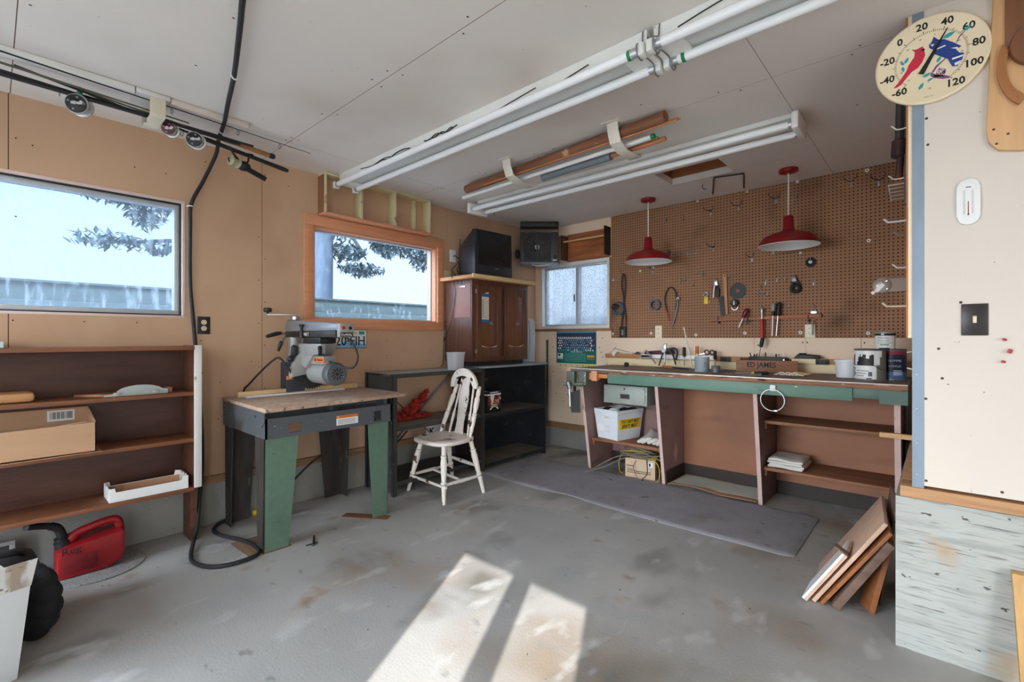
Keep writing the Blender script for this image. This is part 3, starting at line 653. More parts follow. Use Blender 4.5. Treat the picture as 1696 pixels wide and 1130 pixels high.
part('plug', MB().cyl((.06, -3.08, .02), (.06, -3.02, .02), .018, 14, 0, .003), 'yellow', yp)
part('lead', MB().tube(spline([(.06, -3.02, .02), (.055, -2.9, .1), (.05, -2.7, .26), (.045, -2.52, .36), (.05, -2.4, .42)], 6), .007, 8), 'rubber', yp)
def outlet(name, label, ax, at, a0, a1, z0, z1, plate, face, cat='outlet'):
    o = thing(name, label, cat, (at, (a0 + a1) / 2, z0) if ax == 'x' else ((a0 + a1) / 2, at, z0))
    d = 1 if ax == 'x' else -1; c = (a0 + a1) / 2
    def b(mb, p, q, r, s, t0, t1, bev=0, m=0):
        if ax == 'x': mb.box(at + t0, at + t1, p, q, r, s, bev, m)
        else: mb.box(p, q, at - t1, at - t0, r, s, bev, m)
    mb = MB(); b(mb, a0, a1, z0, z1, .0004, .006, .002); part('cover_plate', mb, plate, o)
    zc = (z0 + z1) / 2
    for dz in (.0195, -.0195):
        mb = MB(); mb.cyl(*(((at + .005, c, zc + dz), (at + .0085, c, zc + dz)) if ax == 'x' else ((c, at - .005, zc + dz), (c, at - .0085, zc + dz))), .0155, 20)
        for s in (-.006, .006): b(mb, c + s - .0012, c + s + .0012, zc + dz, zc + dz + .009, .0085, .0088, 0, 1)
        b(mb, c - .002, c + .002, zc + dz - .009, zc + dz - .005, .0085, .0088, 0, 1)
        part('socket', mb, [face, 'ink'], o)
    return o
outlet('wall_outlet', 'dark brown double outlet right of the left window', 'x', 0, -3.386, -3.316, 1.225, 1.337, 'brownplate', 'ivory')

# ---------------------------------------------------------------- fishing rods under the ceiling
M['rod_black'] = mat('black_rod_blank', (30, 30, 34), .3, 0, .1)
M['rod_olive'] = mat('olive_rod_blank', (84, 84, 66), .4, 0, .1)
M['cork'] = mat('brown_cork', (158, 106, 66), .7, 0, .15, 20)
M['reel_maroon'] = mat('maroon_reel', (92, 24, 40), .35)
M['batten_cream'] = mat('cream_batten_paint', (212, 200, 188), .7, 0, .05)
solo('ceiling_batten', MB().box(.515, .56, -4.7, -3.79, 2.403, 2.4385, .003), 'white', 'white batten fixed to the ceiling above the rods, far left', 'batten')
solo('ceiling_batten', MB().box(.50, .55, -3.64, -3.27, 2.41, 2.4385, .003), 'batten_cream', 'white batten fixed to the ceiling right of the rod holder', 'batten')
rh = thing('rod_holder', 'cream bracket holding the fishing rods under the ceiling', 'bracket', (.45, -3.7, 2.33))
part('block', MB().box(.38, .56, -3.785, -3.645, 2.415, 2.4385, .003), 'edge_white', rh)
part('clip', MB().prism([(.36, 2.415), (.36, 2.335), (.372, 2.322), (.545, 2.322), (.556, 2.335), (.556, 2.415), (.552, 2.415), (.552, 2.337), (.543, 2.326), (.374, 2.326), (.364, 2.337), (.364, 2.415)], (0, -3.665, 0), (1, 0, 0), (0, 0, 1), .065), mat('cream_pvc', (222, 212, 190), .45), rh)
def rod(label, a, b, r0, r1, m, guides=(), grip=None):
    a = Vector(a); b = Vector(b)
    o = thing('fishing_rod', label, 'fishing rod', (a + b) / 2, 'fishing rods')
    part('blank', MB().tube([a.lerp(b, k / 10) for k in range(11)], [r0 + (r1 - r0) * k / 10 for k in range(11)], 8), m, o)
    for g in guides:
        p = a.lerp(b, g); part('line_guide', MB().torus(p + Vector((0, 0, -.02)), b - a, .013, .0022, 14, 6).tube([p, p + Vector((0, 0, -.008))], .003, 6), 'dull_steel', o)
    if grip:
        g0, g1, gr, gm, cap = grip
        p, q_ = a.lerp(b, g0), a.lerp(b, g1); d = (q_ - p)
        part('grip', MB().lathe([(gr * .75, 0), (gr, .03), (gr * .9, d.length * .5), (gr * 1.1, d.length - .03), (gr * .95, d.length)], p, d, 14), gm, o)
        if cap: part('butt_cap', MB().lathe([(gr, 0), (gr * 1.25, .01), (gr * 1.2, .03), (gr * .8, .036)], q_, d, 14), 'black', o)
    return o
rod('thin black fishing rod, topmost, its tip farthest right along the ceiling', (.70, -4.9, 2.375), (.435, -2.86, 2.41), .005, .002, 'rod_black', (.25, .62, .78, .9))
rod('olive fishing rod second from the top at far left', (.63, -4.9, 2.36), (.50, -3.55, 2.355), .007, .004, 'rod_olive', (.35,))
r1 = rod('thick black fishing rod carrying the leftmost black reel', (.50, -4.9, 2.345), (.455, -3.60, 2.345), .012, .009, 'rod_black', (.3, .7, .9))
rod('black fishing rod lying just behind the thickest rod', (.46, -4.9, 2.372), (.415, -3.2, 2.36), .010, .006, 'rod_black', (.5,))
def baitcast(o, c, r, face, label, crank_green=False, n=(.85, -.5, -.15)):
    n = Vector(n).normalized(); c = Vector(c); u, v, _ = frame(n)
    rl = part('reel', MB().lathe([(r * .93, -.035), (r, -.03), (r, -.022), (r * .8, -.02), (r * .8, .012), (r, .014), (r, .02), (r * .93, .024)], c, n, 26), 'steel', o, label=label)
    part('side_plate', MB().lathe([(r * .88, .0245), (r * .86, .029), (r * .2, .031), (.003, .034)], c, n, 24), face, rl)
    part('crank', MB().bar(c + n * .038 - u * r * .3, c + n * .038 + u * r * .8, .011, .004, n).cyl(c + n * .036 + u * r * .75, c + n * .062 + u * r * .75, .007, 10).cyl(c + n * .025, c + n * .042, .008, 10), 'steel', rl)
    for k in (70, 160, 250): part('post', MB().cyl(c + (u * math.cos(R(k)) + v * math.sin(R(k))) * r * .6 + n * .028, c + (u * math.cos(R(k)) + v * math.sin(R(k))) * r * .6 + n * .034, .005, 8), 'dull_steel', rl)
    return rl
rl = baitcast(r1, (.465, -3.985, 2.305), .047, 'black', 'black and silver reel')
part('lever', MB().tube([(.47, -3.99, 2.31), (.475, -3.985, 2.35), (.475, -3.98, 2.385)], [.006, .012, .010], 10), mat('green_lever', (40, 120, 84), .4), rl)
r2 = rod('black fishing rod with the round maroon reel', (.50, -4.5, 2.36), (.405, -3.27, 2.352), .006, .008, 'rod_black', (), (.80, .99, .010, 'rod_black', False))
baitcast(r2, (.43, -3.62, 2.318), .036, 'reel_maroon', 'maroon reel')
r3 = rod('fishing rod with brown cork handle and silver edged reel', (.52, -4.2, 2.375), (.355, -3.06, 2.352), .004, .006, 'rod_olive', (), (.66, .975, .0135, 'cork', True))
baitcast(r3, (.42, -3.50, 2.30), .044, 'black', 'silver edged reel')
r4 = rod('black handled fishing rod with black spinning reel, lowest at right', (.55, -4.2, 2.37), (.21, -2.91, 2.335), .005, .008, 'rod_black', (.5,), (.58, .995, .013, 'rubber', False))
c = Vector((.31, -3.22, 2.26))
rl = part('reel', MB().tube([(.335, -3.31, 2.35), (.33, -3.27, 2.30), c], [.006, .006, .009], 8).ball(c, (.03, .042, .03), 0, 14, 8).cyl(c + Vector((-.01, .03, -.01)), c + Vector((-.04, .14, -.035)), .016, 12), 'black', r4, label='black spinning reel')
part('spool', MB().lathe([(.030, 0), (.030, .006), (.02, .008), (.02, .04), (.030, .042), (.030, .05), (.02, .056)], c + Vector((.01, -.03, .005)), (.3, -1, .1), 18), mat('spool_line', (170, 168, 140), .4), rl)
part('bail', MB().torus(c + Vector((.02, -.055, .005)), (.9, .2, .5), .036, .003, 16, 6, 0, 0, 200), 'black', rl)
part('crank', MB().tube([c, (.30, -3.19, 2.30), (.285, -3.18, 2.345)], [.006, .006, .006], 8).cyl((.285, -3.20, 2.345), (.275, -3.155, 2.352), .010, 12), 'black', rl)

# ================================================================ radial arm saw on its stand
M['saw_grey'] = mat('grey_saw_paint', (86, 90, 94), .5, .1, .08, 5, specks=[((190, 182, 168), 60, .70, .02, (1, 1, 1)), ((64, 60, 58), 3, .62, .1, (1, 1, 1))])
M['saw_green'] = mat('green_hammer_paint', (102, 130, 112), .42, .2, .07, 30, (1, 1, 1), .08, 160, [((60, 58, 54), 50, .72, .02, (1, 1, 1)), ((70, 100, 82), 2, .6, .2, (1, 1, 1))])
M['leg_dark'] = mat('dark_worn_steel', (62, 56, 52), .6, .2, .3, 8, (2, 2, .5), .1, 60, [((120, 110, 100), 20, .66, .05, (1, 1, .4))])
M['chip'] = mat('dusty_particleboard', (178, 150, 128), .9, 0, .12, 30, (1, 1, 1), .25, 120, [((126, 98, 78), 36, .60, .08, (1, 1, 1)), ((206, 190, 172), 3, .55, .2, (1, 1, 1))])
st = thing('saw_table', 'grey steel saw stand with two green front legs and dusty board top', 'table', (.42, -2.83, 0))
T0 = .815
mb = MB().hexa([(.05, -3.26, T0 - .022), (.80, -3.275, T0 - .022), (.735, -2.31, T0 - .022), (.05, -2.31, T0 - .022)], [(.05, -3.26, T0), (.80, -3.275, T0), (.735, -2.31, T0), (.05, -2.31, T0)], bev=.003)
part('table_top', mb, 'chip', st, label='dusty particle board top')
mb = MB()
# front apron with two rectangular holes, closed sides and back
def plate_holes(mb, x0, x1, y0, y1, z0, z1, holes):
    ys = sorted({y0, y1, *[h[0] for h in holes], *[h[1] for h in holes]}); zs = sorted({z0, z1, *[h[2] for h in holes], *[h[3] for h in holes]})
    for a, b in zip(ys, ys[1:]):
        for c_, d in zip(zs, zs[1:]):
            if not any(h[0] <= a and b <= h[1] and h[2] <= c_ and d <= h[3] for h in holes): mb.box(x0, x1, a, b, c_, d)
plate_holes(mb, .742, .752, -3.255, -2.45, .64, .752, [(-3.13, -3.055, .66, .715), (-2.585, -2.53, .655, .72)])
mb.box(.05, .752, -3.255, -3.245, .64, .752).box(.05, .752, -2.46, -2.45, .64, .752).box(.05, .06, -3.245, -2.46, .64, .752)
mb.box(.05, .66, -3.245, -3.22, .752, .79).box(.05, .70, -2.48, -2.455, .752, .79).box(.10, .13, -3.22, -2.48, .752, .79).box(.56, .60, -3.22, -2.48, .752, .79).box(.66, .70, -2.86, -2.84, .752, .79)
part('apron', mb, 'saw_grey', st)
part('side_bracket', MB().prism([(.10, .70), (.70, .70), (.745, .735), (.745, .79), (.06, .79), (.06, .74)], (0, -3.2555, 0), (1, 0, 0), (0, 0, 1), .004).cyl((.2, -3.26, .755), (.2, -3.268, .755), .008, 10).cyl((.62, -3.26, .755), (.62, -3.268, .755), .008, 10), 'saw_grey', st)
mb = MB().box(.7522, .7528, -2.845, -2.70, .662, .722)
mb.box(.7528, .7532, -2.845, -2.70, .704, .722, m=1).box(.7528, .7533, -2.838, -2.828, .707, .718, m=3)
for k in range(5): mb.box(.7528, .7531, -2.835, -2.72 + .01 * (k % 2), .668 + k * .0065, .6705 + k * .0065, m=2)
part('warning_label', mb, ['white', 'orange', 'dull_steel', 'yellow'], st, label='orange and white warning label')
def leg(xf, yo, yi, zt, m, xs):
    # angle-section leg, tapering to the floor; xf outer x, yo outer y, yi inner y
    mb = MB(); s = 1 if yi > yo else -1; w = abs(yi - yo); b = .72
    mb.hexa([(xf - .01 * xs, yo, .004), (xf - .016 * xs, yo, .004), (xf - .016 * xs, yo + s * w * b, .004), (xf - .01 * xs, yo + s * w * b, .004)], [(xf, yo, zt), (xf - .006 * xs, yo, zt), (xf - .006 * xs, yi, zt), (xf, yi, zt)])
    mb.hexa([(xf - .01 * xs, yo, .004), (xf - .10 * xs, yo, .004), (xf - .10 * xs, yo + s * .006, .004), (xf - .01 * xs, yo + s * .006, .004)], [(xf, yo, zt), (xf - .14 * xs, yo, zt), (xf - .14 * xs, yo + s * .006, zt), (xf, yo + s * .006, zt)], 1)
    return mb
part('leg', leg(.72, -3.25, -3.06, .64, 'saw_green', 1), ['saw_green', 'leg_dark'], st, label='green front leg with dark worn side')
part('leg', leg(.72, -2.455, -2.61, .64, 'saw_green', 1), ['saw_green', 'saw_green'], st, label='green front leg')
part('leg', leg(.07, -3.25, -3.06, .64, 'leg_dark', -1), ['leg_dark', 'leg_dark'], st, label='dark rear leg')
part('leg', leg(.07, -2.455, -2.64, .64, 'leg_dark', -1), ['leg_dark', 'leg_dark'], st, label='dark rear leg')
part('fence', MB().box(.135, .155, -3.20, -2.36, T0 + .001, T0 + .036, .002), 'pine_y', st, label='pale wood fence')
solo('plywood_pad', MB().hexa([(.43, -3.33, .0005), (.72, -3.315, .0005), (.72, -3.10, .0005), (.43, -3.16, .0005)], [(.43, -3.33, .0035), (.72, -3.315, .0035), (.72, -3.10, .0035), (.43, -3.16, .0035)]), wood('plywood_scrap', (134, 106, 84), 'x', .8), 'brown plywood pad under the left green saw leg', 'board')
solo('plywood_pad', MB().bar((.50, -2.66, .002), (.77, -2.485, .002), .07, .003), wood('plywood_scrap_dark', (132, 88, 56), 'x', .8), 'narrow brown wood strip under the right green saw leg', 'board')
solo('metal_rod', MB().tube([(.70, -2.96, .006), (.82, -3.02, .006)], .006, 8).tube([(.79, -3.05, .006), (.80, -2.985, .006)], .004, 6), 'dark_steel', 'small dark metal rod lying on the floor before the saw', 'rod')
solo('scrap_board', MB().box(.165, .22, -3.17, -2.5, T0 + .001, T0 + .012, .001), 'white', 'long white strip lying on the dusty saw table before the fence', 'strip')

sw = thing('radial_arm_saw', 'grey radial arm saw with crank and toothed blade on dusty table', 'saw', (.25, -2.82, T0))
M['saw_light'] = mat('light_grey_casting', (158, 158, 154), .42, .2, .08, 8)
M['saw_mid'] = mat('mid_grey_arm', (136, 140, 146), .35, .35, .06, 6)
M['saw_blue'] = mat('blue_grey_column', (74, 80, 92), .5, .1, .06)
part('column', MB().box(.06, .16, -2.90, -2.77, T0 - .02, 1.03, .004), 'saw_blue', sw, label='blue grey column base')
part('column_tube', MB().cyl((.125, -2.83, 1.03), (.125, -2.83, 1.22), .042, 20, 0, .003).box(.075, .19, -2.88, -2.78, 1.03, 1.06, .006), 'saw_light', sw)
arm = MB().hexa([(.06, -2.87, 1.245), (.80, -2.865, 1.245), (.80, -2.775, 1.245), (.06, -2.77, 1.245)], [(.07, -2.86, 1.33), (.80, -2.862, 1.285), (.80, -2.778, 1.285), (.07, -2.78, 1.33)], bev=.006)
a_ = part('arm', arm, 'saw_mid', sw)
part('arm_rail', MB().box(.07, .79, -2.872, -2.768, 1.205, 1.2445, .003), 'dark_steel', sw)
part('name_plate', MB().box(.16, .45, -2.8745, -2.8722, 1.208, 1.242).text('DeWALT', .032, (.315, -2.8747, 1.214), (1, 0, 0), (0, 0, 1), 1), ['brownplate', 'white'], sw, label='dark strip with white lettering')
part('front_cap', MB().box(.801, .835, -2.868, -2.772, 1.205, 1.287, .004).box(.8352, .836, -2.862, -2.778, 1.208, 1.234, m=1).text('DeWALT', .021, (.8362, -2.858, 1.213), (0, 1, 0), (0, 0, 1), 2), ['saw_light', 'ink', 'white'], sw)
part('switch_button', MB().cyl((.835, -2.845, 1.262), (.846, -2.845, 1.262), .011, 14, 0, .003), 'red_tool', sw, label='red switch button')
part('key_switch', MB().cyl((.835, -2.80, 1.260), (.842, -2.80, 1.260), .010, 14), 'black', sw)
cr_ = part('crank', MB().cyl((.115, -2.82, 1.326), (.115, -2.82, 1.355), .026, 18, 0, .004).bar((.135, -2.82, 1.362), (.06, -2.99, 1.362), .026, .008, bev=.002), 'steel', sw)
part('crank_knob', MB().cyl((.06, -2.985, 1.362), (.06, -2.985, 1.378), .006, 10).lathe([(.02, 0), (.026, .006), (.026, .024), (.02, .03)], (.06, -2.985, 1.378), (0, 0, 1), 16), 'black', cr_)
part('lock_handle', MB().tube([(.10, -2.87, 1.225), (.10, -2.92, 1.235)], .006, 8, 1).tube([(.10, -2.91, 1.235), (.10, -2.94, 1.230), (.10, -3.00, 1.212), (.10, -3.01, 1.208)], [.010, .015, .012, .007], 12), ['black', 'dull_steel'], sw)
part('lock_handle', MB().tube([(.14, -2.90, 1.205), (.145, -2.925, 1.175)], .007, 8, 1).tube([(.145, -2.925, 1.178), (.142, -2.932, 1.16), (.135, -2.945, 1.11)], [.011, .015, .009], 12), ['black', 'dull_steel'], sw)
part('carriage', MB().box(.36, .60, -2.875, -2.765, 1.165, 1.204, .008).tube([(.36, -2.885, 1.20), (.36, -2.885, 1.265), (.36, -2.885, 1.29)], [.016, .009, .018], 12), 'black', sw)
part('yoke', MB().hexa([(.33, -2.88, 1.02), (.40, -2.88, 1.0), (.40, -2.73, 1.0), (.33, -2.73, 1.02)], [(.28, -2.88, 1.164), (.60, -2.88, 1.164), (.60, -2.75, 1.164), (.28, -2.75, 1.164)], bev=.010).hexa([(.40, -2.885, 1.08), (.63, -2.885, 1.10), (.63, -2.85, 1.10), (.40, -2.85, 1.08)], [(.40, -2.885, 1.163), (.63, -2.885, 1.163), (.63, -2.85, 1.163), (.40, -2.85, 1.163)], bev=.006), 'saw_light', sw)
part('hand_grip', MB().tube([(.30, -2.90, 1.15), (.30, -2.905, 1.14), (.285, -2.905, 1.05), (.285, -2.905, 1.04)], [.014, .021, .021, .016], 14), 'black', sw)
part('yoke_handle', MB().tube([(.615, -2.87, 1.15), (.62, -2.885, 1.14), (.655, -2.90, 1.10)], [.010, .014, .011], 12), 'black', sw)
mt = part('motor', MB().cyl((.37, -2.79, .97), (.60, -2.79, .97), .072, 28, 0, .008), 'saw_light', sw)
mb = MB().lathe([(.074, 0), (.074, .045), (.066, .056), (.05, .058)], (.60, -2.79, .97), (1, 0, 0), 30)
for k in range(10): a = 2 * math.pi * k / 10; mb.box(.6575, .659, -.004, .004, .018, .040, m=1, T=Matrix.Translation((0, -2.79, .97)) @ Matrix.Rotation(a, 4, 'X'))
mb.cyl((.657, -2.79, .97), (.6595, -2.79, .97), .012, 14, 1)
part('motor_cap', mb, ['saw_grey', 'ink'], mt)
part('motor_box', MB().box(.42, .61, -2.86, -2.77, 1.03, 1.085, .008), 'saw_light', sw)
part('rating_label', MB().box(.50, .635, -2.868, -2.861, 1.045, 1.075, .002).box(.515, .53, -2.8687, -2.868, 1.052, 1.068, m=1).box(.55, .62, -2.8687, -2.868, 1.056, 1.064, m=1), ['orange', 'ink'], sw, label='orange rating label')
teeth = []
for k in range(44):
    a = 2 * math.pi * k / 44; teeth += [(.118 * math.cos(a), .118 * math.sin(a)), (.127 * math.cos(a + .03), .127 * math.sin(a + .03)), (.116 * math.cos(a + .10), .116 * math.sin(a + .10))]
part('blade', MB().prism(teeth, (.322, -2.80, .975), (0, 1, 0), (0, 0, 1), .0025), 'dark_steel', sw)
gp = [(-.135, .02)] + [(.14 * math.cos(R(a)), .135 * math.sin(R(a))) for a in range(170, 9, -16)] + [(.135, .015), (.06, -.02), (-.06, -.03), (-.15, -.05)]
part('blade_guard', MB().prism(gp, (.305, -2.80, .985), (0, 1, 0), (0, 0, 1), .045, bev=.008), 'saw_light', sw)
part('arbor_nut', MB().cyl((.352, -2.80, .975), (.366, -2.80, .975), .034, 20, 0, .004).cyl((.366, -2.80, .975), (.376, -2.80, .975), .02, 6), 'steel', sw)
part('anti_kickback', MB().box(.31, .325, -2.965, -2.925, .925, .95, .004).box(.312, .323, -2.945, -2.93, .95, 1.0, .003), 'orange', sw, label='orange plug end')
part('guard_knob', MB().ball((.33, -2.945, 1.062), .022, 0, 14, 9), 'black', sw)
part('power_lead', MB().tube(spline([(.79, -2.80, 1.205), (.82, -2.77, 1.16), (.83, -2.745, 1.08), (.78, -2.75, 1.015), (.70, -2.79, 1.02), (.63, -2.83, 1.05)], 7), .0065, 9), 'rubber', sw)
part('power_lead', MB().tube(spline([(.33, -2.93, .95), (.325, -2.955, 1.0), (.30, -2.99, 1.06), (.26, -3.01, 1.065), (.2, -3.06, 1.0), (.12, -3.12, .9), (.04, -3.13, .84), (.035, -3.12, .7)], 7), .0065, 9), 'rubber', sw)

lp = thing('licence_plate', 'blue and white licence plate on the wall behind the saw', 'plate', (.004, -2.345, 1.125))
mb = MB().box(.0008, .003, -2.50, -2.193, 1.118, 1.268, .0008, 1).box(.003, .0036, -2.496, -2.197, 1.122, 1.264)
mb.prism([(-2.496, 1.122), (-2.197, 1.122), (-2.197, 1.148), (-2.24, 1.156), (-2.29, 1.17), (-2.34, 1.186), (-2.39, 1.172), (-2.44, 1.152), (-2.496, 1.142)], (.0036, 0, 0), (0, 1, 0), (0, 0, 1), .0003, 2)
mb.box(.0036, .0041, -2.262, -2.212, 1.228, 1.254, m=3)
part('plate', mb, ['white', 'dark_steel', mat('plate_blue', (128, 186, 224), .4), mat('plate_teal', (40, 160, 150), .4)], lp)
part('characters', MB().text('20·FIH', .105, (.0042, -2.466, 1.142), (0, 1, 0), (0, 0, 1), 0, .0004, sx=.92, bold=.0012), mat('plate_ink', (22, 26, 60), .5), lp, label='dark blue characters')
part('state_name', MB().text('Washington', .034, (.0042, -2.445, 1.230), (0, 1, 0), (0, 0, 1), 0, .0003), mat('plate_red', (190, 70, 84), .5), lp, label='red lettering')
# ================================================================ far left corner: cubby, shelving, cabinet, television, heater, chair
M['cubby'] = mat('pale_yellow_paint', (214, 203, 160), .6, 0, .08, 4, specks=[((120, 96, 66), 6, .64, .08, (1, 1, 1))])
M['cubby_side'] = wood('bare_brown_board', (136, 92, 66), 'z', .7, .15)
cb = thing('wall_cubby', 'shallow pale yellow wooden cubby hung above the salmon window', 'cubby shelf', (.05, -2.1, 2.12))
ZB, ZT = 2.126, 2.4395
part('bottom_board', MB().box(.001, .105, -2.60, -1.61, ZB, ZB + .017, .002), 'salmon', cb, label='salmon painted underside board')
part('top_board', MB().box(.001, .103, -2.60, -1.61, ZT - .016, ZT, .002), 'cubby', cb)
part('side_board', MB().box(.001, .10, -2.602, -2.586, ZB + .0175, ZT - .0165).box(.1, .104, -2.602, -2.583, ZB + .0175, ZT - .0165, m=1), ['cubby_side', 'cubby'], cb, label='bare brown outer side board')
part('side_board', MB().box(.001, .104, -1.626, -1.61, ZB + .0175, ZT - .0165, .001), 'cubby', cb)
part('divider', MB().box(.001, .103, -2.305, -2.283, ZB + .0175, ZT - .0165, .001), 'cubby', cb)
part('divider', MB().box(.001, .103, -1.99, -1.972, ZB + .0175, ZT - .0165, .001), 'cubby', cb)
part('divider', MB().box(.001, .03, -1.76, -1.72, ZB + .0175, ZT - .0165, .001), 'cubby', cb)

M['shelf_steel'] = mat('dark_grey_shelf_steel', (62, 62, 60), .5, .15, .2, 5, specks=[((120, 110, 98), 30, .68, .05, (1, 1, 1))])
M['shelf_top'] = mat('dusty_shelf_top', (142, 134, 124), .6, .1, .15, 6)
M['shelf_black'] = mat('black_shelf_panel', (40, 42, 46), .45, .2, .25, 4, specks=[((84, 76, 70), 8, .64, .1, (1, 1, 1))])
M['brown_steel'] = mat('brown_black_panel', (58, 46, 40), .5, .1, .2, 4, (1, 1, .5))
sh = thing('steel_shelving', 'open dark steel shelving unit behind the white chair', 'shelving', (.24, -1.78, 0))
part('end_panel', MB().box(.12, .43, -2.245, -2.235, .03, .91), 'shelf_steel', sh)
for (x, y, s) in ((.44, -2.235, 1), (.08, -2.235, 1), (.08, -1.31, -1)):
    part('post', MB().box(x - .025, x + .008, y - .003, y, 0, .925).box(x + .005, x + .008, y - .003, y + s * .035, 0, .925), 'shelf_steel', sh)
for z, m in ((.925, 'shelf_top'), (.52, 'shelf_top'), (.105, 'shelf_steel')):
    part('shelf', MB().box(.062, .435, -2.232, -1.30, z - .004, z).box(.435, .4385, -2.232, -1.30, z - .032, z, m=1).box(.062, .065, -2.232, -1.30, z - .032, z, m=1), [m, 'shelf_steel'], sh)
for a, b in (((.07, -2.2, .12), (.07, -1.34, .88)), ((.07, -2.2, .88), (.07, -1.34, .12))): part('cross_brace', MB().bar(a, b, .003, .028, (1, 0, 0)), 'galv', sh)
part('corner_brace', MB().bar((.436, -2.20, .40), (.436, -2.10, .48), .003, .02, (1, 0, 0)), 'shelf_steel', sh)
s2 = thing('steel_shelving', 'black steel shelving unit with closed sides under the dark cabinet', 'shelving', (.24, -.83, 0))
part('side_panel', MB().box(.06, .455, -1.292, -1.286, .0, .925).box(.42, .458, -1.294, -1.284, 0, .93, m=1), ['brown_steel', 'shelf_steel'], s2)
part('side_panel', MB().box(.06, .455, -.40, -.394, 0, .925), 'shelf_black', s2)
part('back_panel', MB().box(.06, .064, -1.286, -.40, .02, .925), 'shelf_black', s2)
part('top_panel', MB().box(.055, .475, -1.298, -.375, .926, .944, .002), mat('grey_blue_top', (150, 158, 166), .35, .2, .08), s2)
for z in (.505, .06): part('shelf', MB().box(.066, .45, -1.284, -.402, z - .004, z).box(.45, .454, -1.284, -.402, z - .03, z, m=1), [mat('dusty_dark_shelf', (116, 106, 92), .7, 0, .2, 5), 'shelf_black'], s2)
mb = MB().box(.455, .459, -.412, -.394, 0, .925)
for k in range(30): mb.lathe([(.0035, 0), (.002, .001)], (.459, -.403, .03 + k * .03), (1, 0, 0), 6, 1)
part('post', mb, ['shelf_black', 'nail'], s2)

# red netting draped on the middle shelf and up its brace
M['netting'] = mat('red_netting', (168, 40, 22), .8, 0, .3, 30, (1, 1, 1), 1.0, 70, [((112, 18, 12), 12, .55, .1, (1, 1, 1))])
mb = MB()
def lumps(path, r0, r1, n, k):
    P = spline(path, 6)
    for i, p in enumerate(P):
        t = i / (len(P) - 1)
        for _ in range(k):
            q_ = p + Vector((random.gauss(0, .35), random.gauss(0, .35), random.gauss(0, .25))) * (r0 + (r1 - r0) * t)
            q_.z = max(q_.z, .525 + .012)
            rr = (r0 + (r1 - r0) * t) * random.uniform(.4, .75)
            mb.ball(q_, (rr, rr * random.uniform(.7, 1.3), min(rr * random.uniform(.5, .9), q_.z - .5215)), 0, 8, 6)
lumps([(.22, -2.08, .55), (.24, -1.95, .55), (.22, -1.82, .545), (.20, -1.72, .535)], .055, .03, 6, 5)
lumps([(.20, -1.92, .56), (.17, -1.82, .62), (.15, -1.73, .69), (.13, -1.68, .74)], .06, .022, 6, 4)
for _ in range(160):
    t = random.random(); p = Vector((.20, -1.95, .56)).lerp(Vector((.14, -1.68, .74)), t) if random.random() < .55 else Vector((.24, -2.08, .55)).lerp(Vector((.24, -1.70, .535)), t)
    d = Vector((random.gauss(0, 1), random.gauss(0, 1), random.gauss(0, .6))).normalized() * random.uniform(.04, .09)
    a, b = p - d * .4, p + d * .6; a.z = max(a.z, .524); b.z = max(b.z, .524)
    mb.tube([a, (a + b) / 2 + Vector((0, 0, .008)), b], .0013, 4)
solo('netting', mb, 'netting', 'heap of red netting on the middle shelf beside the saw table', 'netting')
sg = thing('small_sign', 'small white sign with black letters behind the white chair', 'sign', (.058, -1.5, .36))
part('board', MB().box(.046, .05, -1.62, -1.40, .315, .47), 'white', sg)
part('lettering', MB().text('CK', .085, (.0505, -1.585, .40), (0, 1, 0), (0, 0, 1), 0, .0004, bold=.002).text('K', .085, (.0505, -1.585, .32), (0, 1, 0), (0, 0, 1), 0, .0004, bold=.002), 'ink', sg)

tb = thing('plastic_tub', 'translucent plastic tub of screws beside the dark cabinet', 'tub', (.40, -1.57, .9445))
ZS = .9255
def sqring(mb, c, z0, z1, a0, a1, w, m=0):
    n = 28
    def ring(a, z): return [(c[0] + a * math.copysign(abs(math.cos(t)) ** .55, math.cos(t)), c[1] + a * math.copysign(abs(math.sin(t)) ** .55, math.sin(t)), z) for t in [2 * math.pi * k / n for k in range(n)]]
    V = ring(a0, z0) + ring(a1, z1) + ring(a0 - w, z0 + .003) + ring(a1 - w, z1)
    F = [(i, (i + 1) % n, n + (i + 1) % n, n + i) for i in range(n)] + [(2 * n + (i + 1) % n, 2 * n + i, 3 * n + i, 3 * n + (i + 1) % n) for i in range(n)]
    F += [(n + i, n + (i + 1) % n, 3 * n + (i + 1) % n, 3 * n + i) for i in range(n)] + [tuple(range(n))[::-1], tuple(range(2 * n, 3 * n))]
    mb._new(V, F, m)
def clear_plastic(name, col, mixf):
    m = bpy.data.materials.new(name); m.use_nodes = True; nt_ = m.node_tree; N_ = nt_.nodes; b = N_['Principled BSDF']
    b.inputs['Base Color'].default_value = rgb(*col); b.inputs['Roughness'].default_value = .3
    t_ = N_.new('ShaderNodeBsdfTransparent'); x = N_.new('ShaderNodeMixShader'); x.inputs[0].default_value = mixf
    nt_.links.new(t_.outputs[0], x.inputs[1]); nt_.links.new(b.outputs[0], x.inputs[2]); nt_.links.new(x.outputs[0], N_['Material Output'].inputs[0]); return m
mb = MB(); sqring(mb, (.40, -1.575), ZS, ZS + .15, .058, .068, .002); sqring(mb, (.40, -1.575), ZS + .142, ZS + .152, .072, .073, .005)
part('tub', mb, clear_plastic('translucent_plastic', (216, 216, 218), .5), tb)
mb = MB()
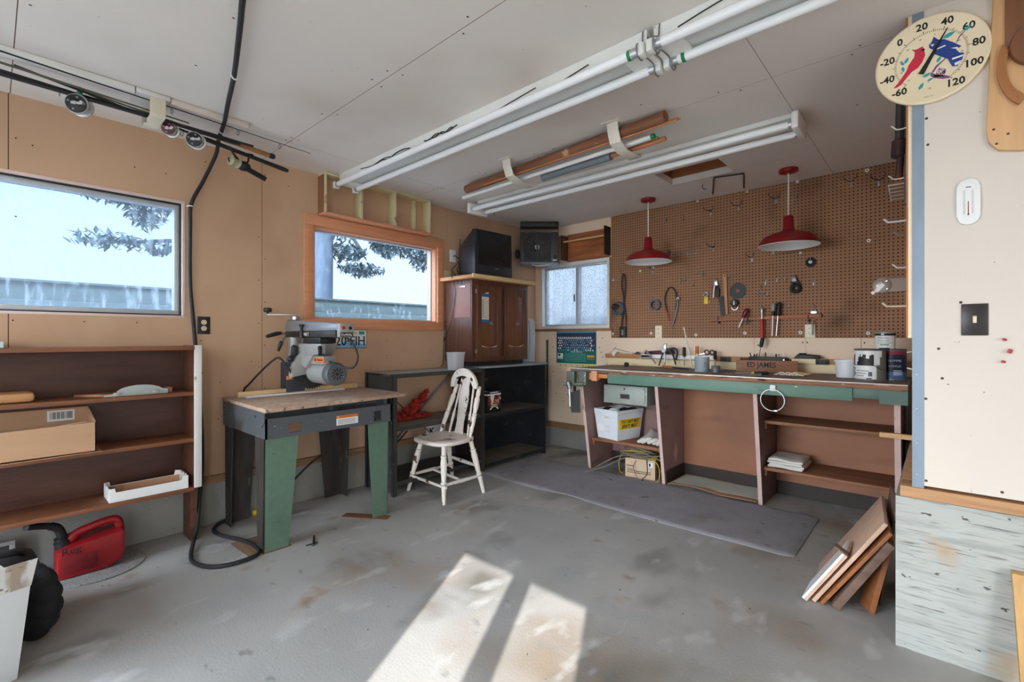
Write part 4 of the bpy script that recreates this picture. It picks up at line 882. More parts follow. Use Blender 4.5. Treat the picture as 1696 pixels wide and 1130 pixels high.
for _ in range(60):
    p = Vector((.40 + random.uniform(-.045, .045), -1.575 + random.uniform(-.045, .045), ZS + random.uniform(.008, .07)))
    d = Vector((random.gauss(0, 1), random.gauss(0, 1), random.gauss(0, .7))).normalized() * .012
    if p.z - abs(d.z) < ZS + .005: p.z = ZS + .005 + abs(d.z)
    mb.tube([p - d, p + d], .0025, 5)
part('screws', mb, 'steel', tb)['kind'] = 'stuff'
fb = thing('food_box', 'dark carton printed with a red food picture on the black shelving', 'box', (.34, -1.13, .506))
part('carton', MB().box(.27, .425, -1.215, -1.035, .5065, .71, .001), mat('dark_carton', (30, 26, 30), .4), fb)
mb = MB().box(.4252, .4256, -1.215, -1.035, .668, .682).box(.272, .42, -1.2156, -1.2152, .668, .682).box(.272, .42, -1.2156, -1.2152, .705, .7095)
mb.box(.4252, .4256, -1.18, -1.07, .690, .698).hexa([(.4252, -1.17, .60), (.4258, -1.17, .60), (.4258, -1.14, .60), (.4252, -1.14, .60)], [(.4252, -1.175, .67), (.4258, -1.175, .67), (.4258, -1.12, .67), (.4252, -1.12, .67)])
for k in range(9): a = R(30 + k * 15); mb.box(.4252, .4257, -1.125 + .055 * math.cos(a) - .009, -1.125 + .055 * math.cos(a) + .009, .515 + .045 * math.sin(a), .524 + .045 * math.sin(a))
part('label_print', mb, 'white', fb)
mb = MB()
for _ in range(46):
    y = random.uniform(-1.2, -1.045); z = random.uniform(.585, .66)
    if z > .62 and -1.18 < y < -1.12: continue
    mb.lathe([(random.uniform(.006, .012), 0), (.004, .0008)], (.4257 + random.uniform(0, .0006), y, z), (1, 0, 0), 8, random.choice((0, 0, 1, 2)))
for _ in range(16): mb.lathe([(random.uniform(.005, .009), 0), (.004, .0008)], (.4257, random.uniform(-1.18, -1.07), random.uniform(.565, .585)), (1, 0, 0), 8, random.choice((3, 2)))
part('food_picture', mb, [mat('food_red', (170, 40, 34), .4), mat('food_orange', (226, 120, 70), .4), mat('food_cream', (230, 206, 180), .4), mat('food_green', (96, 140, 60), .4)], fb)

# dark two door cabinet standing on the shelving
cz0, cz1 = .9455, 1.728
ca = thing('cabinet', 'dark walnut two door cabinet on the black shelving, television above it', 'cabinet', (.22, -1.0, cz0))
part('plinth', MB().box(.06, .375, -1.36, -.66, cz0, cz0 + .04), 'black', ca)
part('body', MB().box(.04, .41, -1.392, -.625, cz0 + .041, cz1, .002), 'walnut', ca)
M['walnut_door'] = wood('walnut_door', (98, 62, 44), 'z', .3, .28, 12); M['walnut_panel'] = wood('walnut_panel', (112, 68, 46), 'z', .3, .25, 12)
M['walnut_light'] = mat('worn_light_edge', (206, 184, 172), .5)
for i, (a, b) in enumerate(((-1.345, -1.035), (-.985, -.655))):
    z0, z1 = 1.03, 1.675; w = .055
    d = part('door', MB(), 'walnut_door', ca) if False else None
    mb = MB().box(.411, .432, a, a + w, z0, z1, .003).box(.411, .432, b - w, b, z0, z1, .003).box(.411, .432, a + w, b - w, z0, z0 + .085, .003)
    c = (a + b) / 2; hw = (b - a) / 2 - w
    mb.prism([(a + w, z1)] + [(c - hw + 2 * hw * k / 10, z1 - .055 - .03 * (abs(k - 5) / 5) ** 2 * 1.0) for k in range(11)] + [(b - w, z1)], (.411, 0, 0), (0, 1, 0), (0, 0, 1), .021)
    d = part('door', mb, 'walnut_door', ca)
    part('door_panel', MB().box(.411, .424, a + w, b - w, z0 + .085, z1 - .055, .003), 'walnut_panel', d)
    part('bottom_moulding', MB().prism([(c - hw + 2 * hw * k / 10, z0 + .087 + .018 * (abs(k - 5) / 5) ** 2 - .009) for k in range(11)] + [(c + hw - 2 * hw * k / 10, z0 + .095 + .018 * (abs(5 - k) / 5) ** 2 - .009) for k in range(11)], (.4245, 0, 0), (0, 1, 0), (0, 0, 1), .006), 'walnut_light', d, label='pale worn curved edge')
    part('knob', MB().lathe([(.006, 0), (.006, .012), (.016, .016), (.017, .022), (.012, .028)], (.424, c + .01, 1.335), (1, 0, 0), 16).lathe([(.02, 0), (.014, .003)], (.424, c + .01, 1.335), (1, 0, 0), 6), 'dull_steel', d)
    for hz in (1.62, 1.08):
        hy = a - .004 if i == 0 else b + .001
        part('hinge', MB().box(.411, .418, hy - .006, hy + .008, hz - .018, hz + .018, .001).cyl((.42, hy, hz - .018), (.42, hy, hz + .018), .004, 8), 'dull_steel', d)
nt_ = thing('taped_list', 'paper list held with blue tape on the left cabinet door', 'note', (.4245, -1.235, 1.34))
part('paper', MB().box(.4250, .4256, -1.285, -1.195, 1.352, 1.59), 'paper', nt_)
mb = MB()
for k in range(8): mb.box(.4256, .4258, -1.28, -1.2, 1.385 + k * .021, 1.387 + k * .021); mb.box(.4256, .4258, -1.276, -1.262, 1.392 + k * .021, 1.401 + k * .021)
part('print', mb, mat('grey_print', (130, 122, 116), .8), nt_)
part('tape', MB().box(.4258, .4262, -1.29, -1.192, 1.575, 1.605).box(.4258, .4262, -1.282, -1.200, 1.605, 1.622, m=1).box(.4258, .4262, -1.29, -1.196, 1.622, 1.642), ['blue_tape', 'white'], nt_, label='blue tape')
part('tape', MB().box(.4258, .4262, -1.294, -1.196, 1.345, 1.368), 'blue_tape', nt_, label='blue tape')
cp = thing('clipboard', 'brown clipboard hanging on the left side of the cabinet', 'clipboard', (.29, -1.395, 1.38))
part('board', MB().box(.175, .395, -1.3965, -1.3935, 1.385, 1.685, .0012), mat('hardboard_clip', (158, 114, 100), .5, 0, .06, 20), cp)
part('clip', MB().box(.25, .33, -1.403, -1.397, 1.655, 1.672, .002).tube([(.27, -1.40, 1.672), (.25, -1.402, 1.71), (.265, -1.402, 1.715), (.285, -1.402, 1.69), (.31, -1.402, 1.715), (.30, -1.40, 1.672)], .002, 6), 'steel', cp)
pk = thing('plank_shelf', 'light pine plank top carrying the television over the dark cabinet', 'plank', (.25, -1.0, 1.73))
part('plank', MB().box(.02, .46, -1.44, -.57, 1.7290, 1.762, .003), wood('pine_plank', (206, 150, 100), 'y', .6, .15, 12), pk)
part('edging', MB().box(.461, .475, -1.44, -.565, 1.7295, 1.768, .002), 'pine_y', pk, label='pale pine front edging')
part('stop_block', MB().box(.001, .015, -1.46, -1.30, 1.76, 1.84, .002), 'cubby', pk)
part('ply_pad', MB().box(.05, .45, -1.33, -.72, 1.7625, 1.772, .002), 'wood_shelf', pk)

tv = thing('television', 'bulky black cathode tube television on a pine plank over the cabinet', 'television', (.28, -1.11, 1.7725))
M['tv'] = mat('charcoal_tv_plastic', (44, 46, 52), .38, 0, .06, 8)
T = Matrix.Translation((.30, -1.115, 1.7725)) @ Matrix.Rotation(R(-3), 4, 'Z')
def tq(x, y, z): return T @ Vector((x, y, z))
mb = MB().hexa([tq(.07, -.24, .004), tq(.13, -.24, .004), tq(.13, .235, .004), tq(.07, .235, .004)], [tq(.07, -.235, .415), tq(.125, -.235, .415), tq(.125, .23, .415), tq(.07, .23, .415)], bev=.012)
mb.hexa([tq(-.25, -.13, .05), tq(.07, -.232, .004), tq(.07, .228, .004), tq(-.25, .13, .05)], [tq(-.25, -.13, .30), tq(.07, -.228, .41), tq(.07, .224, .41), tq(-.25, .13, .30)], bev=.015)
part('case', mb, 'tv', tv)
scr = mat('tv_screen_glass', (34, 36, 40), .08, 0, .02)
mb = MB().grid(12, 10, lambda u, v: tq(.1335 + .014 * (1 - (2 * u - 1) ** 2) * (1 - (2 * v - 1) ** 2), -.20 + .40 * u, .105 + .285 * v), thick=.004, n=(1, 0, 0))
part('screen', mb, scr, tv)
mb = MB()
for (a, b, c_, d_) in ((-.215, .212, .39, .405), (-.215, .212, .092, .105), (-.215, -.20, .105, .39), (.198, .212, .105, .39)): mb.hexa([tq(.128, a, c_), tq(.137, a, c_), tq(.137, b, c_), tq(.128, b, c_)], [tq(.128, a, d_), tq(.137, a, d_), tq(.137, b, d_), tq(.128, b, d_)], bev=.003)
part('bezel', mb, 'black', tv)
mb = MB()
for y in (-.10, -.07, -.05, -.03, .0): mb.hexa([tq(.128, y, .045), tq(.136, y, .045), tq(.136, y + .01, .045), tq(.128, y + .01, .045)], [tq(.128, y, .05), tq(.136, y, .05), tq(.136, y + .01, .05), tq(.128, y + .01, .05)])
mb.hexa([tq(.128, .0, .066), tq(.1375, .0, .066), tq(.1375, .045, .066), tq(.128, .045, .066)], [tq(.128, .0, .074), tq(.1375, .0, .074), tq(.1375, .045, .074), tq(.128, .045, .074)], 1)
part('control_buttons', mb, ['dark_steel', 'dull_steel'], tv)
cx_ = thing('antenna_plate', 'white blank wall plate with antenna lead left of the television', 'wall plate', (.004, -1.26, 1.93))
part('cover_plate', MB().box(.0005, .006, -1.305, -1.228, 1.935, 2.05, .002), 'white', cx_)
part('lead', MB().tube(spline([(.006, -1.262, 1.99), (.04, -1.262, 1.99), (.07, -1.235, 1.94), (.06, -1.26, 1.85), (.08, -1.225, 1.80), (.07, -1.24, 1.88), (.06, -1.255, 1.79), (.03, -1.30, 1.85), (.04, -1.24, 1.92), (.06, -1.22, 1.99), (.05, -1.22, 2.08), (.04, -1.20, 2.16)], 6), .004, 6), 'rubber', cx_)
ol = outlet('wall_outlet', 'ivory outlet with black plug left of the dark cabinet', 'x', 0, -1.382, -1.315, 1.215, 1.335, 'ivory', 'ivory')
pw = thing('plug_adapter', 'black plug and cord in the outlet beside the dark cabinet', 'plug', (.03, -1.35, 1.28))
part('plug', MB().box(.0095, .05, -1.372, -1.325, 1.275, 1.325, .004).box(.0095, .035, -1.365, -1.335, 1.235, 1.262, .004), 'black', pw)
part('cord', MB().tube(spline([(.05, -1.35, 1.30), (.06, -1.385, 1.35), (.04, -1.40, 1.33), (.03, -1.40, 1.1), (.04, -1.42, .95), (.05, -1.45, .94)], 6), .0035, 6).tube(spline([(.03, -1.35, 1.24), (.05, -1.41, 1.18), (.16, -1.405, 1.4), (.2, -1.405, 1.62), (.19, -1.42, 1.73), (.2, -1.45, 1.76), (.15, -1.36, 1.80)], 6), .003, 6), 'rubber', pw)

bw = MB()
def bwf(k):
    return [(.075 + .012 * math.sin(5 * math.pi * 2 * k / 30), z) for z in ()]
bw.lathe([(.058, 0), (.068, .03), (.07, .2), (.066, .35), (.07, .43), (.058, .46), (.03, .465)], (.165, -.335, .9445), (0, 0, 1), 18)
for k in range(5): bw.tube([(.165 + .066 * math.cos(k - 1.6), -.335 + .066 * math.sin(k - 1.6), .95), (.165 + .072 * math.cos(k - 1.5), -.335 + .072 * math.sin(k - 1.5), 1.2), (.165 + .066 * math.cos(k - 1.6), -.335 + .066 * math.sin(k - 1.6), 1.39)], .012, 8)
solo('bubble_wrap_roll', bw, clear_plastic('cloudy_plastic_film', (212, 220, 228), .78), 'upright roll of cloudy plastic film right of the cabinet', 'plastic roll')
solo('garden_stake', MB().tube([(.20, -.03, .2625), (.185, -.012, 1.165)], .011, 10).tube([(.1855, -.0125, 1.14), (.185, -.012, 1.178)], .0125, 10), mat('dark_green_stake', (54, 70, 44), .6), 'dark green stake leaning in the corner behind black shelving', 'stake')
solo('metal_strip', MB().hexa([(.20, -.05, .2635), (.225, -.06, .2635), (.225, -.056, .2635), (.20, -.046, .2635)], [(.165, -.012, .74), (.20, -.018, .72), (.20, -.014, .72), (.165, -.008, .74)]), 'galv', 'grey metal strip leaning low in the corner beside black shelving', 'strip')

# fan heater hung across the corner, bracket above
hp, hq = Vector((.205, -.50, 0)), Vector((.505, -.228, 0)); hd = (hq - hp).normalized(); hn = Vector((hd.y, -hd.x, 0)); wl = (hq - hp).length
def hb(mb, a0, a1, d0, d1, z0, z1, bev=0, m=0):
    P = [(a0, d0), (a1, d0), (a1, d1), (a0, d1)]
    b = [hp + hd * a + hn * d for a, d in P]
    return mb.hexa([v + Vector((0, 0, z0)) for v in b], [v + Vector((0, 0, z1)) for v in b], m, bev)
M['heater'] = mat('charcoal_heater_steel', (60, 58, 58), .45, .3, .12, 8)
he = thing('fan_heater', 'square charcoal fan heater hung from the ceiling across the corner', 'heater', tuple((hp + hq) / 2 + Vector((0, 0, 2.0))))
mb = MB(); g0, g1 = .035, wl - .085
hb(mb, 0, wl, -.20, -.02, 2.0, 2.325, .004)
hb(mb, 0, g0, -.02, 0, 2.0, 2.325, .002); hb(mb, g1, wl, -.02, 0, 2.0, 2.325, .002); hb(mb, g0, g1, -.02, 0, 2.0, 2.02); hb(mb, g0, g1, -.02, 0, 2.31, 2.325)
part('housing', mb, 'heater', he)
mb = MB(); hb(mb, g0, g1, -.0195, -.018, 2.02, 2.31); part('dark_opening', mb, 'black', he)
mb = MB(); cc = hp + hd * ((g0 + g1) / 2) + Vector((0, 0, 2.165)) + hn * -.004
mb.torus(cc, hn, .137, .004, 36, 6); hb(mb, (g0 + g1) / 2 - .009, (g0 + g1) / 2 + .009, -.008, -.001, 2.02, 2.31)
for z in (2.115, 2.155, 2.19, 2.225): hb(mb, g0, g1, -.009, -.003, z - .003, z + .003)
part('grille', mb, 'heater', he)
mb = MB()
for k in range(4):
    a = R(45 + 90 * k); d = hd * math.cos(a) + Vector((0, 0, math.sin(a))); s = hd * -math.sin(a) + Vector((0, 0, math.cos(a)))
    b = cc - hn * .012; mb._new([b + d * .02, b + d * .09 + s * .04, b + d * .1 - s * .03, b + d * .02 - s * .01 - hn * .002, b + d * .09 + s * .04 - hn * .002, b + d * .1 - s * .03 - hn * .002], [(0, 1, 2), (5, 4, 3), (0, 3, 4, 1), (1, 4, 5, 2), (2, 5, 3, 0)])
part('fan', mb, 'dark_steel', he)
part('fan_hub', MB().lathe([(.026, -.012), (.026, .002), (.014, .004)], cc - hn * .004, hn, 14), 'steel', he)
kc = hp + hd * (wl - .04) + Vector((0, 0, 2.06)); part('dial', MB().lathe([(.018, 0), (.018, .008), (.012, .012)], kc, hn, 16), 'black', he)
mb = MB(); hb(mb, wl - .065, wl - .02, 0, .001, 2.02, 2.03); part('badge', mb, 'white', he)
mb = MB(); hb(mb, 0, wl, -.15, -.01, 2.385, 2.4385, .002); hb(mb, -.003, .0, -.1, -.05, 2.2, 2.40); hb(mb, wl, wl + .003, -.1, -.05, 2.2, 2.40); part('mounting_bracket', mb, 'heater', he)
mb = MB(); hb(mb, -.002, wl + .002, -.2, .004, 1.988, 1.9995, .002); part('bottom_rail', mb, 'galv', he, label='pale bottom rail')
part('cord', MB().tube(spline([hp + hd * .12 + Vector((0, 0, 1.985)) - hn * .05, hp + hd * .18 + Vector((0, 0, 1.965)), hp + hd * .25 + Vector((0, 0, 1.97)), hp + hd * .32 + Vector((0, 0, 1.985)) - hn * .05], 6), .005, 6), 'white', he)
part('knob', MB().ball(hp + hd * -.03 + Vector((0, 0, 2.10)) - hn * .06, (.028, .028, .05), 0, 12, 8), 'black', he)

wf_ = thing('wall_box_frame', 'open brown wooden box frame with figured plywood back above corner window', 'box frame', (.73, -.06, 2.05))
part('back_panel', MB().box(.47, .985, -.012, -.001, 2.045, 2.33), wood('figured_fir_ply', (156, 92, 52), 'x', .6, .45, 7), wf_)
part('side_board', MB().box(.452, .468, -.12, -.001, 2.045, 2.31, .002), wood('dark_side_board', (84, 56, 38), 'z', .6, .15), wf_)
part('side_board', MB().box(.987, .998, -.001 - .12, -.001, 2.045, 2.335, .002), M['darkbase'], wf_)
part('cross_batten', MB().box(.4695, .985, -.10, -.07, 2.232, 2.25, .002), 'pine', wf_)
part('bottom_lip', MB().box(.47, .985, -.02, -.001, 2.032, 2.044), 'wood_shelf', wf_)

# ---------------------------------------------------------------- distressed white kitchen chair
M['chair'] = mat('distressed_white_paint', (232, 223, 213), .45, 0, .05, 5, (1, 1, 1), .04, 40, [((78, 54, 42), 11, .625, .02, (1, 1, 1.2)), ((180, 160, 144), 30, .68, .05, (1, 1, 1))])
M['ring_dark'] = mat('worn_dark_ring', (74, 54, 44), .6)
ch = thing('kitchen_chair', 'distressed white wooden chair with fiddle back and turned legs', 'chair', (.63, -1.88, 0))
SC = Vector((.635, -1.895))
def seat_pt(a, r):
    c_, s_ = math.cos(a), math.sin(a); ex = .62
    w = .205 - .02 * (s_ if s_ > 0 else 0)
    return (SC.x + r * w * math.copysign(abs(c_) ** ex, c_), SC.y + r * .205 * math.copysign(abs(s_) ** ex, s_))
n = 40; V = []; F = []
for (r, z) in ((.0, .395), (.88, .395), (1.0, .408), (1.0, .425), (.96, .433), (.6, .428), (.0, .426)):
    for k in range(n): x, y = seat_pt(2 * math.pi * k / n, max(r, .002)); V.append((x, y, z))
for i in range(6):
    for k in range(n): F.append((i * n + k, i * n + (k + 1) % n, (i + 1) * n + (k + 1) % n, (i + 1) * n + k))
mb = MB(); mb._new(V, F); part('seat', mb, 'chair', ch, 45)
def turned(a, b, scale=1.0, rings=True, prof=None):
    a = Vector(a); b = Vector(b); l = (b - a).length
    prof = prof or [(0, .011), (.03, .013), (.28, .017), (.31, .021), (.335, .014), (.35, .022), (.375, .022), (.39, .016), (.55, .021), (.72, .024), (.80, .019), (.83, .024), (.86, .017), (1.0, .017)]
    mb = MB().lathe([(r * scale, t_ * l) for t_, r in prof], a, b - a, 14)
    if rings:
        for t_ in (.342, .845): mb.lathe([(.019 * scale, t_ * l - .002), (.0225 * scale, t_ * l), (.019 * scale, t_ * l + .002)], a, b - a, 14, 1)
    return mb
feet = {'fl': ((.392, -2.06, 0), (.505, -2.02, .398)), 'fr': ((.856, -2.085, 0), (.79, -2.03, .398)), 'br': ((.872, -1.70, 0), (.79, -1.76, .398)), 'bl': ((.40, -1.61, 0), (.49, -1.75, .398))}
L_ = {k: (Vector(v[0]), Vector(v[1])) for k, v in feet.items()}
for k, (a, b) in L_.items(): part('leg', turned(a, b, 1.05), ['chair', 'ring_dark'], ch)
def stretch(a, b, ta, tb): 
    p = L_[a][0].lerp(L_[a][1], ta); q_ = L_[b][0].lerp(L_[b][1], tb); l = (q_ - p).length
    return MB().lathe([(.009, 0), (.011, .1 * l), (.015, .5 * l), (.011, .9 * l), (.009, l)], p, q_ - p, 12)
part('stretcher', stretch('fl', 'bl', .33, .33), 'chair', ch); part('stretcher', stretch('fr', 'br', .33, .33), 'chair', ch)
part('stretcher', stretch('bl', 'br', .52, .52), 'chair', ch)
pm = [(L_['fl'][0].lerp(L_['fl'][1], .33) + L_['bl'][0].lerp(L_['bl'][1], .33)) / 2, (L_['fr'][0].lerp(L_['fr'][1], .33) + L_['br'][0].lerp(L_['br'][1], .33)) / 2]
part('stretcher', MB().lathe([(.009, 0), (.013, .2), (.009, (pm[1] - pm[0]).length)], pm[0], pm[1] - pm[0], 12), 'chair', ch)
part('stretcher', MB().lathe([(.009, 0), (.012, .2), (.009, .44)], L_['fl'][0].lerp(L_['fl'][1], .30), L_['fr'][0].lerp(L_['fr'][1], .30) - L_['fl'][0].lerp(L_['fl'][1], .30), 12), 'chair', ch)
BP = [(0, .013), (.25, .018), (.40, .020), (.42, .014), (.44, .021), (.46, .014), (.6, .021), (.75, .022), (.80, .014), (.83, .019), (1, .015)]
tl, t2 = Vector((.500, -1.642, .815)), Vector((.766, -1.642, .81))
for a, b in ((Vector((.445, -1.775, .43)), tl), (Vector((.80, -1.775, .43)), t2)): part('back_post', turned(a, b, 1, False, BP), 'chair', ch)
# arched crest rail
out = []; inn = []
for k in range(15):
    a = R(180 - 180 * k / 14); out.append((.635 + .158 * math.cos(a), .80 + .158 * math.sin(a))); inn.append((.635 + .112 * math.cos(a), .80 + .102 * math.sin(a)))
mb = MB().prism(out + inn[::-1], (0, -1.625, 0), (1, 0, 0), (0, -.06, .998), .026, bev=.004)
part('crest_rail', mb, 'chair', ch)
prof = [(0, .052), (.08, .042), (.2, .036), (.3, .045), (.36, .040), (.40, .047), (.5, .052), (.6, .056), (.7, .048), (.78, .036), (.86, .046), (.93, .054), (1, .046)]
A, B = Vector((.622, -1.728, .43)), Vector((.637, -1.642, .915))
ptsL = [(-w, t_ * (B - A).length) for t_, w in prof]; ptsR = [(w, t_ * (B - A).length) for t_, w in prof][::-1]
up = (B - A).normalized(); xd = Vector((1, 0, -.03)).normalized()
part('splat', MB().prism(ptsL + ptsR, A - Vector((0, .005, 0)), xd, up, .010, bev=.002), 'chair', ch, label='fiddle shaped back splat')
for x0, x1 in ((.52, .565), (.74, .71)):
    a, b = Vector((x0, -1.748, .43)), Vector((x1, -1.638, .885)); l = (b - a).length
    part('spindle', MB().lathe([(.007, 0), (.011, .1), (.012, .16), (.008, .18), (.009, l)], a, b - a, 10), 'chair', ch)
# ================================================================ rug, workbench and everything in it
rg = random.Random(5)
def rugf(u, v):
    x = .505 + 2.40 * u; y = -1.347 + .765 * v
    # rounded far corner and a slightly wavy edge
    if u > .97: y = -1.347 + .03 * ((u - .97) / .03) ** 2 + (.765 - .06 * ((u - .97) / .03) ** 2) * v
    e = min(v * .765, (1 - v) * .765, u * 2.4, (1 - u) * 2.4) / .035
    z = .0045 + .009 * math.sin(min(1, e) * math.pi / 2) + .0012 * math.sin(13 * x) * math.sin(9 * y) * min(1, e)
    if v < .03 and .30 < u < .46: z += .010 * math.sin(math.pi * (u - .30) / .16)
    return (x, y + .006 * math.sin(5 * x) * (1 - v), z)
solo('rug', MB().grid(110, 60, rugf, thick=.0035), 'rug', 'long dirty grey rug on the floor in front of the workbench', 'rug')

M['toe'] = M['darkbase']
be = thing('workbench', 'long wooden workbench with green apron and mauve leg panels', 'workbench', (2.2, -.45, 0))
ZT = .93
part('bench_top', MB().box(1.02, 3.36, -.742, -.025, .897, ZT - .002, .002), 'bench_top', be)
part('front_lamination', MB().box(1.395, 3.36, -.752, -.7425, .895, ZT - .006), 'ply_edge', be, label='worn layered plywood front edge')
part('metal_edging', MB().box(1.0, 3.36, -.757, -.735, ZT - .0055, ZT + .0005, .001), 'edging', be, label='pale metal edging strip')
part('apron', MB().box(1.40, 3.10, -.745, -.722, .815, .8945, .002), 'green_paint', be, label='chipped green apron board')
part('apron', MB().box(3.1015, 3.30, -.738, -.722, .835, .8945, .002).box(3.23, 3.36, -.742, -.7385, .81, .893), mat('dark_green_paint', (76, 104, 92), .5, 0, .1, 5), be, label='darker green apron end')
part('jaw_block', MB().box(1.0, 1.305, -.748, -.70, .835, .896, .003).box(.985, 1.03, -.76, -.70, .86, .922, .003), mat('pink_wood', (214, 150, 120), .6, 0, .08, 6), be, label='pinkish wooden jaw block')
part('jaw_block', MB().box(1.255, 1.31, -.772, -.749, .828, .915, .003), 'salmon', be, label='orange brown wooden jaw cheek')
part('jaw_block', MB().box(1.312, 1.398, -.75, -.72, .855, .89, .003).cyl((1.38, -.75, .873), (1.38, -.7515, .873), .004, 10, 1), [mat('orange_varnish', (206, 130, 58), .4, 0, .06), 'ink'], be, label='orange varnished spacer block')
def bpanel(x0, x1, yb=-.16):
    mb = MB(); z1 = .897
    def prof(x): return [Vector((x, -.565, 0)), Vector((x, -.705, .80)), Vector((x, -.705, z1)), Vector((x, yb, z1)), Vector((x, yb, 0))]
    a = prof(x0); b = prof(x1)
    vs, fs = mb._new(a + b, [(0, 1, 2, 3, 4)[::-1], (5, 6, 7, 8, 9)] + [(i, (i + 1) % 5, 5 + (i + 1) % 5, 5 + i) for i in range(5)])
    for f in fs[2:4]: f.material_index = 1
    return mb
for x0, x1 in ((1.095, 1.122), (1.805, 1.832), (2.53, 2.557), (3.295, 3.325)): part('leg_panel', bpanel(x0, x1), ['mauve', 'mauve_edge'], be)
part('patch', MB().prism([(-.36, .14), (-.325, .23), (-.36, .32), (-.395, .23)], (1.832, 0, 0), (0, 1, 0), (0, 0, 1), .0015), mat('mauve_patch', (166, 126, 120), .6), be, label='diamond patch of paint')
for x0, x1, m in ((1.1235, 1.8035, 'mauve'), (1.8335, 2.5285, 'bench_back'), (2.5585, 3.2935, 'bench_back')):
    part('back_panel', MB().box(x0, x1, -.185, -.175, .10, .895), m, be)
    part('toe_board', MB().box(x0, x1, -.192, -.1855, .002, .105), 'toe', be)
part('toe_board', MB().box(1.8335, 1.8395, -.56, -.193, .002, .11), 'toe', be)
part('shelf', MB().box(1.1235, 1.8035, -.555, -.187, .262, .287, .002), 'bench_shelf', be)
for z in (.61, .275): part('shelf', MB().box(2.5585, 3.2935, -.55, -.187, z - .022, z, .002), 'bench_shelf', be)
for z in (.588, .253): part('cleat', MB().box(2.5585, 2.575, -.53, -.22, z - .045, z - .0005, .002), 'bench_shelf', be)
part('cleat', MB().box(1.1235, 1.14, -.54, -.22, .222, .2615, .002), 'bench_shelf', be)
solo('wood_block', MB().box(3.23, 3.415, -.745, -.712, .615, .643, .002), 'pine', 'short pine block wedged beside the right end of the bench', 'block')

# vise on the left end
vi = thing('bench_vise', 'green steel bench vise with a silver handle at the left end of bench', 'vise', (1.1, -.8, .76))
M['vise'] = mat('vise_green', (92, 104, 88), .45, .3, .15, 12, specks=[((168, 170, 162), 50, .64, .04, (1, 1, 1))])
def ridged(x0, x1, y0, y1, z0, z1):
    mb = MB().box(x0, x1, y0, y1, z0, z1, .004)
    for i in range(4):
        for j in range(6): mb.box(x0 + .01 + i * (x1 - x0 - .02) / 4, x0 + .01 + (i + .75) * (x1 - x0 - .02) / 4, y0 - .002, y0, z0 + .03 + j * .0125, z0 + .037 + j * .0125, m=1)
    return mb
part('front_jaw', ridged(1.045, 1.125, -.845, -.80, .80, .908), ['vise', 'dull_steel'], vi)
part('rear_jaw', ridged(1.14, 1.225, -.81, -.762, .79, .908), ['vise', 'dull_steel'], vi)
part('screw_body', MB().box(1.07, 1.2, -.80, -.7625, .775, .79, .004).cyl((1.03, -.83, .79), (1.20, -.80, .80), .018, 14), 'vise', vi)
part('brand_badge', MB().box(1.15, 1.2, -.8125, -.811, .795, .815), 'red_tool', vi, label='small red badge')
part('hub', MB().cyl((1.075, -.86, .815), (1.095, -.86, .755), .022, 16, 0, .004).cyl((1.03, -.86, .792), (1.06, -.86, .79), .012, 12), 'dull_steel', vi)
part('handle', MB().tube([(1.087, -.865, .80), (1.10, -.866, .61)], .0105, 12).ball((1.10, -.866, .605), .014), 'steel', vi, label='silver handle bar')
bl = MB().hexa([(1.03, -.745, .525), (1.09, -.70, .525), (1.09, -.695, .525), (1.03, -.74, .525)], [(1.0, -.765, .70), (1.085, -.70, .735), (1.085, -.695, .735), (1.0, -.76, .70)]).box(1.04, 1.06, -.735, -.715, .72, .80)
solo('dust_shovel', bl, 'black', 'black plastic scraper hanging under the vise', 'scraper')

dr = thing('drawer_box', 'grey rusty metal drawer box hung under the left of the bench top', 'drawer box', (1.43, -.35, .61))
M['drawer'] = mat('grey_drawer_paint', (160, 168, 160), .5, .1, .07, 5, specks=[((120, 100, 78), 16, .66, .04, (1, 1, 1)), ((200, 202, 196), 40, .66, .05, (1, 1, 1))])
part('case', MB().box(1.21, 1.635, -.49, -.2, .612, .775, .003), 'drawer', dr)
mb = MB().box(1.225, 1.618, -.500, -.4905, .635, .765, .002)
df = part('drawer_front', mb, 'drawer', dr)
part('pull', MB().box(1.385, 1.475, -.5015, -.5003, .665, .70).box(1.385, 1.475, -.506, -.5015, .698, .702).box(1.385, 1.475, -.506, -.5015, .662, .666), ['dark_steel'], df)
part('lock', MB().cyl((1.425, -.5003, .748), (1.425, -.503, .748), .008, 12), 'black', df)

to = thing('mail_tote', 'white corrugated plastic tote with yellow sticker on the left bench shelf', 'tote', (1.24, -.36, .288))
zt = .2885
A0 = [(1.155, -.50), (1.385, -.55), (1.45, -.265), (1.22, -.215)]
A1 = [(1.128, -.525), (1.400, -.575), (1.475, -.235), (1.195, -.195)]
V0 = [Vector((x, y, zt)) for x, y in A0]; V1 = [Vector((x, y, .555)) for x, y in A1]
M['tote'] = mat('tote_plastic', (222, 226, 230), .45, 0, .03, 5)
mb = MB(); ins = lambda P, c, k: [c + (p - c) * k for p in P]
c0 = sum(V0, Vector()) / 4; c1 = sum(V1, Vector()) / 4
I0 = [p + Vector((0, 0, .004)) for p in ins(V0, c0, .97)]; I1 = ins(V1, c1, .97)
mb._new(V0 + V1 + I0 + I1, [(3, 2, 1, 0), (0, 1, 5, 4), (1, 2, 6, 5), (2, 3, 7, 6), (3, 0, 4, 7), (8, 9, 10, 11), (12, 13, 9, 8), (13, 14, 10, 9), (14, 15, 11, 10), (15, 12, 8, 11), (4, 5, 13, 12), (5, 6, 14, 13), (6, 7, 15, 14), (7, 4, 12, 15)])
part('body', mb, 'tote', to)
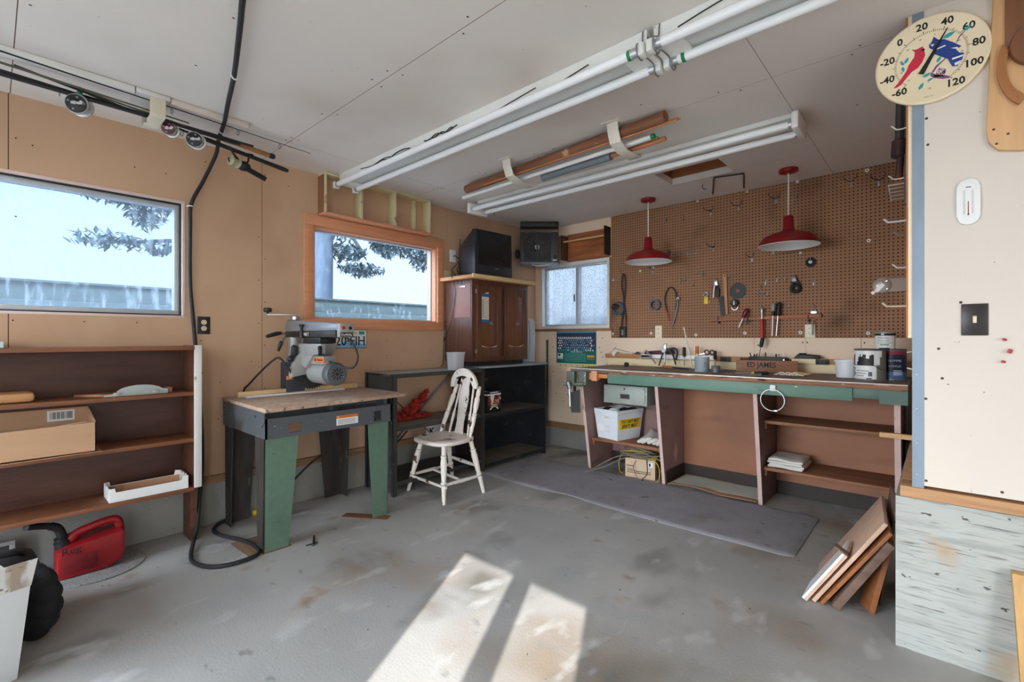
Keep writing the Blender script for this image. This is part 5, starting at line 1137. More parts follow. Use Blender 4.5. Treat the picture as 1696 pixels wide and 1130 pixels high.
def face_pt(a, b, i, j, off=.002):
    p = V0[a].lerp(V0[b], i).lerp(V1[a].lerp(V1[b], i), j); n = (V0[b] - V0[a]).cross(V1[a] - V0[a]).normalized()
    return p + n * off
def band(mb, a, b, i0, i1, j0, j1, o0=.0005, o1=.003, m=0):
    q4 = [(i0, j0), (i1, j0), (i1, j1), (i0, j1)]
    mb.hexa([face_pt(a, b, i, j, o0) for i, j in q4], [face_pt(a, b, i, j, o1) for i, j in q4], m)
mb = MB(); band(mb, 0, 1, 0, 1, .80, 1); band(mb, 1, 2, 0, 1, .84, 1); band(mb, 3, 0, 0, 1, .84, 1); part('rim', mb, 'tote', to)
mb = MB(); band(mb, 0, 1, .40, .66, .70, .79, .0005, .0045, 0); band(mb, 0, 1, .44, .62, .715, .775, .0045, .0048, 1); part('grip_hole', mb, ['tote', mat('pale_interior', (206, 196, 178), .8)], to)
mb = MB(); band(mb, 0, 1, .10, .38, .25, .48); part('card_sleeve', mb, 'white', to)
mb = MB()
for i in (.1, .2, .3): band(mb, 0, 1, i, i + .015, .86, .88, .003, .0045)
for k in range(10): band(mb, 1, 2, .06 + k * .09, .075 + k * .09, .88, .90, .003, .0045)
for j in (.25, .42): band(mb, 0, 1, .50, .515, j, j + .02, .0005, .003); band(mb, 0, 1, .60, .615, j, j + .02, .0005, .003)
part('rivet', mb, 'dark_steel', to)
mb = MB(); band(mb, 1, 2, .06, .94, .36, .70, .0005, .002); st_ = part('sticker', mb, mat('sticker_yellow', (238, 196, 30), .5), to, label='yellow sticker with black words')
xd = (V0[2] - V0[1]).normalized(); yd = ((V1[1] + V1[2]) / 2 - (V0[1] + V0[2]) / 2).normalized()
mb = MB().text("YOU CAN'T BEAT", .040, face_pt(1, 2, .50, .56, .0025), xd, yd, 0, .0003, 'CENTER', .72, .0012).text("JERRY'S MEAT", .046, face_pt(1, 2, .50, .40, .0025), xd, yd, 0, .0003, 'CENTER', .74, .0012)
part('sticker_words', mb, 'ink', st_)
for k, (x, y) in enumerate(((1.22, -.42), (1.30, -.46), (1.36, -.38), (1.27, -.30), (1.40, -.30))):
    part('bag_filling', MB().ball((x, y, .535), (.055, .05, .03), 0, 12, 8), 'white' if k % 2 else 'rubber', to)

def cloth(name, label, x0, x1, y0, y1, z0, hts, m, folds=3, seed=1, cat='cloth'):
    rr = random.Random(seed); o = thing(name, label, cat, ((x0 + x1) / 2, (y0 + y1) / 2, z0)); z = z0 + .0006
    for k in range(folds):
        dx = rr.uniform(-.012, .012); dy = rr.uniform(-.012, .012); h = hts
        ph = rr.uniform(0, 6)
        def fn(u, v, z=z, h=h, dx=dx, dy=dy, ph=ph, k=k):
            e = min(u, 1 - u, v, 1 - v); drop = -h * .45 * max(0, 1 - e / .10) ** 2 if k else 0
            return (x0 + dx + (x1 - x0) * u, y0 + dy + (y1 - y0) * v, z + h + .0045 * math.sin(7 * u + ph) * math.cos(6 * v + ph) + drop)
        part('fold', MB().grid(14, 12, fn, thick=h * .8), m, o, 60); z += h
    return o
M['rag'] = mat('white_rag', (216, 212, 204), .9, 0, .06, 8, (1, 1, 1), .3, 120, [((150, 140, 126), 8, .66, .08, (1, 1, 1))])
M['rag2'] = mat('grey_beige_rag', (172, 164, 152), .9, 0, .08, 8, (1, 1, 1), .3, 120)
rb = thing('rag_heap', 'crumpled beige and white rags beside the tote on the left bench shelf', 'rags', (1.67, -.42, .288))
part('rag', MB().grid(16, 14, lambda u, v: (1.53 + .26 * u, -.46 + .20 * v, .30 + .10 * math.sin(math.pi * min(1, u * 1.15)) * math.sin(math.pi * (.12 + .8 * v)) + .008 * math.sin(16 * u + 5 * v)), thick=.009), 'rag2', rb, 60)
for k in range(9):
    a = rg.uniform(0, 6.28); x = 1.60 + .022 * k; y = -.505 + .012 * math.sin(k * 2.2)
    mbx = MB().tube(spline([(x - .05, y + .02, .305 + .008 * (k % 3)), (x - .02, y - .025, .312 + .014 * (k % 2)), (min(x + .03, 1.775), y - .01, .325 + .012 * (k % 3)), (min(x + .06, 1.78), y + .03, .31)], 5), [.008 + .007 * math.sin(math.pi * q_ / 15) for q_ in range(16)], 9)
    part('rag_roll', mbx, 'rag', rb, 60)

wbx = thing('wire_box', 'small printed cardboard box full of old wire on the floor under bench', 'box', (1.58, -.46, .0005))
T = Matrix.Translation((1.58, -.47, .0006)) @ Matrix.Rotation(R(14), 4, 'Z')
part('carton', MB().box(-.125, .125, -.085, .085, 0, .004, 0, 0, T).box(-.125, .125, -.085, -.081, .004, .165, 0, 0, T).box(-.125, .125, .081, .085, .004, .165, 0, 0, T).box(-.125, -.121, -.081, .081, .004, .165, 0, 0, T).box(.121, .125, -.081, .081, .004, .165, 0, 0, T), mat('pale_carton', (206, 178, 148), .85, 0, .06, 6), wbx)
mb = MB(); xd = T.to_3x3() @ Vector((1, 0, 0))
for k in range(3): mb.box(-.115, -.05 - .012 * k, -.0857, -.0852, .098 - k * .0, .106 - k * .0, T=T) if k == 0 else None
for k in range(4): mb.box(-.11, -.06 + .02 * (k % 2), -.0857, -.0852, .075 - k * .011, .080 - k * .011, T=T)
for k in range(2): mb.box(-.05, .09, -.0857, -.0852, .055 - k * .014, .062 - k * .014, T=T)
part('printing', mb, mat('grey_ink', (96, 84, 74), .8), wbx)
part('label', MB().box(.07, .105, -.0857, -.0852, .105, .145, T=T).box(.075, .09, -.086, -.0857, .112, .138, m=1, T=T), ['white', 'ink'], wbx)
ws = thing('wire_tangle', 'tangle of grey and yellow electric wire spilling from the box under the bench', 'wire', (1.56, -.45, .17))
M['wire_grey'] = mat('grey_wire', (132, 124, 114), .5); M['wire_yellow'] = mat('yellow_wire', (190, 170, 70), .5)
for k in range(13):
    cx0 = 1.56 + rg.uniform(-.07, .10); cy0 = -.45 + rg.uniform(-.05, .05); rr = rg.uniform(.06, .13); tl_ = rg.uniform(-.5, .5)
    P = [(cx0 + rr * math.cos(a) * 1.2, max(min(cy0 + rr * .7 * math.sin(a), -.215), -.60), max(.172 + .028 * math.sin(a + k) + tl_ * .03 + .004 * k, .012)) for a in [2 * math.pi * j / 9 + k for j in range(9)]]
    P = [(min(max(p[0], 1.14), 1.79), p[1], min(max(p[2], .172), .25)) for p in P]
    part('strand', MB().tube(spline(P, 5), .0038, 6), 'wire_yellow' if k % 3 == 0 else 'wire_grey', ws)
for P, m in (([(1.56, -.52, .185), (1.40, -.56, .16), (1.28, -.62, .09), (1.2, -.70, .03), (1.15, -.76, .006)], 'wire_grey'), ([(1.6, -.54, .185), (1.45, -.57, .15), (1.33, -.62, .08), (1.22, -.68, .03), (1.16, -.73, .006)], 'wire_grey'),
             ([(1.58, -.54, .18), (1.56, -.59, .10), (1.62, -.62, .02), (1.72, -.63, .006), (1.77, -.58, .006)], 'wire_grey'), ([(1.68, -.50, .19), (1.76, -.53, .12), (1.78, -.57, .03), (1.76, -.60, .006)], 'wire_yellow'), ([(1.70, -.5, .19), (1.78, -.5, .15), (1.785, -.52, .05)], 'wire_yellow'),
             ([(1.5, -.5, .19), (1.38, -.45, .16), (1.34, -.44, .08), (1.36, -.47, .01), (1.42, -.52, .006)], 'wire_yellow'), ([(1.66, -.545, .17), (1.69, -.60, .07), (1.66, -.63, .02), (1.70, -.645, .006)], 'rubber')):
    part('strand', MB().tube(spline(P, 6), .004, 6), m, ws)

fc = thing('cardboard_mat', 'curled cardboard sheet with a pale painted top in the bench knee space', 'cardboard', (2.17, -.4, 0))
part('sheet', MB().grid(24, 6, lambda u, v: (1.855 + .665 * u, -.585 + .385 * v + .02 * math.sin(5 * u), .0155 + .016 * max(0, 1 - v * 4) * abs(math.sin(4.5 * u + .4))), thick=.003), 'cardboard', fc)
part('pale_top', MB().grid(20, 4, lambda u, v: (1.87 + .645 * u, -.50 + .28 * v, .019 + .002 * math.sin(9 * u)), thick=.0015), mat('pale_green_white', (196, 204, 192), .8, 0, .08, 6), fc, label='pale greenish white layer')
cloth('folded_towel', 'folded white towel on the lower right bench shelf', 2.585, 2.80, -.52, -.26, .2755, .017, 'rag', 4, 3, 'towel')
hc = thing('hose_clamp', 'round metal clamp ring hanging from the green bench apron', 'clamp', (2.667, -.77, .71))
part('ring', MB().torus((2.667, -.768, .785), (0, 1, 0.05), .072, .0035, 40, 6), 'steel', hc)
part('bracket', MB().box(2.65, 2.685, -.765, -.7455, .845, .885, .003), 'white_metal', hc)
part('screw_housing', MB().box(2.675, 2.70, -.775, -.76, .708, .722, .003), 'steel', hc)

# ---------------------------------------------------------------- ledge at the back of the bench
M['ledge_cream'] = mat('cream_ledge_board', (240, 220, 178), .6, 0, .05, 4)
M['ledge_wood'] = wood('ledge_rail', (184, 132, 84), 'x', .6, .2)
lg = thing('tool_ledge', 'cream backboard and brown rail running along the back of the bench top', 'ledge', (2.2, -.05, .93))
part('backboard', MB().box(1.0, 3.36, -.060, -.0355, .9305, 1.0, .002), 'ledge_cream', lg)
part('rail', MB().box(.975, 3.36, -.075, -.0355, 1.001, 1.042, .002), 'ledge_wood', lg)
part('tool_strip', MB().box(1.37, 2.07, -.115, -.0755, 1.008, 1.014, .001).box(1.37, 2.07, -.079, -.0755, 1.014, 1.045, .001), 'white_metal', lg, label='white metal tool strip')
part('cream_block', MB().box(2.63, 2.80, -.079, -.0755, 1.003, 1.04), 'ledge_cream', lg)
def ledge_block(x0, x1, label):
    o = MB().box(x0, x1, -.088, -.0765, 1.0, 1.038, .003)
    for k in range(3): o.ball((x0 + (x1 - x0) * (.2 + .3 * k), -.089, 1.02), .006, 0, 8, 6)
    solo('magnetic_holder', o, 'black', label, 'holder', 'black holders on the ledge rail')
ledge_block(1.375, 1.48, 'black holder on the ledge rail at the left end of white strip')
ledge_block(2.105, 2.19, 'black holder on the ledge rail right of the silver can')
ledge_block(2.265, 2.33, 'black holder on the ledge rail left of the bit tray')
ledge_block(2.80, 2.885, 'black holder on the ledge rail below the black case')
ledge_block(3.19, 3.27, 'black holder on the ledge rail behind the paint cans')
M['bone'] = mat('cream_plastic', (230, 224, 210), .5)
solo('plastic_scoop', MB().tube(spline([(1.075, -.085, 1.02), (1.075, -.06, 1.055), (1.10, -.06, 1.075), (1.14, -.06, 1.068), (1.22, -.06, 1.052), (1.28, -.06, 1.05)], 5), [.010, .014, .018, .021, .022, .022, .022, .021, .020, .018, .016, .014, .012, .011, .010, .009, .008, .008, .007, .007, .006, .005, .005, .005, .005, .005], 10), 'bone', 'cream curved plastic scraper lying on the left end of the ledge', 'scraper')
solo('small_clamp', MB().box(1.305, 1.35, -.075, -.05, 1.0425, 1.058, .004).box(1.315, 1.342, -.07, -.055, 1.058, 1.066, .003), 'dark_steel', 'small dark clip on the ledge right of cream scraper', 'clip')
sawh = thing('hand_saw', 'dark red brown handled saw lying on the ledge behind the pliers', 'saw', (1.5, -.055, 1.05))
part('handle', MB().hexa([(1.40, -.068, 1.0425), (1.70, -.068, 1.05), (1.70, -.045, 1.05), (1.40, -.045, 1.0425)], [(1.40, -.068, 1.072), (1.69, -.068, 1.092), (1.69, -.045, 1.092), (1.40, -.045, 1.072)], bev=.006), mat('dark_red_wood', (74, 36, 30), .5, 0, .2), sawh)
def held(name, label, a, b, parts, cat='tool', group=None):
    """tool laid out along a->b; parts: (name, [(radius, t)...], material)"""
    a = Vector(a); b = Vector(b); l = (b - a).length
    o = thing(name, label, cat, (a + b) / 2, group)
    for nm, pr_, m in parts: part(nm, MB().lathe([(r, t * l) for r, t in pr_], a, b - a, 12), m, o)
    return o
held('chisel', 'silver chisel resting slanted across the white tool strip', (1.44, -.118, 1.085), (1.56, -.16, .962), [('handle', [(.006, 0), (.009, .05), (.009, .4), (.006, .45)], 'steel'), ('blade', [(.005, .45), (.007, .55), (.007, .97), (.002, 1)], 'steel')])
pl = thing('pliers', 'silver pliers hanging upright in the white tool strip', 'pliers', (1.62, -.13, 1.0))
part('jaws', MB().hexa([(1.60, -.14, 1.075), (1.648, -.14, 1.075), (1.648, -.118, 1.075), (1.60, -.118, 1.075)], [(1.622, -.14, 1.15), (1.65, -.14, 1.15), (1.65, -.118, 1.15), (1.622, -.118, 1.15)], bev=.006).cyl((1.625, -.145, 1.085), (1.625, -.113, 1.085), .02, 16, 0, .003), 'steel', pl)
part('handle', MB().tube(spline([(1.615, -.13, 1.07), (1.60, -.13, 1.02), (1.575, -.13, .942)], 5), [.008] * 5 + [.007] * 5 + [.005], 9), 'dark_steel', pl)
part('handle', MB().tube(spline([(1.632, -.135, 1.07), (1.638, -.138, 1.02), (1.633, -.14, .955)], 5), [.008] * 5 + [.009] * 5 + [.006], 9), 'steel', pl)
p2_ = thing('pliers', 'black pliers with long dark handles beside the silver pliers', 'pliers', (1.69, -.13, 1.0))
part('jaws', MB().hexa([(1.60, -.11, 1.085), (1.66, -.11, 1.075), (1.66, -.092, 1.075), (1.60, -.092, 1.085)], [(1.60, -.11, 1.115), (1.665, -.11, 1.105), (1.665, -.092, 1.105), (1.60, -.092, 1.115)], bev=.004).cyl((1.675, -.116, 1.09), (1.675, -.09, 1.09), .02, 16, 0, .003), 'dark_steel', p2_)
part('handle', MB().tube(spline([(1.68, -.125, 1.09), (1.71, -.125, 1.04), (1.735, -.13, .958)], 5), [.010] * 5 + [.008] * 5 + [.005], 9), 'black', p2_)
part('handle', MB().tube(spline([(1.68, -.118, 1.10), (1.72, -.118, 1.105), (1.745, -.118, 1.075), (1.735, -.13, 1.0)], 5), .009, 9), 'black', p2_)
SD = 'screwdrivers in the tool strip'
def driver(label, x, zt_, zb, hl, hm, r=.013, y=-.1, dx=0, group=SD, sm='dull_steel'):
    l = zt_ - zb
    return held('screwdriver', label, (x, y, zt_), (x + dx, y, zb), [('handle', [(r * .6, 0), (r, .02), (r, hl / l * .85), (r * .65, hl / l)], hm), ('shank', [(.0035, hl / l), (.0035, 1)], sm)], 'screwdriver', group)
driver('black handled screwdriver in the white strip just right of the pliers', 1.80, 1.118, .953, .085, 'rubber', .015)
driver('amber handled screwdriver standing above the silver can', 1.915, 1.128, .99, .08, 'amber', .014)
driver('short black handled screwdriver right of the silver can', 2.068, 1.09, .95, .075, 'rubber', .014)
driver('black and yellow screwdriver standing upright in the bit tray', 2.44, 1.20, 1.045, .075, 'rubber', .015, -.10, -.03)
held('dowel_stick', 'long thin white stick leaning behind the silver can', (1.806, -.125, 1.295), (1.915, -.20, .9335), [('stick', [(.0055, 0), (.0055, 1)], 'bone')], 'stick')
sc = thing('scissors', 'dark handled scissors on the ledge behind the silver can', 'scissors', (2.01, -.09, 1.06))
part('handle', MB().torus((1.995, -.09, 1.075), (0, 1, .2), .020, .006, 20, 6).torus((2.04, -.09, 1.075), (0, 1, .2), .018, .006, 20, 6), mat('brown_plastic', (72, 44, 34), .4), sc)
part('blades', MB().hexa([(1.89, -.094, 1.046), (1.98, -.094, 1.058), (1.98, -.09, 1.058), (1.89, -.09, 1.046)], [(1.89, -.094, 1.050), (1.98, -.094, 1.074), (1.98, -.09, 1.074), (1.89, -.09, 1.050)]), 'steel', sc)
bt = thing('bit_tray', 'long black tray of drill bits on the ledge above the stencilled board', 'tray', (2.48, -.11, 1.03))
part('tray', MB().box(2.345, 2.615, -.145, -.0895, 1.012, 1.05, .006).box(2.335, 2.64, -.089, -.0765, 1.002, 1.035, .002), 'black', bt)
part('end_screw', MB().cyl((2.60, -.145, 1.03), (2.60, -.148, 1.03), .005, 10), 'steel', bt)
for k, (x, h, dx, r, m) in enumerate(((2.36, .03, -.012, .004, 'dark_steel'), (2.375, .018, .01, .006, 'dark_steel'), (2.395, .022, .008, .005, 'dark_steel'), (2.42, .03, .0, .003, 'dull_steel'), (2.465, .034, .0, .005, 'dark_steel'), (2.54, .024, .0, .006, 'dark_steel'), (2.56, .026, 0, .003, 'dull_steel'), (2.588, .05, .012, .004, 'white'))):
    part('drill_bit', MB().cyl((x, -.115, 1.045), (x + dx, -.115, 1.05 + h), r, 8), m, bt)
solo('tool_case', MB().hexa([(2.655, -.10, 1.0425), (2.83, -.10, 1.0425), (2.83, -.055, 1.0425), (2.655, -.055, 1.0425)], [(2.685, -.098, 1.078), (2.828, -.098, 1.07), (2.828, -.057, 1.07), (2.685, -.057, 1.078)], bev=.008).box(2.69, 2.74, -.09, -.06, 1.076, 1.084, .003), 'black', 'flat black tool case lying on the right part of the ledge', 'case')

# ---------------------------------------------------------------- things standing on the bench top
ZB_ = .9285
solo('black_ball', MB().lathe([(.014, 0), (.021, .006), (.024, .02), (.020, .034), (.010, .04)], (1.288, -.21, ZB_ + .0005), (0, 0, 1), 18), 'black', 'small round black ball on the left of the bench top', 'ball')
def lying(name, label, a, b, parts, cat): return held(name, label, a, b, parts, cat)
lying('awl', 'orange handled awl lying on the bench top under the pliers', (1.625, -.16, ZB_ + .0125), (1.93, -.33, ZB_ + .009), [('handle', [(.008, 0), (.0115, .02), (.0115, .33), (.007, .4)], 'orange'), ('shank', [(.0055, .4), (.007, .55), (.0075, .8), (.004, 1)], 'dark_steel')], 'awl')
can = thing('tin_can', 'silver grey tin can of tools in the middle of bench top', 'can', (2.07, -.42, ZB_))
M['tin'] = mat('grey_tin', (176, 188, 194), .4, .35, .08, 5)
part('can', MB().lathe([(.054, 0), (.056, .003), (.056, .115), (.0575, .118), (.0545, .118), (.0535, .006), (.002, .006)], (2.075, -.42, ZB_ + .0005), (0, 0, 1), 30, 0, False), 'tin', can)
mb = MB()
for k, (a, z, w) in enumerate(((-1.0, .04, .3), (-1.0, .055, .25), (-.95, .07, .3), (-.6, .02, .12), (-.6, .035, .12), (-.6, .05, .12), (-.6, .065, .12), (-.8, .008, .34))):
    for j in range(4):
        t0 = a + w * j / 4; t1 = a + w * (j + .8) / 4
        p = [(2.075 + .0563 * math.cos(t), -.42 + .0563 * math.sin(t)) for t in (t0, t1)]; q_ = [(2.075 + .0570 * math.cos(t), -.42 + .0570 * math.sin(t)) for t in (t0, t1)]
        P = [p[0], p[1], q_[1], q_[0]]
        mb.hexa([(x, y, ZB_ + z) for x, y in P], [(x, y, ZB_ + z + .007) for x, y in P])
part('print', mb, mat('tin_print', (112, 120, 130), .5), can)
part('pencil', MB().cyl((2.06, -.43, ZB_ + .02), (2.045, -.45, ZB_ + .145), .005, 6), 'bone', can)
solo('small_jar', MB().lathe([(.03, 0), (.033, .003), (.033, .05), (.031, .053), (.027, .053), (.026, .05), (.002, .05)], (2.20, -.47, ZB_ + .0005), (0, 0, 1), 24, 0, False), mat('grey_cap', (96, 100, 108), .4, .2), 'small dark grey cap standing right of the silver can', 'cap')
lying('flat_file', 'thin metal file lying on the bench left of the stencilled board', (2.17, -.27, ZB_ + .005), (2.34, -.32, ZB_ + .005), [('handle', [(.003, 0), (.0045, .1), (.0045, .9), (.003, 1)], 'dull_steel')], 'file')
sgn = thing('stencilled_board', 'brown board with black stencilled letters standing on the bench top', 'board', (2.51, -.28, ZB_))
T = Matrix.Translation((2.30, -.305, ZB_ + .0005)) @ Matrix.Rotation(R(9), 4, 'Z')
part('board', MB().box(0, .42, 0, .018, 0, .098, .002, 0, T), wood('stencil_board', (140, 92, 62), 'x', .55, .2), sgn)
xd = T.to_3x3() @ Vector((1, 0, 0))
part('stencil_letters', MB().text('ED JAMES', .056, T @ Vector((.075, -.0006, .045)), xd, (0, 0, 1), 0, .0003, 'LEFT', .86, .001), 'ink', sgn)
solo('plastic_scraper', MB().hexa([(2.42, -.66, ZB_ + .0005), (2.56, -.60, ZB_ + .0005), (2.545, -.55, ZB_ + .0005), (2.44, -.585, ZB_ + .0005)], [(2.42, -.66, ZB_ + .006), (2.56, -.60, ZB_ + .018), (2.545, -.55, ZB_ + .018), (2.44, -.585, ZB_ + .006)], bev=.002), mat('grey_blue_tool', (110, 120, 128), .45), 'grey blue wedge tool lying at the front of the bench top', 'tool')
lying('screwdriver', 'yellow and black screwdriver lying on bench before the stencilled board', (2.56, -.42, ZB_ + .012), (2.34, -.46, ZB_ + .005), [('handle', [(.008, 0), (.011, .03), (.011, .3), (.009, .42)], 'rubber'), ('collar', [(.0095, .42), (.0095, .5)], 'yellow'), ('shank', [(.003, .5), (.003, 1)], 'steel')], 'screwdriver')
mb = MB()
for k in range(7):
    a = rg.uniform(-.5, .5); mb.tube(spline([(2.60 + .02 * k, -.45 + .03 * a, ZB_ + .006), (2.63 + .02 * k, -.43 + .03 * a, ZB_ + .012 + .012 * (k % 2)), (2.67 + .02 * k, -.45, ZB_ + .006)], 4), .0045, 6)
solo('twine_bundle', mb, 'bone', 'pale bits of twine lying on the bench before the stencilled board', 'twine')
mb = MB()
for k in range(6): mb.bar((2.66 + .012 * k, -.36 + .008 * k, ZB_ + .005 + .004 * k), (2.78 + .01 * k, -.38 - .01 * k, ZB_ + .005 + .003 * k), .012, .004)
solo('wood_shims', mb, 'pine', 'small heap of thin wood shims at the right end of stencilled board', 'shims')
solo('white_tub', MB().lathe([(.058, 0), (.062, .003), (.07, .105), (.075, .107), (.075, .122), (.07, .122), (.067, .11), (.06, .006), (.002, .006)], (3.025, -.33, ZB_ + .0005), (0, 0, 1), 32, 0, False), clear_plastic('milky_plastic', (236, 238, 242), .93), 'white plastic tub on the bench left of the paint cans', 'tub')

def paint_can(name, label, c, r, h, sections, lid_m, cat='paint can', group=None):
    o = thing(name, label, cat, c, group)
    return o
pc = thing('paint_can', 'large white and black drip covered paint can on the bench', 'paint can', (3.16, -.46, ZB_))
C0 = Vector((3.162, -.46, ZB_ + .0005)); rr = .083; hh = .196
def band_cyl(mb, c, r, z0, z1, a0, a1, m, t=.0008, n=10):
    for k in range(n):
        t0, t1 = R(a0 + (a1 - a0) * k / n), R(a0 + (a1 - a0) * (k + 1) / n)
        P = [(c.x + q_ * math.cos(t), c.y + q_ * math.sin(t)) for q_, t in ((r, t0), (r, t1), (r + t_off, t1), (r + t_off, t0))]
        mb.hexa([(x, y, c.z + z0) for x, y in P], [(x, y, c.z + z1) for x, y in P], m)
t_off = .0008
part('can', MB().lathe([(rr, 0), (rr, .006), (rr - .001, .008), (rr - .001, hh - .008), (rr + .001, hh - .006), (rr + .001, hh)], C0, (0, 0, 1), 36), mat('grey_can_side', (120, 118, 112), .5, .1, .12, 5), pc)
part('lid', MB().lathe([(rr + .001, hh + .0003), (rr + .002, hh + .004), (rr - .006, hh + .005), (rr - .012, hh + .001)], C0, (0, 0, 1), 36), mat('dark_lid', (66, 64, 66), .45, .4), pc)
mb = MB(); band_cyl(mb, C0, rr - .0005, .01, .095, -175, -62, 0, n=18); band_cyl(mb, C0, rr - .0005, .096, .165, -175, -62, 1, n=18); band_cyl(mb, C0, rr - .0005, .166, hh - .004, -185, -40, 0, n=18)
t_off = .002
for a, z, w in ((-172, .155, 7), (-150, .10, 12), (-146, .12, 14), (-120, .15, 8), (-100, .14, 12), (-72, .01, 8), (-64, .10, 14), (-92, .16, 10), (-135, .15, 10), (-52, .15, 10)): band_cyl(mb, C0, rr - .0003, z, .175, a, a + w, 0, n=3)
for k in range(5): band_cyl(mb, C0, rr - .0003, .072 - k * .012, .080 - k * .012, -170, -170 + (22, 16, 20, 26, 14)[k], 2, n=3)
for k in range(3): band_cyl(mb, C0, rr - .0003, .06 - k * .016, .064 - k * .016, -140, -90 - 9 * k, 2, n=6)
band_cyl(mb, C0, rr - .0003, .028, .056, -92, -78, 2, n=4); band_cyl(mb, C0, rr - .0003, .008, .018, -98, -80, 2, n=4)
part('label', mb, ['white', 'black', mat('label_ink', (96, 94, 104), .6)], pc, label='white and black label with paint drips')
t_off = .0008
part('bail', MB().lathe([(.012, 0), (.012, .004), (.006, .007)], C0 + Vector((rr * math.cos(R(-108)), rr * math.sin(R(-108)), .145)), (math.cos(R(-108)), math.sin(R(-108)), 0), 14).tube(spline([C0 + Vector(((rr + .006) * math.cos(R(a)), (rr + .006) * math.sin(R(a)), z)) for a, z in ((-106, .145), (-90, .125), (-70, .095), (-50, .075), (-30, .07))], 5), .0018, 6), 'dark_steel', pc)
pb = thing('paint_can', 'dark blue paint can behind the large white can on the bench', 'paint can', (3.255, -.34, ZB_))
C1 = Vector((3.262, -.325, ZB_ + .0005))
part('can', MB().lathe([(rr * .93, 0), (rr * .93, .004), (rr * .92, .006), (rr * .92, hh - .01), (rr * .94, hh - .006), (rr * .94, hh)], C1, (0, 0, 1), 36), 'dull_steel', pb)
part('lid', MB().lathe([(rr * .93, hh + .0003), (rr * .95, hh + .003), (rr * .85, hh + .004), (rr * .8, hh + .0005)], C1, (0, 0, 1), 36), 'dark_steel', pb)
mb = MB(); r9 = rr * .92
band_cyl(mb, C1, r9, .008, .055, -180, 0, 1, n=22); band_cyl(mb, C1, r9, .055, .165, -180, 0, 0, n=22); band_cyl(mb, C1, r9, .165, .186, -180, 0, 2, n=22)
for z in (.12, .085): mb.text('OLYMPIC' if z > .1 else 'ACRYLIC', .017, (C1.x + .02, C1.y - r9 - .0015, C1.z + z), (1, 0.25, 0), (0, 0, 1), 3, .0003, 'CENTER')
t_off = .0014
for k, z in enumerate((.06, .05, .042, .034)): band_cyl(mb, C1, r9, z, z + .004, -80, -45 + 5 * (k % 2), 3, n=4)
part('label', mb, [mat('navy_label', (22, 34, 62), .4), mat('blue_label', (74, 108, 150), .4), mat('crimson_label', (150, 44, 70), .4), mat('pale_print', (214, 220, 230), .5)], pb, label='navy label fading to blue')
ps = thing('paint_can', 'small white paint can stacked on the two larger cans', 'paint can', (3.225, -.37, ZB_ + hh))
C2 = Vector((3.232, -.37, ZB_ + hh + .006)); r2 = .0535
part('can', MB().lathe([(r2, 0), (r2, .003), (r2 - .0006, .005), (r2 - .0006, .10), (r2 + .001, .103)], C2, (0, 0, 1), 32), 'white', ps)
part('lid', MB().lathe([(r2 + .001, .1033), (r2 + .0015, .108), (r2 - .005, .109), (r2 - .009, .105)], C2, (0, 0, 1), 32), 'dull_steel', ps)
mb = MB(); t_off = .0008; band_cyl(mb, C2, r2 - .0003, .085, .10, -180, 0, 0, n=20); band_cyl(mb, C2, r2 - .0003, .0, .006, -120, -60, 0, n=8)
band_cyl(mb, C2, r2 - .0003, .036, .038, -135, -45, 0, n=8); band_cyl(mb, C2, r2 - .0003, .022, .03, -115, -65, 1, n=8); t_off = .0012; band_cyl(mb, C2, r2 - .0003, .089, .097, -108, -92, 2, n=3)
mb.text('White Base', .012, (C2.x - .004, C2.y - r2 - .0008, C2.z + .066), (1, 0.05, 0), (0, 0, 1), 0, .0003, 'CENTER').text('Matte Finish', .012, (C2.x - .004, C2.y - r2 - .0008, C2.z + .049), (1, 0.05, 0), (0, 0, 1), 0, .0003, 'CENTER')
part('label', mb, ['ink', mat('label_green', (120, 160, 130), .5), 'white'], ps, label='black band and printing')
# ================================================================ pegboard wall
pg = thing('pegboard', 'large brown perforated pegboard covering the wall above the workbench', 'pegboard', (2.2, -.01, 1.2))
mb = MB(); PX0, PX1 = 1.006, 3.396
def pgx(x0, x1, z0, z1): mb.box(x0, x1, -.008, -.0012, z0, z1)
pgx(PX0, 1.476, 1.2, 2.438); pgx(1.476, 1.549, 1.318, 2.438); pgx(1.549, 2.713, 1.2, 2.438); pgx(2.713, 2.787, 1.306, 2.438); pgx(2.787, PX1, 1.2, 2.438)
pbd = part('board', mb, 'hardboard_peg', pg)
for (x, z, r) in ((1.327, 1.856, .011), (1.459, 1.872, .013), (1.885, 2.428, .010), (2.298, 2.43, .010), (2.665, 2.43, .011), (3.105, 2.415, .013), (3.115, 1.904, .012), (2.686, 1.868, .009), (1.027, 1.243, .010), (1.44, 1.246, .013), (1.869, 1.227, .013), (2.28, 1.241, .013), (2.686, 1.243, .013), (3.112, 1.235, .012), (1.03, 1.79, .010)):
    part('washer', MB().lathe([(r * .4, 0), (r, 0), (r, .0015), (r * .4, .002)], (x, -.0082, z), (0, -1, 0), 14, 0, False).cyl((x, -.0082, z), (x, -.0095, z), r * .35, 8, 1), ['white', 'dark_steel'], pg, label='white screw washer')
part('strip', MB().box(2.826, 2.829, -.0092, -.0082, 1.21, 2.43), mat('board_joint', (120, 88, 66), .8), pg)
HK = 'pegboard hooks'
def straight(label, x, z, l=.035, m='dull_steel'):
    o = thing('peg_hook', label, 'hook', (x, -.009, z), HK)
    part('wire', MB().tube([(x, -.0085, z + .012), (x, -.012, z + .012), (x, -.013, z - .018), (x, -.022, z - .026), (x, -l, z - .018), (x, -l - .003, z + .004)], .0024, 7), m, o); return o
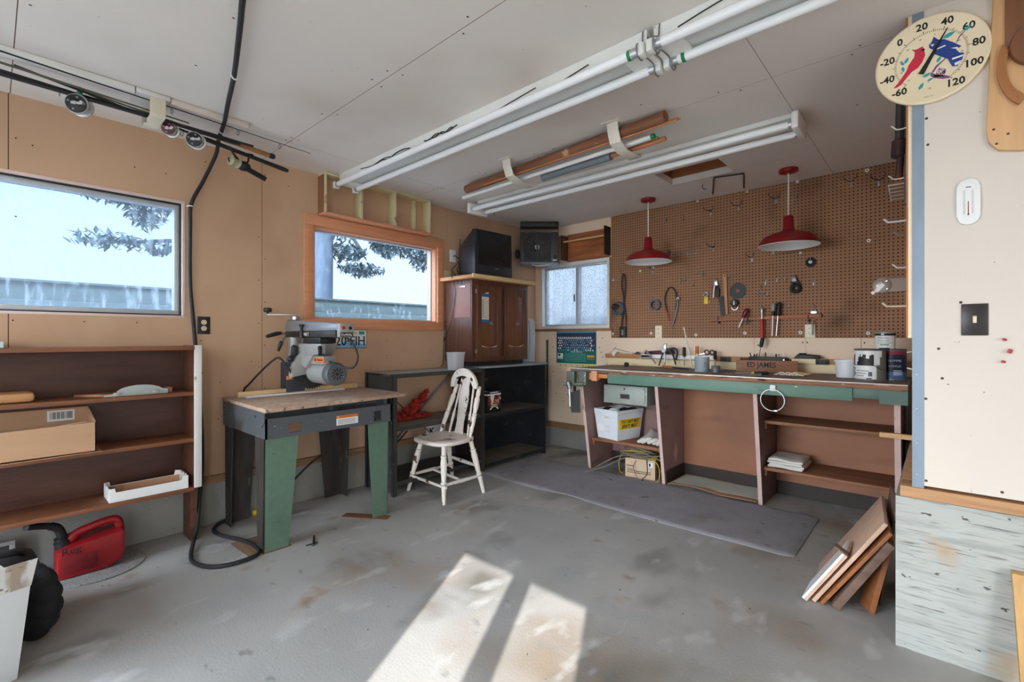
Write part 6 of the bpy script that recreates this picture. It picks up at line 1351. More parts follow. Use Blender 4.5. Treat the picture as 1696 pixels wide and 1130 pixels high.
def forked(label, x, z, m='dark_steel', s=1.0):
    o = thing('peg_hook', label, 'hook', (x, -.009, z), HK)
    part('plate', MB().box(x - .006, x + .006, -.012, -.0085, z - .035, z + .012, .001), 'dull_steel', o)
    for d in (-1, 1): part('prong', MB().tube(spline([(x, -.012, z), (x + d * .018 * s, -.035, z + .006), (x + d * .036 * s, -.06, z + .012), (x + d * .042 * s, -.075, z + .034)], 4), .0028, 7), m, o)
    return o
def single(label, x, z, m='dull_steel', s=1.0):
    o = thing('peg_hook', label, 'hook', (x, -.009, z), HK)
    part('plate', MB().box(x - .014, x + .014, -.011, -.0085, z, z + .012, .001).box(x - .006, x + .006, -.011, -.0085, z - .03, z + .001, .001), m, o)
    part('prong', MB().tube(spline([(x, -.011, z + .004), (x, -.035, z + .002), (x, -.05, z + .016)], 4), .0028, 7), m, o); return o
forked('forked peg hook high on the board, leftmost of the upper row of five', 2.001, 2.315); forked('forked peg hook high on board below the bent ceiling rod', 2.232, 2.318)
forked('forked peg hook just left of the right lamp cord', 2.516, 2.325); forked('dark forked peg hook high on the right, second from the side wall', 3.011, 2.352); forked('forked peg hook high on the board nearest the side wall', 3.174, 2.325)
straight('small straight peg hook nearest the left lamp cord', 1.597, 2.312); straight('small straight peg hook left of left lamp cord at the same height', 1.483, 2.33)
straight('small straight peg hook farther right of the left lamp cord', 1.758, 2.305); straight('small peg hook just right of the right lamp cord', 2.665, 2.322)
single('peg hook behind the right rim of the left lamp shade', 1.627, 1.998, 'dark_steel'); single('first clear peg hook right of the left lamp shade', 1.713, 1.986); single('second clear peg hook right of the left lamp shade', 1.792, 1.982); single('third clear peg hook right of the left lamp shade', 1.869, 1.984)
forked('forked peg hook halfway between the two lamp shades', 2.022, 1.995, 'dark_steel', .8); forked('small forked peg hook left of the right lamp shade', 2.336, 1.87, 'dark_steel', .7); single('peg hook just under the right lamp shade', 2.494, 1.906)
for t_, x, z in (('upper left', 1.885, 1.792), ('upper right', 1.938, 1.776), ('lowest left', 1.736, 1.728), ('middle left', 1.775, 1.741), ('lowest right', 1.852, 1.696)):
    straight('small wire peg hook left of the brush, %s of the five there' % t_, x, z, .04)
single('slanted peg hook right of the black disc, upper one', 2.437, 1.665); straight('bright stub peg hook left of its near twin above the tool rail', 2.525, 1.668, .03, 'steel'); straight('bright stub peg hook just left of the hanging black clamp', 2.581, 1.673, .03, 'steel')
single('peg hook right of the hanging black clamp', 2.775, 1.634); straight('bright stub peg hook right of the small hanging shackle', 2.454, 1.561, .03, 'steel'); straight('bright stub peg hook above the right end of tool rail', 2.607, 1.462, .03, 'steel')
straight('tiny peg hook above the left tape roll', 1.096, 1.963, .03); straight('peg hook at the upper left corner of the board', 1.10, 2.10, .04); straight('stub peg hook right of the yellow clip', 1.995, 1.52, .03, 'steel'); straight('wire peg hook at the top of the brush handle', 2.16, 1.735, .05)
forked('peg hook below the left lamp shade near the window', 1.46, 1.852, 'dull_steel', .5)

tp = thing('tape_roll', 'blue grey tape roll hung with a black knob at the board left end', 'tape', (1.095, -.035, 1.44))
part('roll', MB().torus((1.10, -.035, 1.495), (0, 1, 0), .052, .016, 30, 8), mat('blue_grey_tape', (70, 84, 100), .5), tp)
part('knob', MB().lathe([(.032, 0), (.032, .012), (.018, .016), (.018, .03), (.008, .034)], (1.075, -.055, 1.515), (-.1, -1, 0), 18), 'black', tp)
tp = thing('tape_roll', 'blue grey tape roll hanging alone on the left part of the pegboard', 'tape', (1.493, -.04, 1.46))
part('roll', MB().lathe([(.036, 0), (.052, 0), (.052, .042), (.036, .042), (.036, 0)], (1.493, -.0095, 1.515), (0, -1, 0), 30, 0, False), mat('blue_grey_roll', (84, 96, 112), .5), tp)
cl_ = thing('cord_loop', 'long narrow loop of black cord hanging left on the pegboard', 'cord', (1.16, -.03, 1.32))
part('cord', MB().tube(spline([(1.135, -.03, 1.315), (1.15, -.03, 1.45), (1.158, -.03, 1.6), (1.14, -.03, 1.72), (1.15, -.035, 1.82), (1.175, -.035, 1.825), (1.178, -.03, 1.7), (1.165, -.03, 1.55), (1.185, -.03, 1.4), (1.185, -.03, 1.32)], 6), .006, 8), 'rubber', cl_)
part('hook_wire', MB().tube([(1.10, -.0095, 1.90), (1.14, -.03, 1.845), (1.165, -.04, 1.83)], .002, 6), 'dull_steel', cl_)
db = thing('dimmer_box', 'black electrical box fixed to the lower left of the pegboard', 'switch box', (1.152, -.02, 1.206))
part('box', MB().box(1.122, 1.186, -.045, -.0085, 1.206, 1.315, .004), 'black', db); part('face_plate', MB().box(1.132, 1.176, -.0475, -.0455, 1.222, 1.29, .001), 'dark_steel', db)
part('socket', MB().cyl((1.154, -.0478, 1.24), (1.154, -.05, 1.24), .012, 14).cyl((1.154, -.0478, 1.268), (1.154, -.05, 1.268), .012, 14), 'dull_steel', db)
jl = thing('test_lead', 'black and red test cord looped on the pegboard with a metal clamp', 'cord', (1.65, -.03, 1.31))
part('cord', MB().tube(spline([(1.615, -.03, 1.44), (1.59, -.03, 1.54), (1.60, -.03, 1.62), (1.64, -.035, 1.67), (1.685, -.03, 1.64), (1.70, -.03, 1.56), (1.695, -.03, 1.47), (1.675, -.03, 1.38), (1.66, -.03, 1.33)], 6), .0055, 8), 'rubber', jl)
part('red_end', MB().tube([(1.602, -.03, 1.475), (1.615, -.03, 1.43), (1.628, -.03, 1.36)], [.006, .006, .004], 8), 'red_tool', jl, label='red lead end')
part('clamp', MB().box(1.70, 1.735, -.045, -.015, 1.55, 1.57, .004).box(1.705, 1.715, -.04, -.02, 1.50, 1.55, .003).cyl((1.72, -.05, 1.565), (1.72, -.01, 1.565), .012, 12).tube([(1.71, -.03, 1.50), (1.69, -.03, 1.42), (1.665, -.03, 1.33), (1.655, -.03, 1.30)], [.008, .009, .007, .003], 8), 'dull_steel', jl)
outlet('wall_outlet', 'ivory outlet set in the left half of the pegboard', 'y', -.0005, 1.478, 1.547, 1.21, 1.316, 'ivory', 'ivory')
outlet('wall_outlet', 'ivory outlet under the right end of the tool rail', 'y', -.0005, 2.716, 2.784, 1.2, 1.304, 'ivory', 'ivory')
o = thing('key_clip', 'yellow tagged metal clip hanging on the pegboard', 'clip', (1.96, -.02, 1.52))
part('tag', MB().box(1.942, 1.982, -.022, -.0095, 1.50, 1.565, .008), 'yellow', o); part('ring', MB().torus((1.962, -.018, 1.585), (0, 1, 0), .02, .005, 18, 6).box(1.952, 1.978, -.022, -.012, 1.592, 1.612, .003), 'dull_steel', o)
o = thing('locking_pliers', 'chrome locking pliers hanging left of the brush', 'pliers', (2.048, -.025, 1.56))
part('jaws', MB().hexa([(2.03, -.035, 1.655), (2.07, -.035, 1.655), (2.07, -.015, 1.655), (2.03, -.015, 1.655)], [(2.035, -.035, 1.715), (2.062, -.035, 1.715), (2.062, -.015, 1.715), (2.035, -.015, 1.715)], bev=.006), 'steel', o)
part('handle', MB().tube([(2.042, -.028, 1.66), (2.034, -.028, 1.62), (2.03, -.028, 1.555)], [.009, .010, .009], 10), 'steel', o); part('handle', MB().tube([(2.058, -.022, 1.66), (2.068, -.022, 1.62), (2.068, -.022, 1.555)], [.010, .014, .013], 10), 'dark_steel', o)
o = thing('bench_brush', 'long wooden handled brush with black bristles on the pegboard', 'brush', (2.13, -.03, 1.4))
part('handle', MB().hexa([(2.128, -.03, 1.40), (2.15, -.03, 1.40), (2.15, -.0095, 1.40), (2.128, -.0095, 1.40)], [(2.108, -.03, 1.75), (2.14, -.03, 1.75), (2.14, -.0095, 1.75), (2.108, -.0095, 1.75)], bev=.004).cyl((2.124, -.031, 1.735), (2.124, -.029, 1.735), .006, 10, 1), [wood('brush_handle', (190, 140, 100), 'z', .6, .15), 'ink'], o)
mb = MB()
for k in range(52):
    z = 1.40 + .16 * k / 51; x = 2.13 - .02 * k / 51
    mb.bar((x + .004, -.031 + .008 * (k % 3), z), (x - .034 + .006 * math.sin(k), -.033 + .008 * (k % 3), z - .004 + .006 * math.sin(k * 2.3)), .007, .006)
part('bristles', mb, 'black', o)['kind'] = 'stuff'
o = thing('grinding_disc', 'thin black abrasive disc hanging on the pegboard', 'disc', (2.226, -.012, 1.53))
part('disc', MB().lathe([(.066, 0), (.067, .001), (.067, .003), (.066, .004)], (2.226, -.0095, 1.60), (0, -1, 0), 40), 'black', o); part('centre', MB().lathe([(.016, 0), (.016, .002), (.007, .003)], (2.226, -.0138, 1.60), (0, -1, 0), 20), 'cork', o, label='brown centre ring')
o = thing('pressure_gauge', 'small round dark gauge with wire bail under the black disc', 'gauge', (2.202, -.03, 1.44))
part('body', MB().lathe([(.03, 0), (.032, .03), (.026, .036), (.022, .034)], (2.205, -.0095, 1.498), (0, -1, 0), 20), 'dark_steel', o); part('bar', MB().box(2.202, 2.208, -.049, -.045, 1.478, 1.518, .001), 'steel', o)
part('bail', MB().torus((2.205, -.025, 1.462), (0, 1, 0), .024, .003, 20, 6, 0, 180, 360), 'steel', o)
rl_ = thing('tool_rail', 'narrow reddish wooden rail holding tools across the pegboard', 'rail', (2.42, -.03, 1.355))
part('rail', MB().hexa([(2.01, -.045, 1.345), (2.83, -.045, 1.358), (2.83, -.0095, 1.358), (2.01, -.0095, 1.345)], [(2.01, -.045, 1.367), (2.83, -.045, 1.384), (2.83, -.0095, 1.384), (2.01, -.0095, 1.367)], bev=.002), wood('redwood_rail', (164, 100, 68), 'x', .6, .18), rl_)
for x in (2.075, 2.745): part('bracket', MB().box(x - .006, x + .006, -.047, -.009, 1.325, 1.344, .002).tube([(x, -.047, 1.345), (x, -.05, 1.39)], .003, 6), 'dark_steel', rl_)
TR = 'tools in the pegboard rail'
held('screwdriver', 'red handled screwdriver leaning in the tool rail, leftmost', (2.312, -.0515, 1.445), (2.245, -.0515, 1.29), [('handle', [(.010, 0), (.019, .08), (.018, .42), (.010, .5)], mat('dark_red_handle', (120, 22, 40), .35)), ('shank', [(.005, .5), (.005, .9), (.006, 1)], 'steel')], 'screwdriver', TR)
held('punch', 'small dark punch hanging just right of the red screwdriver', (2.315, -.052, 1.39), (2.31, -.052, 1.31), [('shank', [(.004, 0), (.007, .3), (.007, .7), (.003, 1)], 'dark_steel')], 'punch', TR)
held('wrench', 'red gripped chrome pliers handle hanging straight down in rail', (2.422, -.0515, 1.45), (2.424, -.0515, 1.185), [('jaw', [(.006, 0), (.013, .06), (.011, .16), (.008, .22), (.008, .36)], 'steel'), ('grip', [(.010, .36), (.013, .45), (.013, .9), (.009, 1)], 'red_tool')], 'pliers', TR)
held('screwdriver', 'grey clear handled screwdriver in the rail, left of its black neighbour', (2.507, -.0515, 1.48), (2.497, -.0515, 1.215), [('handle', [(.012, 0), (.016, .04), (.016, .22), (.010, .25)], mat('smoky_handle', (150, 144, 136), .3)), ('collar', [(.014, .25), (.014, .38)], 'black'), ('shank', [(.005, .38), (.005, 1)], 'steel')], 'screwdriver', TR)
held('screwdriver', 'black handled screwdriver with wide chrome shank in the rail', (2.548, -.0515, 1.485), (2.527, -.0515, 1.215), [('handle', [(.012, 0), (.016, .04), (.015, .34), (.010, .40)], 'black'), ('shank', [(.007, .4), (.007, .92), (.008, 1)], 'steel')], 'screwdriver', TR)
held('drill_bit', 'thin grey drill bit hanging in front of the right pegboard outlet', (2.776, -.0515, 1.345), (2.776, -.0515, 1.22), [('shank', [(.005, 0), (.005, .3), (.006, .35), (.006, .9), (.002, 1)], 'dull_steel')], 'drill bit', TR)
solo('bent_clip', MB().box(2.757, 2.80, -.025, -.0095, 1.386, 1.41, .001).tube([(2.76, -.012, 1.47), (2.79, -.012, 1.44), (2.785, -.012, 1.41)], .002, 6), 'steel', 'small bent metal clip at the right end of the tool rail', 'clip')
o = thing('caster_wheel', 'small black rubber wheel hanging under the right lamp', 'wheel', (2.757, -.02, 1.75))
part('tyre', MB().torus((2.757, -.022, 1.785), (0, 1, 0), .025, .011, 24, 8), 'rubber', o); part('hub', MB().cyl((2.757, -.01, 1.785), (2.757, -.034, 1.785), .013, 14), 'dull_steel', o); part('pin', MB().cyl((2.757, -.03, 1.80), (2.757, -.03, 1.825), .004, 8), 'dull_steel', o)
o = thing('spring_clamp', 'black and grey spring clamp hanging at the right of the pegboard', 'clamp', (2.65, -.03, 1.55))
part('jaws', MB().hexa([(2.63, -.045, 1.64), (2.67, -.045, 1.64), (2.67, -.008, 1.64), (2.63, -.008, 1.64)], [(2.62, -.04, 1.685), (2.66, -.04, 1.70), (2.66, -.008, 1.70), (2.62, -.008, 1.685)], bev=.008), 'dull_steel', o)
part('ring', MB().torus((2.66, -.03, 1.59), (0, 1, 0), .026, .013, 24, 8), 'black', o); part('arm', MB().tube([(2.645, -.03, 1.65), (2.625, -.03, 1.60), (2.63, -.03, 1.555)], .010, 10).tube([(2.66, -.03, 1.66), (2.685, -.03, 1.62)], .008, 8), 'dark_steel', o)
o = thing('shackle', 'small metal shackle hanging on a hook above the tool rail', 'shackle', (2.405, -.02, 1.55))
part('bow', MB().torus((2.405, -.02, 1.585), (0, 1, 0), .024, .004, 20, 6, 0, 170, 370), 'dull_steel', o); part('pin', MB().tube([(2.375, -.02, 1.562), (2.435, -.02, 1.562)], .005, 8).tube([(2.405, -.0095, 1.64), (2.405, -.02, 1.62), (2.405, -.02, 1.59)], .003, 6), 'dull_steel', o)

# team calendar under the corner window
cal = thing('calendar', 'green team photo wall calendar under the sliding window', 'calendar', (.567, -.003, .885))
M['teal'] = mat('calendar_green', (10, 106, 100), .5, 0, .08, 3); M['navy'] = mat('calendar_navy', (24, 58, 88), .5, 0, .2, 8); M['sky_blue'] = mat('calendar_blue', (84, 146, 178), .5)
x0, x1, zt_, zb_ = .308, .825, 1.272, .888
part('sheet', MB().box(x0, x1, -.0025, -.0005, zb_ + .035, zt_), 'teal', cal)
part('photo', MB().box(x0 + .004, x1 - .004, -.0031, -.0026, 1.075, zt_ - .018, m=0).box(x0 + .004, x1 - .004, -.0031, -.0026, zt_ - .017, zt_ - .002, m=1), ['navy', 'sky_blue'], cal, label='team photograph')
mb = MB(); rc = random.Random(3)
for row in range(5):
    z = 1.205 - row * .028
    for k in range(17 + row % 2):
        x = x0 + .03 + (k + .5 * (row % 2)) * (x1 - x0 - .06) / 17.5
        if x > x1 - .02: continue
        mb.box(x - .009, x + .009, -.0036, -.0032, z - .012, z, m=0 if row in (0,) or k in (0, 1, 16) else rc.choice((1, 1, 2)))
        mb.lathe([(.0055, 0), (.004, .0005)], (x, -.0032, z + .005), (0, -1, 0), 8, rc.choice((0, 3, 3)))
    if row == 4:
        for k in range(16): mb.box(x0 + .035 + k * .029, x0 + .048 + k * .029, -.0036, -.0032, z - .034, z - .016, m=rc.choice((0, 0, 1)))
part('team', mb, ['white', 'sky_blue', 'navy', mat('skin_dot', (196, 160, 140), .6)], cal)
mb = MB().text('Seattle Seahawks', .022, ((x0 + x1) / 2 + .01, -.0026, 1.043), (1, 0, 0), (0, 0, 1), 0, .0003, 'CENTER')
for k in range(6): mb.box(x0 + .11, x1 - .13 + .01 * (k % 2), -.003, -.0026, 1.025 - k * .016, 1.030 - k * .016, m=1)
mb.box(x0 + .015, x0 + .088, -.003, -.0026, .968, 1.03).box(x0 + .024, x0 + .055, -.0034, -.003, 1.0, 1.024, m=2).box(x0 + .024, x0 + .08, -.0034, -.003, .975, .98, m=2)
mb.box(x1 - .115, x1 - .02, -.003, -.0026, .965, 1.02, m=3)
for k in range(4): mb.box(x1 - .11 + k * .022, x1 - .095 + k * .022, -.0034, -.003, .995, 1.014, m=4)
part('print', mb, ['white', mat('pale_teal', (110, 176, 166), .6), 'navy', mat('brown_badge', (120, 104, 84), .6), 'yellow'], cal)
for k in range(7):
    a = x0 + k * (x1 - x0) / 7
    part('day_square', MB().box(a + .004, a + (x1 - x0) / 7 - .002, -.0026, -.0005, zb_, zb_ + .0345).box(a + .05, a + .062, -.003, -.0026, zb_ + .008, zb_ + .016, m=1), [mat('day_cream', (226, 218, 170) if k < 4 else (232, 220, 120), .7), 'ink'], cal)

# ================================================================ under the ceiling
def tube_lamp(o, x0, x1, y, z, r=.019, n0=True, n1=True):
    part('tube', MB().lathe([(r * .9, 0), (r, .02), (r, x1 - x0 - .02), (r * .9, x1 - x0)], (x0, y, z), (1, 0, 0), 18), 'tube', o)
    if n0: part('tube_cap', MB().lathe([(r * .8, -.004), (r * 1.03, 0), (r * 1.03, .028)], (x0, y, z), (1, 0, 0), 18), 'tube_end', o)
    if n1: part('tube_cap', MB().lathe([(r * 1.03, -.028), (r * 1.03, 0), (r * .8, .004)], (x1, y, z), (1, 0, 0), 18), 'tube_end', o)
def strip_light(x0, x1, label, open_ends):
    o = thing('fluorescent_light', label, 'ceiling light', ((x0 + x1) / 2, -2.43, 2.33))
    part('housing', MB().box(x0 + .01, x1 - .01, -2.50, -2.496, 2.372, 2.4385).box(x0 + .01, x1 - .01, -2.364, -2.36, 2.372, 2.4385).box(x0 + .01, x1 - .01, -2.496, -2.364, 2.418, 2.4385).box(x0 + .01, x1 - .01, -2.4955, -2.3645, 2.368, 2.372, m=1), ['white_metal', 'reflector'], o)
    for y in (-2.53, -2.375): tube_lamp(o, x0 + .03, x1 - .03, y, 2.345)
    for x, s in ((x0, 1), (x1, -1)):
        for y in (-2.53, -2.375): part('socket', MB().box(min(x, x + s * .028), max(x, x + s * .028), y - .022, y + .022, 2.318, 2.3675, .006), 'white_metal', o)
        part('end_bracket', MB().box(min(x + s * .002, x + s * .12), max(x + s * .002, x + s * .12), -2.51, -2.352, 2.352, 2.3675, .002), 'white_metal', o)
    return o
M['ballast'] = mat('ballast_label', (120, 132, 160), .5)
fa = strip_light(.13, 2.63, 'long bare twin tube ceiling light, nearest the fishing rods wall', 0)
fb_ = strip_light(2.64, 5.08, 'bare twin tube ceiling light running out over the top of the picture', 0)
for x in (2.605, 2.675):
    part('clip', MB().tube(spline([(x, -2.502, 2.438), (x, -2.506, 2.42), (x, -2.512, 2.385), (x, -2.556, 2.36), (x, -2.55, 2.322), (x, -2.515, 2.314), (x, -2.49, 2.34), (x, -2.41, 2.345), (x, -2.395, 2.316), (x, -2.36, 2.314), (x, -2.348, 2.345)], 5), .0028, 6), 'dull_steel', fa if x < 2.64 else fb_)
part('green_ring', MB().lathe([(.0205, 0), (.0205, .014)], (2.555, -2.53, 2.345), (1, 0, 0), 18), 'green', fa, label='green tube ring')
part('green_ring', MB().lathe([(.0205, 0), (.0205, .014)], (2.715, -2.375, 2.345), (1, 0, 0), 18), 'green', fb_, label='green tube ring')
for P in (([(.45, -2.505, 2.40), (.6, -2.507, 2.385), (.75, -2.505, 2.40), (.9, -2.507, 2.375), (1.0, -2.505, 2.385)]), ([(1.15, -2.505, 2.375), (1.25, -2.508, 2.39), (1.32, -2.505, 2.375), (1.42, -2.508, 2.40), (1.45, -2.506, 2.395)]), ([(1.75, -2.505, 2.375), (1.9, -2.508, 2.39), (2.05, -2.507, 2.405)]), ([(2.2, -2.505, 2.38), (2.35, -2.508, 2.40)])):
    part('loose_wire', MB().tube(spline(P, 6), .0025, 6), 'rubber', fa)
for P in (([(.62, -2.506, 2.378), (.72, -2.509, 2.392), (.80, -2.506, 2.380), (.88, -2.509, 2.395), (.97, -2.506, 2.40), (1.04, -2.509, 2.386)]), ([(1.18, -2.507, 2.392), (1.26, -2.509, 2.38), (1.34, -2.507, 2.398), (1.40, -2.509, 2.386), (1.48, -2.507, 2.40)]), ([(1.22, -2.508, 2.38), (1.30, -2.51, 2.40), (1.38, -2.508, 2.38), (1.44, -2.51, 2.392)])):
    part('loose_wire', MB().tube(spline(P, 6), .0032, 6), 'rubber', fa)
part('ballast_label', MB().box(.75, 1.02, -2.5012, -2.5003, 2.378, 2.392), 'ballast', fa)
for P in (([(2.75, -2.505, 2.39), (2.85, -2.508, 2.405), (2.95, -2.506, 2.42)]), ([(3.2, -2.505, 2.38), (3.3, -2.508, 2.41)])): part('loose_wire', MB().tube(spline(P, 6), .0025, 6), 'rubber', fb_)
fc_ = thing('fluorescent_light', 'shorter twin tube ceiling light with white end caps over the bench', 'ceiling light', (1.65, -1.25, 2.33))
part('housing', MB().box(.40, 2.92, -1.315, -1.125, 2.41, 2.4385, .003).box(.42, 2.90, -1.275, -1.165, 2.385, 2.41, .003), 'white_metal', fc_)
for y in (-1.37, -1.215): tube_lamp(fc_, .385, 2.915, y, 2.353)
for x in (.372, 2.92): part('end_cap', MB().box(x - .015, x + .02, -1.405, -1.18, 2.318, 2.4095, .008), 'white', fc_)
for k in range(9): part('slot', MB().box(.6 + k * .27, .64 + k * .27 + .02 * (k % 2), -1.2765, -1.2752, 2.392, 2.402), 'dark_gap', fc_)

# lengths of pipe and dowel held to the ceiling by two plastic straps
rods = []
def ceil_rod(name, label, a, b, r, m, cat='rod', grp='rods strapped to the ceiling', r1=None):
    return solo(name, MB().tube([Vector(a), (Vector(a) + Vector(b)) / 2, Vector(b)], [r, r, r1 or r], 12), m, label, cat, grp)
M['brown_pipe'] = wood('brown_wood_pole', (132, 84, 58), 'x', .55, .3, 10, [((196, 160, 130), 8, .67, .05, (1, 1, 1))])
ceil_rod('wooden_pole', 'thick dark brown wooden pole strapped to the ceiling', (.70, -1.72, 2.385), (2.40, -1.83, 2.392), .032, 'brown_pipe', 'pole')
ceil_rod('white_rod', 'long thin white rod below the brown ceiling pole', (.60, -1.67, 2.348), (2.28, -1.755, 2.340), .014, 'white', 'rod')
part_g = ceil_rod('foam_tube', 'short grey tube strapped with rods under the ceiling', (1.42, -1.655, 2.332), (1.98, -1.68, 2.332), .027, mat('grey_tube', (116, 122, 128), .6), 'tube')
ceil_rod('wooden_dowel', 'thin brown dowel sticking out of the grey ceiling tube', (1.985, -1.68, 2.332), (2.34, -1.695, 2.334), .014, wood('dowel_brown', (176, 112, 70), 'x', .6), 'dowel')
for k, (y, z) in enumerate(((-1.785, 2.368), (-1.765, 2.372), (-1.80, 2.355))): ceil_rod('wooden_dowel', 'thin copper brown dowel, %s of three ending past the brown pole' % ('upper', 'middle', 'lower')[k], (.95, y + .03, z), (2.46, y - .02, z + .006), .006, wood('dowel_thin', (190, 122, 78), 'x', .6), 'dowel')
solo('green_cap', MB().cyl((2.281, -1.755, 2.340), (2.303, -1.756, 2.340), .0145, 12).tube([(2.303, -1.756, 2.338), (2.33, -1.756, 2.322)], .003, 6), 'green', 'small green cap at the right end of the white ceiling rod', 'cap')
for x, lb in ((1.27, 'white plastic pipe strap on the ceiling, left of two'), (2.10, 'white plastic pipe strap on the ceiling, right of two')):
    P = [(-1.875, 2.438), (-1.868, 2.39), (-1.84, 2.33), (-1.76, 2.303), (-1.66, 2.302), (-1.60, 2.304), (-1.572, 2.32), (-1.568, 2.345)]
    Q = [(-1.572, 2.345), (-1.577, 2.324), (-1.602, 2.309), (-1.66, 2.307), (-1.757, 2.308), (-1.835, 2.334), (-1.862, 2.392), (-1.869, 2.438)]
    solo('pipe_strap', MB().prism(P + Q, (x - .035, 0, 0), (0, 1, 0), (0, 0, 1), .07).box(x - .06, x + .06, -1.90, -1.85, 2.4355, 2.44), mat('strap_plastic', (226, 220, 206), .45), lb, 'strap', 'pipe straps on the ceiling')

# two red pendant lamps
def pendant(x, y, label):
    o = thing('pendant_lamp', label, 'pendant lamp', (x, y, 1.86), 'red pendant lamps')
    part('canopy', MB().lathe([(.064, 0), (.066, .006), (.062, .022), (.04, .03), (.008, .032)], (x, y, 2.4395), (0, 0, -1), 28), 'red_plain', o)
    part('cord', MB().cyl((x, y, 2.41), (x, y, 2.095), .0055, 10), 'cord_white', o)
    part('socket_cap', MB().lathe([(.012, .115), (.030, .11), (.034, .10), (.037, .02), (.05, .0), (.03, -.002)], (x, y, 1.985), (0, 0, 1), 24), 'red_plain', o)
    prof = [(.047, 1.985), (.09, 1.972), (.14, 1.955), (.172, 1.935), (.186, 1.91), (.192, 1.892), (.203, 1.878)]
    sh_ = part('shade', MB().lathe([(r, z) for r, z in prof], (x, y, 0), (0, 0, 1), 44, 0, False), 'red_enamel', o)
    part('inner_shade', MB().lathe([(r - .003, z - .003) for r, z in prof], (x, y, 0), (0, 0, 1), 44, 0, False).lathe([(.2, 1.8745), (.2035, 1.878), (.2, 1.8755)], (x, y, 0), (0, 0, 1), 44, 0, False), 'white', sh_, label='white enamel inside')
    part('bulb_socket', MB().cyl((x, y, 1.982), (x, y, 1.93), .02, 16), 'white', o)
    return o
L1 = pendant(1.57, -.335, 'red enamel pendant lamp over the bench nearer the corner window')
L2 = pendant(2.671, -.335, 'red enamel pendant lamp over the bench nearer the right wall')
solo('bent_rod', MB().tube(spline([(2.055, -.12, 2.434), (2.13, -.32, 2.43), (2.205, -.53, 2.428)], 3) + spline([(2.215, -.55, 2.428), (2.32, -.52, 2.428), (2.41, -.495, 2.428)], 3) + [(2.405, -.47, 2.43), (2.305, -.12, 2.434)], .006, 8), mat('rusty_iron', (74, 46, 38), .6), 'rusty square bent rod against the ceiling above the pegboard', 'rod')
solo('ceiling_hook', MB().tube(spline([(2.08, -.42, 2.438), (2.08, -.42, 2.41), (2.095, -.415, 2.395), (2.105, -.41, 2.405)], 5), .003, 7), 'dark_steel', 'tiny dark cup hook on the ceiling between lamp and bent rod', 'hook')
solo('ceiling_hook', MB().tube(spline([(.30, -1.0, 2.438), (.30, -1.0, 2.40), (.31, -.995, 2.39)], 5), .003, 7), 'dark_steel', 'tiny dark hook on the ceiling above the fan heater', 'hook')

# ================================================================ tools on the bench end wall (edge of the return wall)
XW = 3.398
def sidehook(label, y, z, x1, m='white', r=.004, rise=.02):
    return solo('long_peg_hook', MB().tube(spline([(XW, y, z), ((XW + x1) / 2, y, z - .002), (x1 + .018, y, z)], 3) + [(x1, y, z + rise)], r, 8), m, label, 'hook', 'hooks on the bench end wall')
sidehook('white peg hook on the end wall, longest, beside the hanging pipe tools', -1.0, 1.828, 3.268, 'white', .005)
sidehook('cream peg hook on the end wall below the crank reel', -1.0, 1.372, 3.262, 'ivory', .005); sidehook('white peg hook on the end wall just above the crank reel', -1.0, 1.578, 3.305, 'white')
sidehook('white peg hook at the top of the end wall near the round thermometer', -1.6, 2.115, 3.335, 'white', .003); sidehook('thin white peg hook below the hanging pipe wrench handle', -1.35, 1.965, 3.31, 'white', .003)
sidehook('dull peg hook on the end wall with a wire clip', -1.0, 1.755, 3.31, 'dull_steel')
solo('rod_rack', MB().tube([(3.29, -1.03, 2.02), (3.30, -1.0, 1.94)], .003, 6).box(3.288, 3.394, -1.034, -1.03, 2.015, 2.022).tube([(3.293, -1.03, 2.0), (XW, -1.03, 2.0)], .003, 6).tube([(3.295, -1.02, 1.983), (XW, -1.02, 1.983)], .003, 6).tube([(3.297, -1.01, 1.966), (XW, -1.01, 1.966)], .003, 6).tube([(3.30, -1.0, 1.949), (XW, -1.0, 1.949)], .003, 6), 'steel', 'small rack of parallel wire pegs on the end wall', 'rack')
o = thing('pipe_clamp', 'dark iron pipe clamp hanging at the top of the end wall', 'clamp', (3.37, -1.5, 1.95))
part('bar', MB().tube([(3.368, -1.5, 2.42), (3.36, -1.5, 2.08)], .020, 10), 'dark_steel', o); part('head', MB().cyl((3.36, -1.5, 2.10), (3.356, -1.5, 2.02), .030, 14, 0, .006).tube([(3.362, -1.5, 2.02), (3.355, -1.5, 1.93)], .014, 10), mat('worn_red_black', (60, 38, 36), .5, .2, .3, 14, specks=[((150, 44, 34), 14, .6, .06, (1, 1, 1))]), o)
part('tail', MB().box(3.375, 3.3975, -1.52, -1.48, 1.80, 2.42, .004), 'dark_steel', o)
solo('red_tool_handle', MB().tube([(3.389, -1.2, 1.775), (3.384, -1.2, 1.71), (3.388, -1.2, 1.60)], [.008, .013, .009], 10), 'red_tool', 'red handled tool half hidden behind the end wall edge', 'tool')
o = thing('crank_reel', 'grey wooden bracket with a round crank reel on the end wall', 'reel', (3.3, -1.0, 1.43))
part('arm', MB().box(3.262, 3.38, -1.02, -.98, 1.448, 1.522, .004).box(3.372, 3.396, -1.025, -.975, 1.44, 1.535, .003), mat('grey_wood_arm', (150, 134, 124), .6, 0, .1), o)
part('disc', MB().lathe([(.040, 0), (.041, .004), (.036, .008), (.01, .010)], (3.262, -1.0205, 1.485), (0, -1, 0), 26), mat('grey_disc', (158, 150, 140), .35, .3), o)
part('crank', MB().bar((3.27, -1.034, 1.49), (3.235, -1.034, 1.452), .018, .005, (0, 1, 0)).cyl((3.226, -1.03, 1.445), (3.226, -1.06, 1.445), .009, 12), 'white_metal', o)
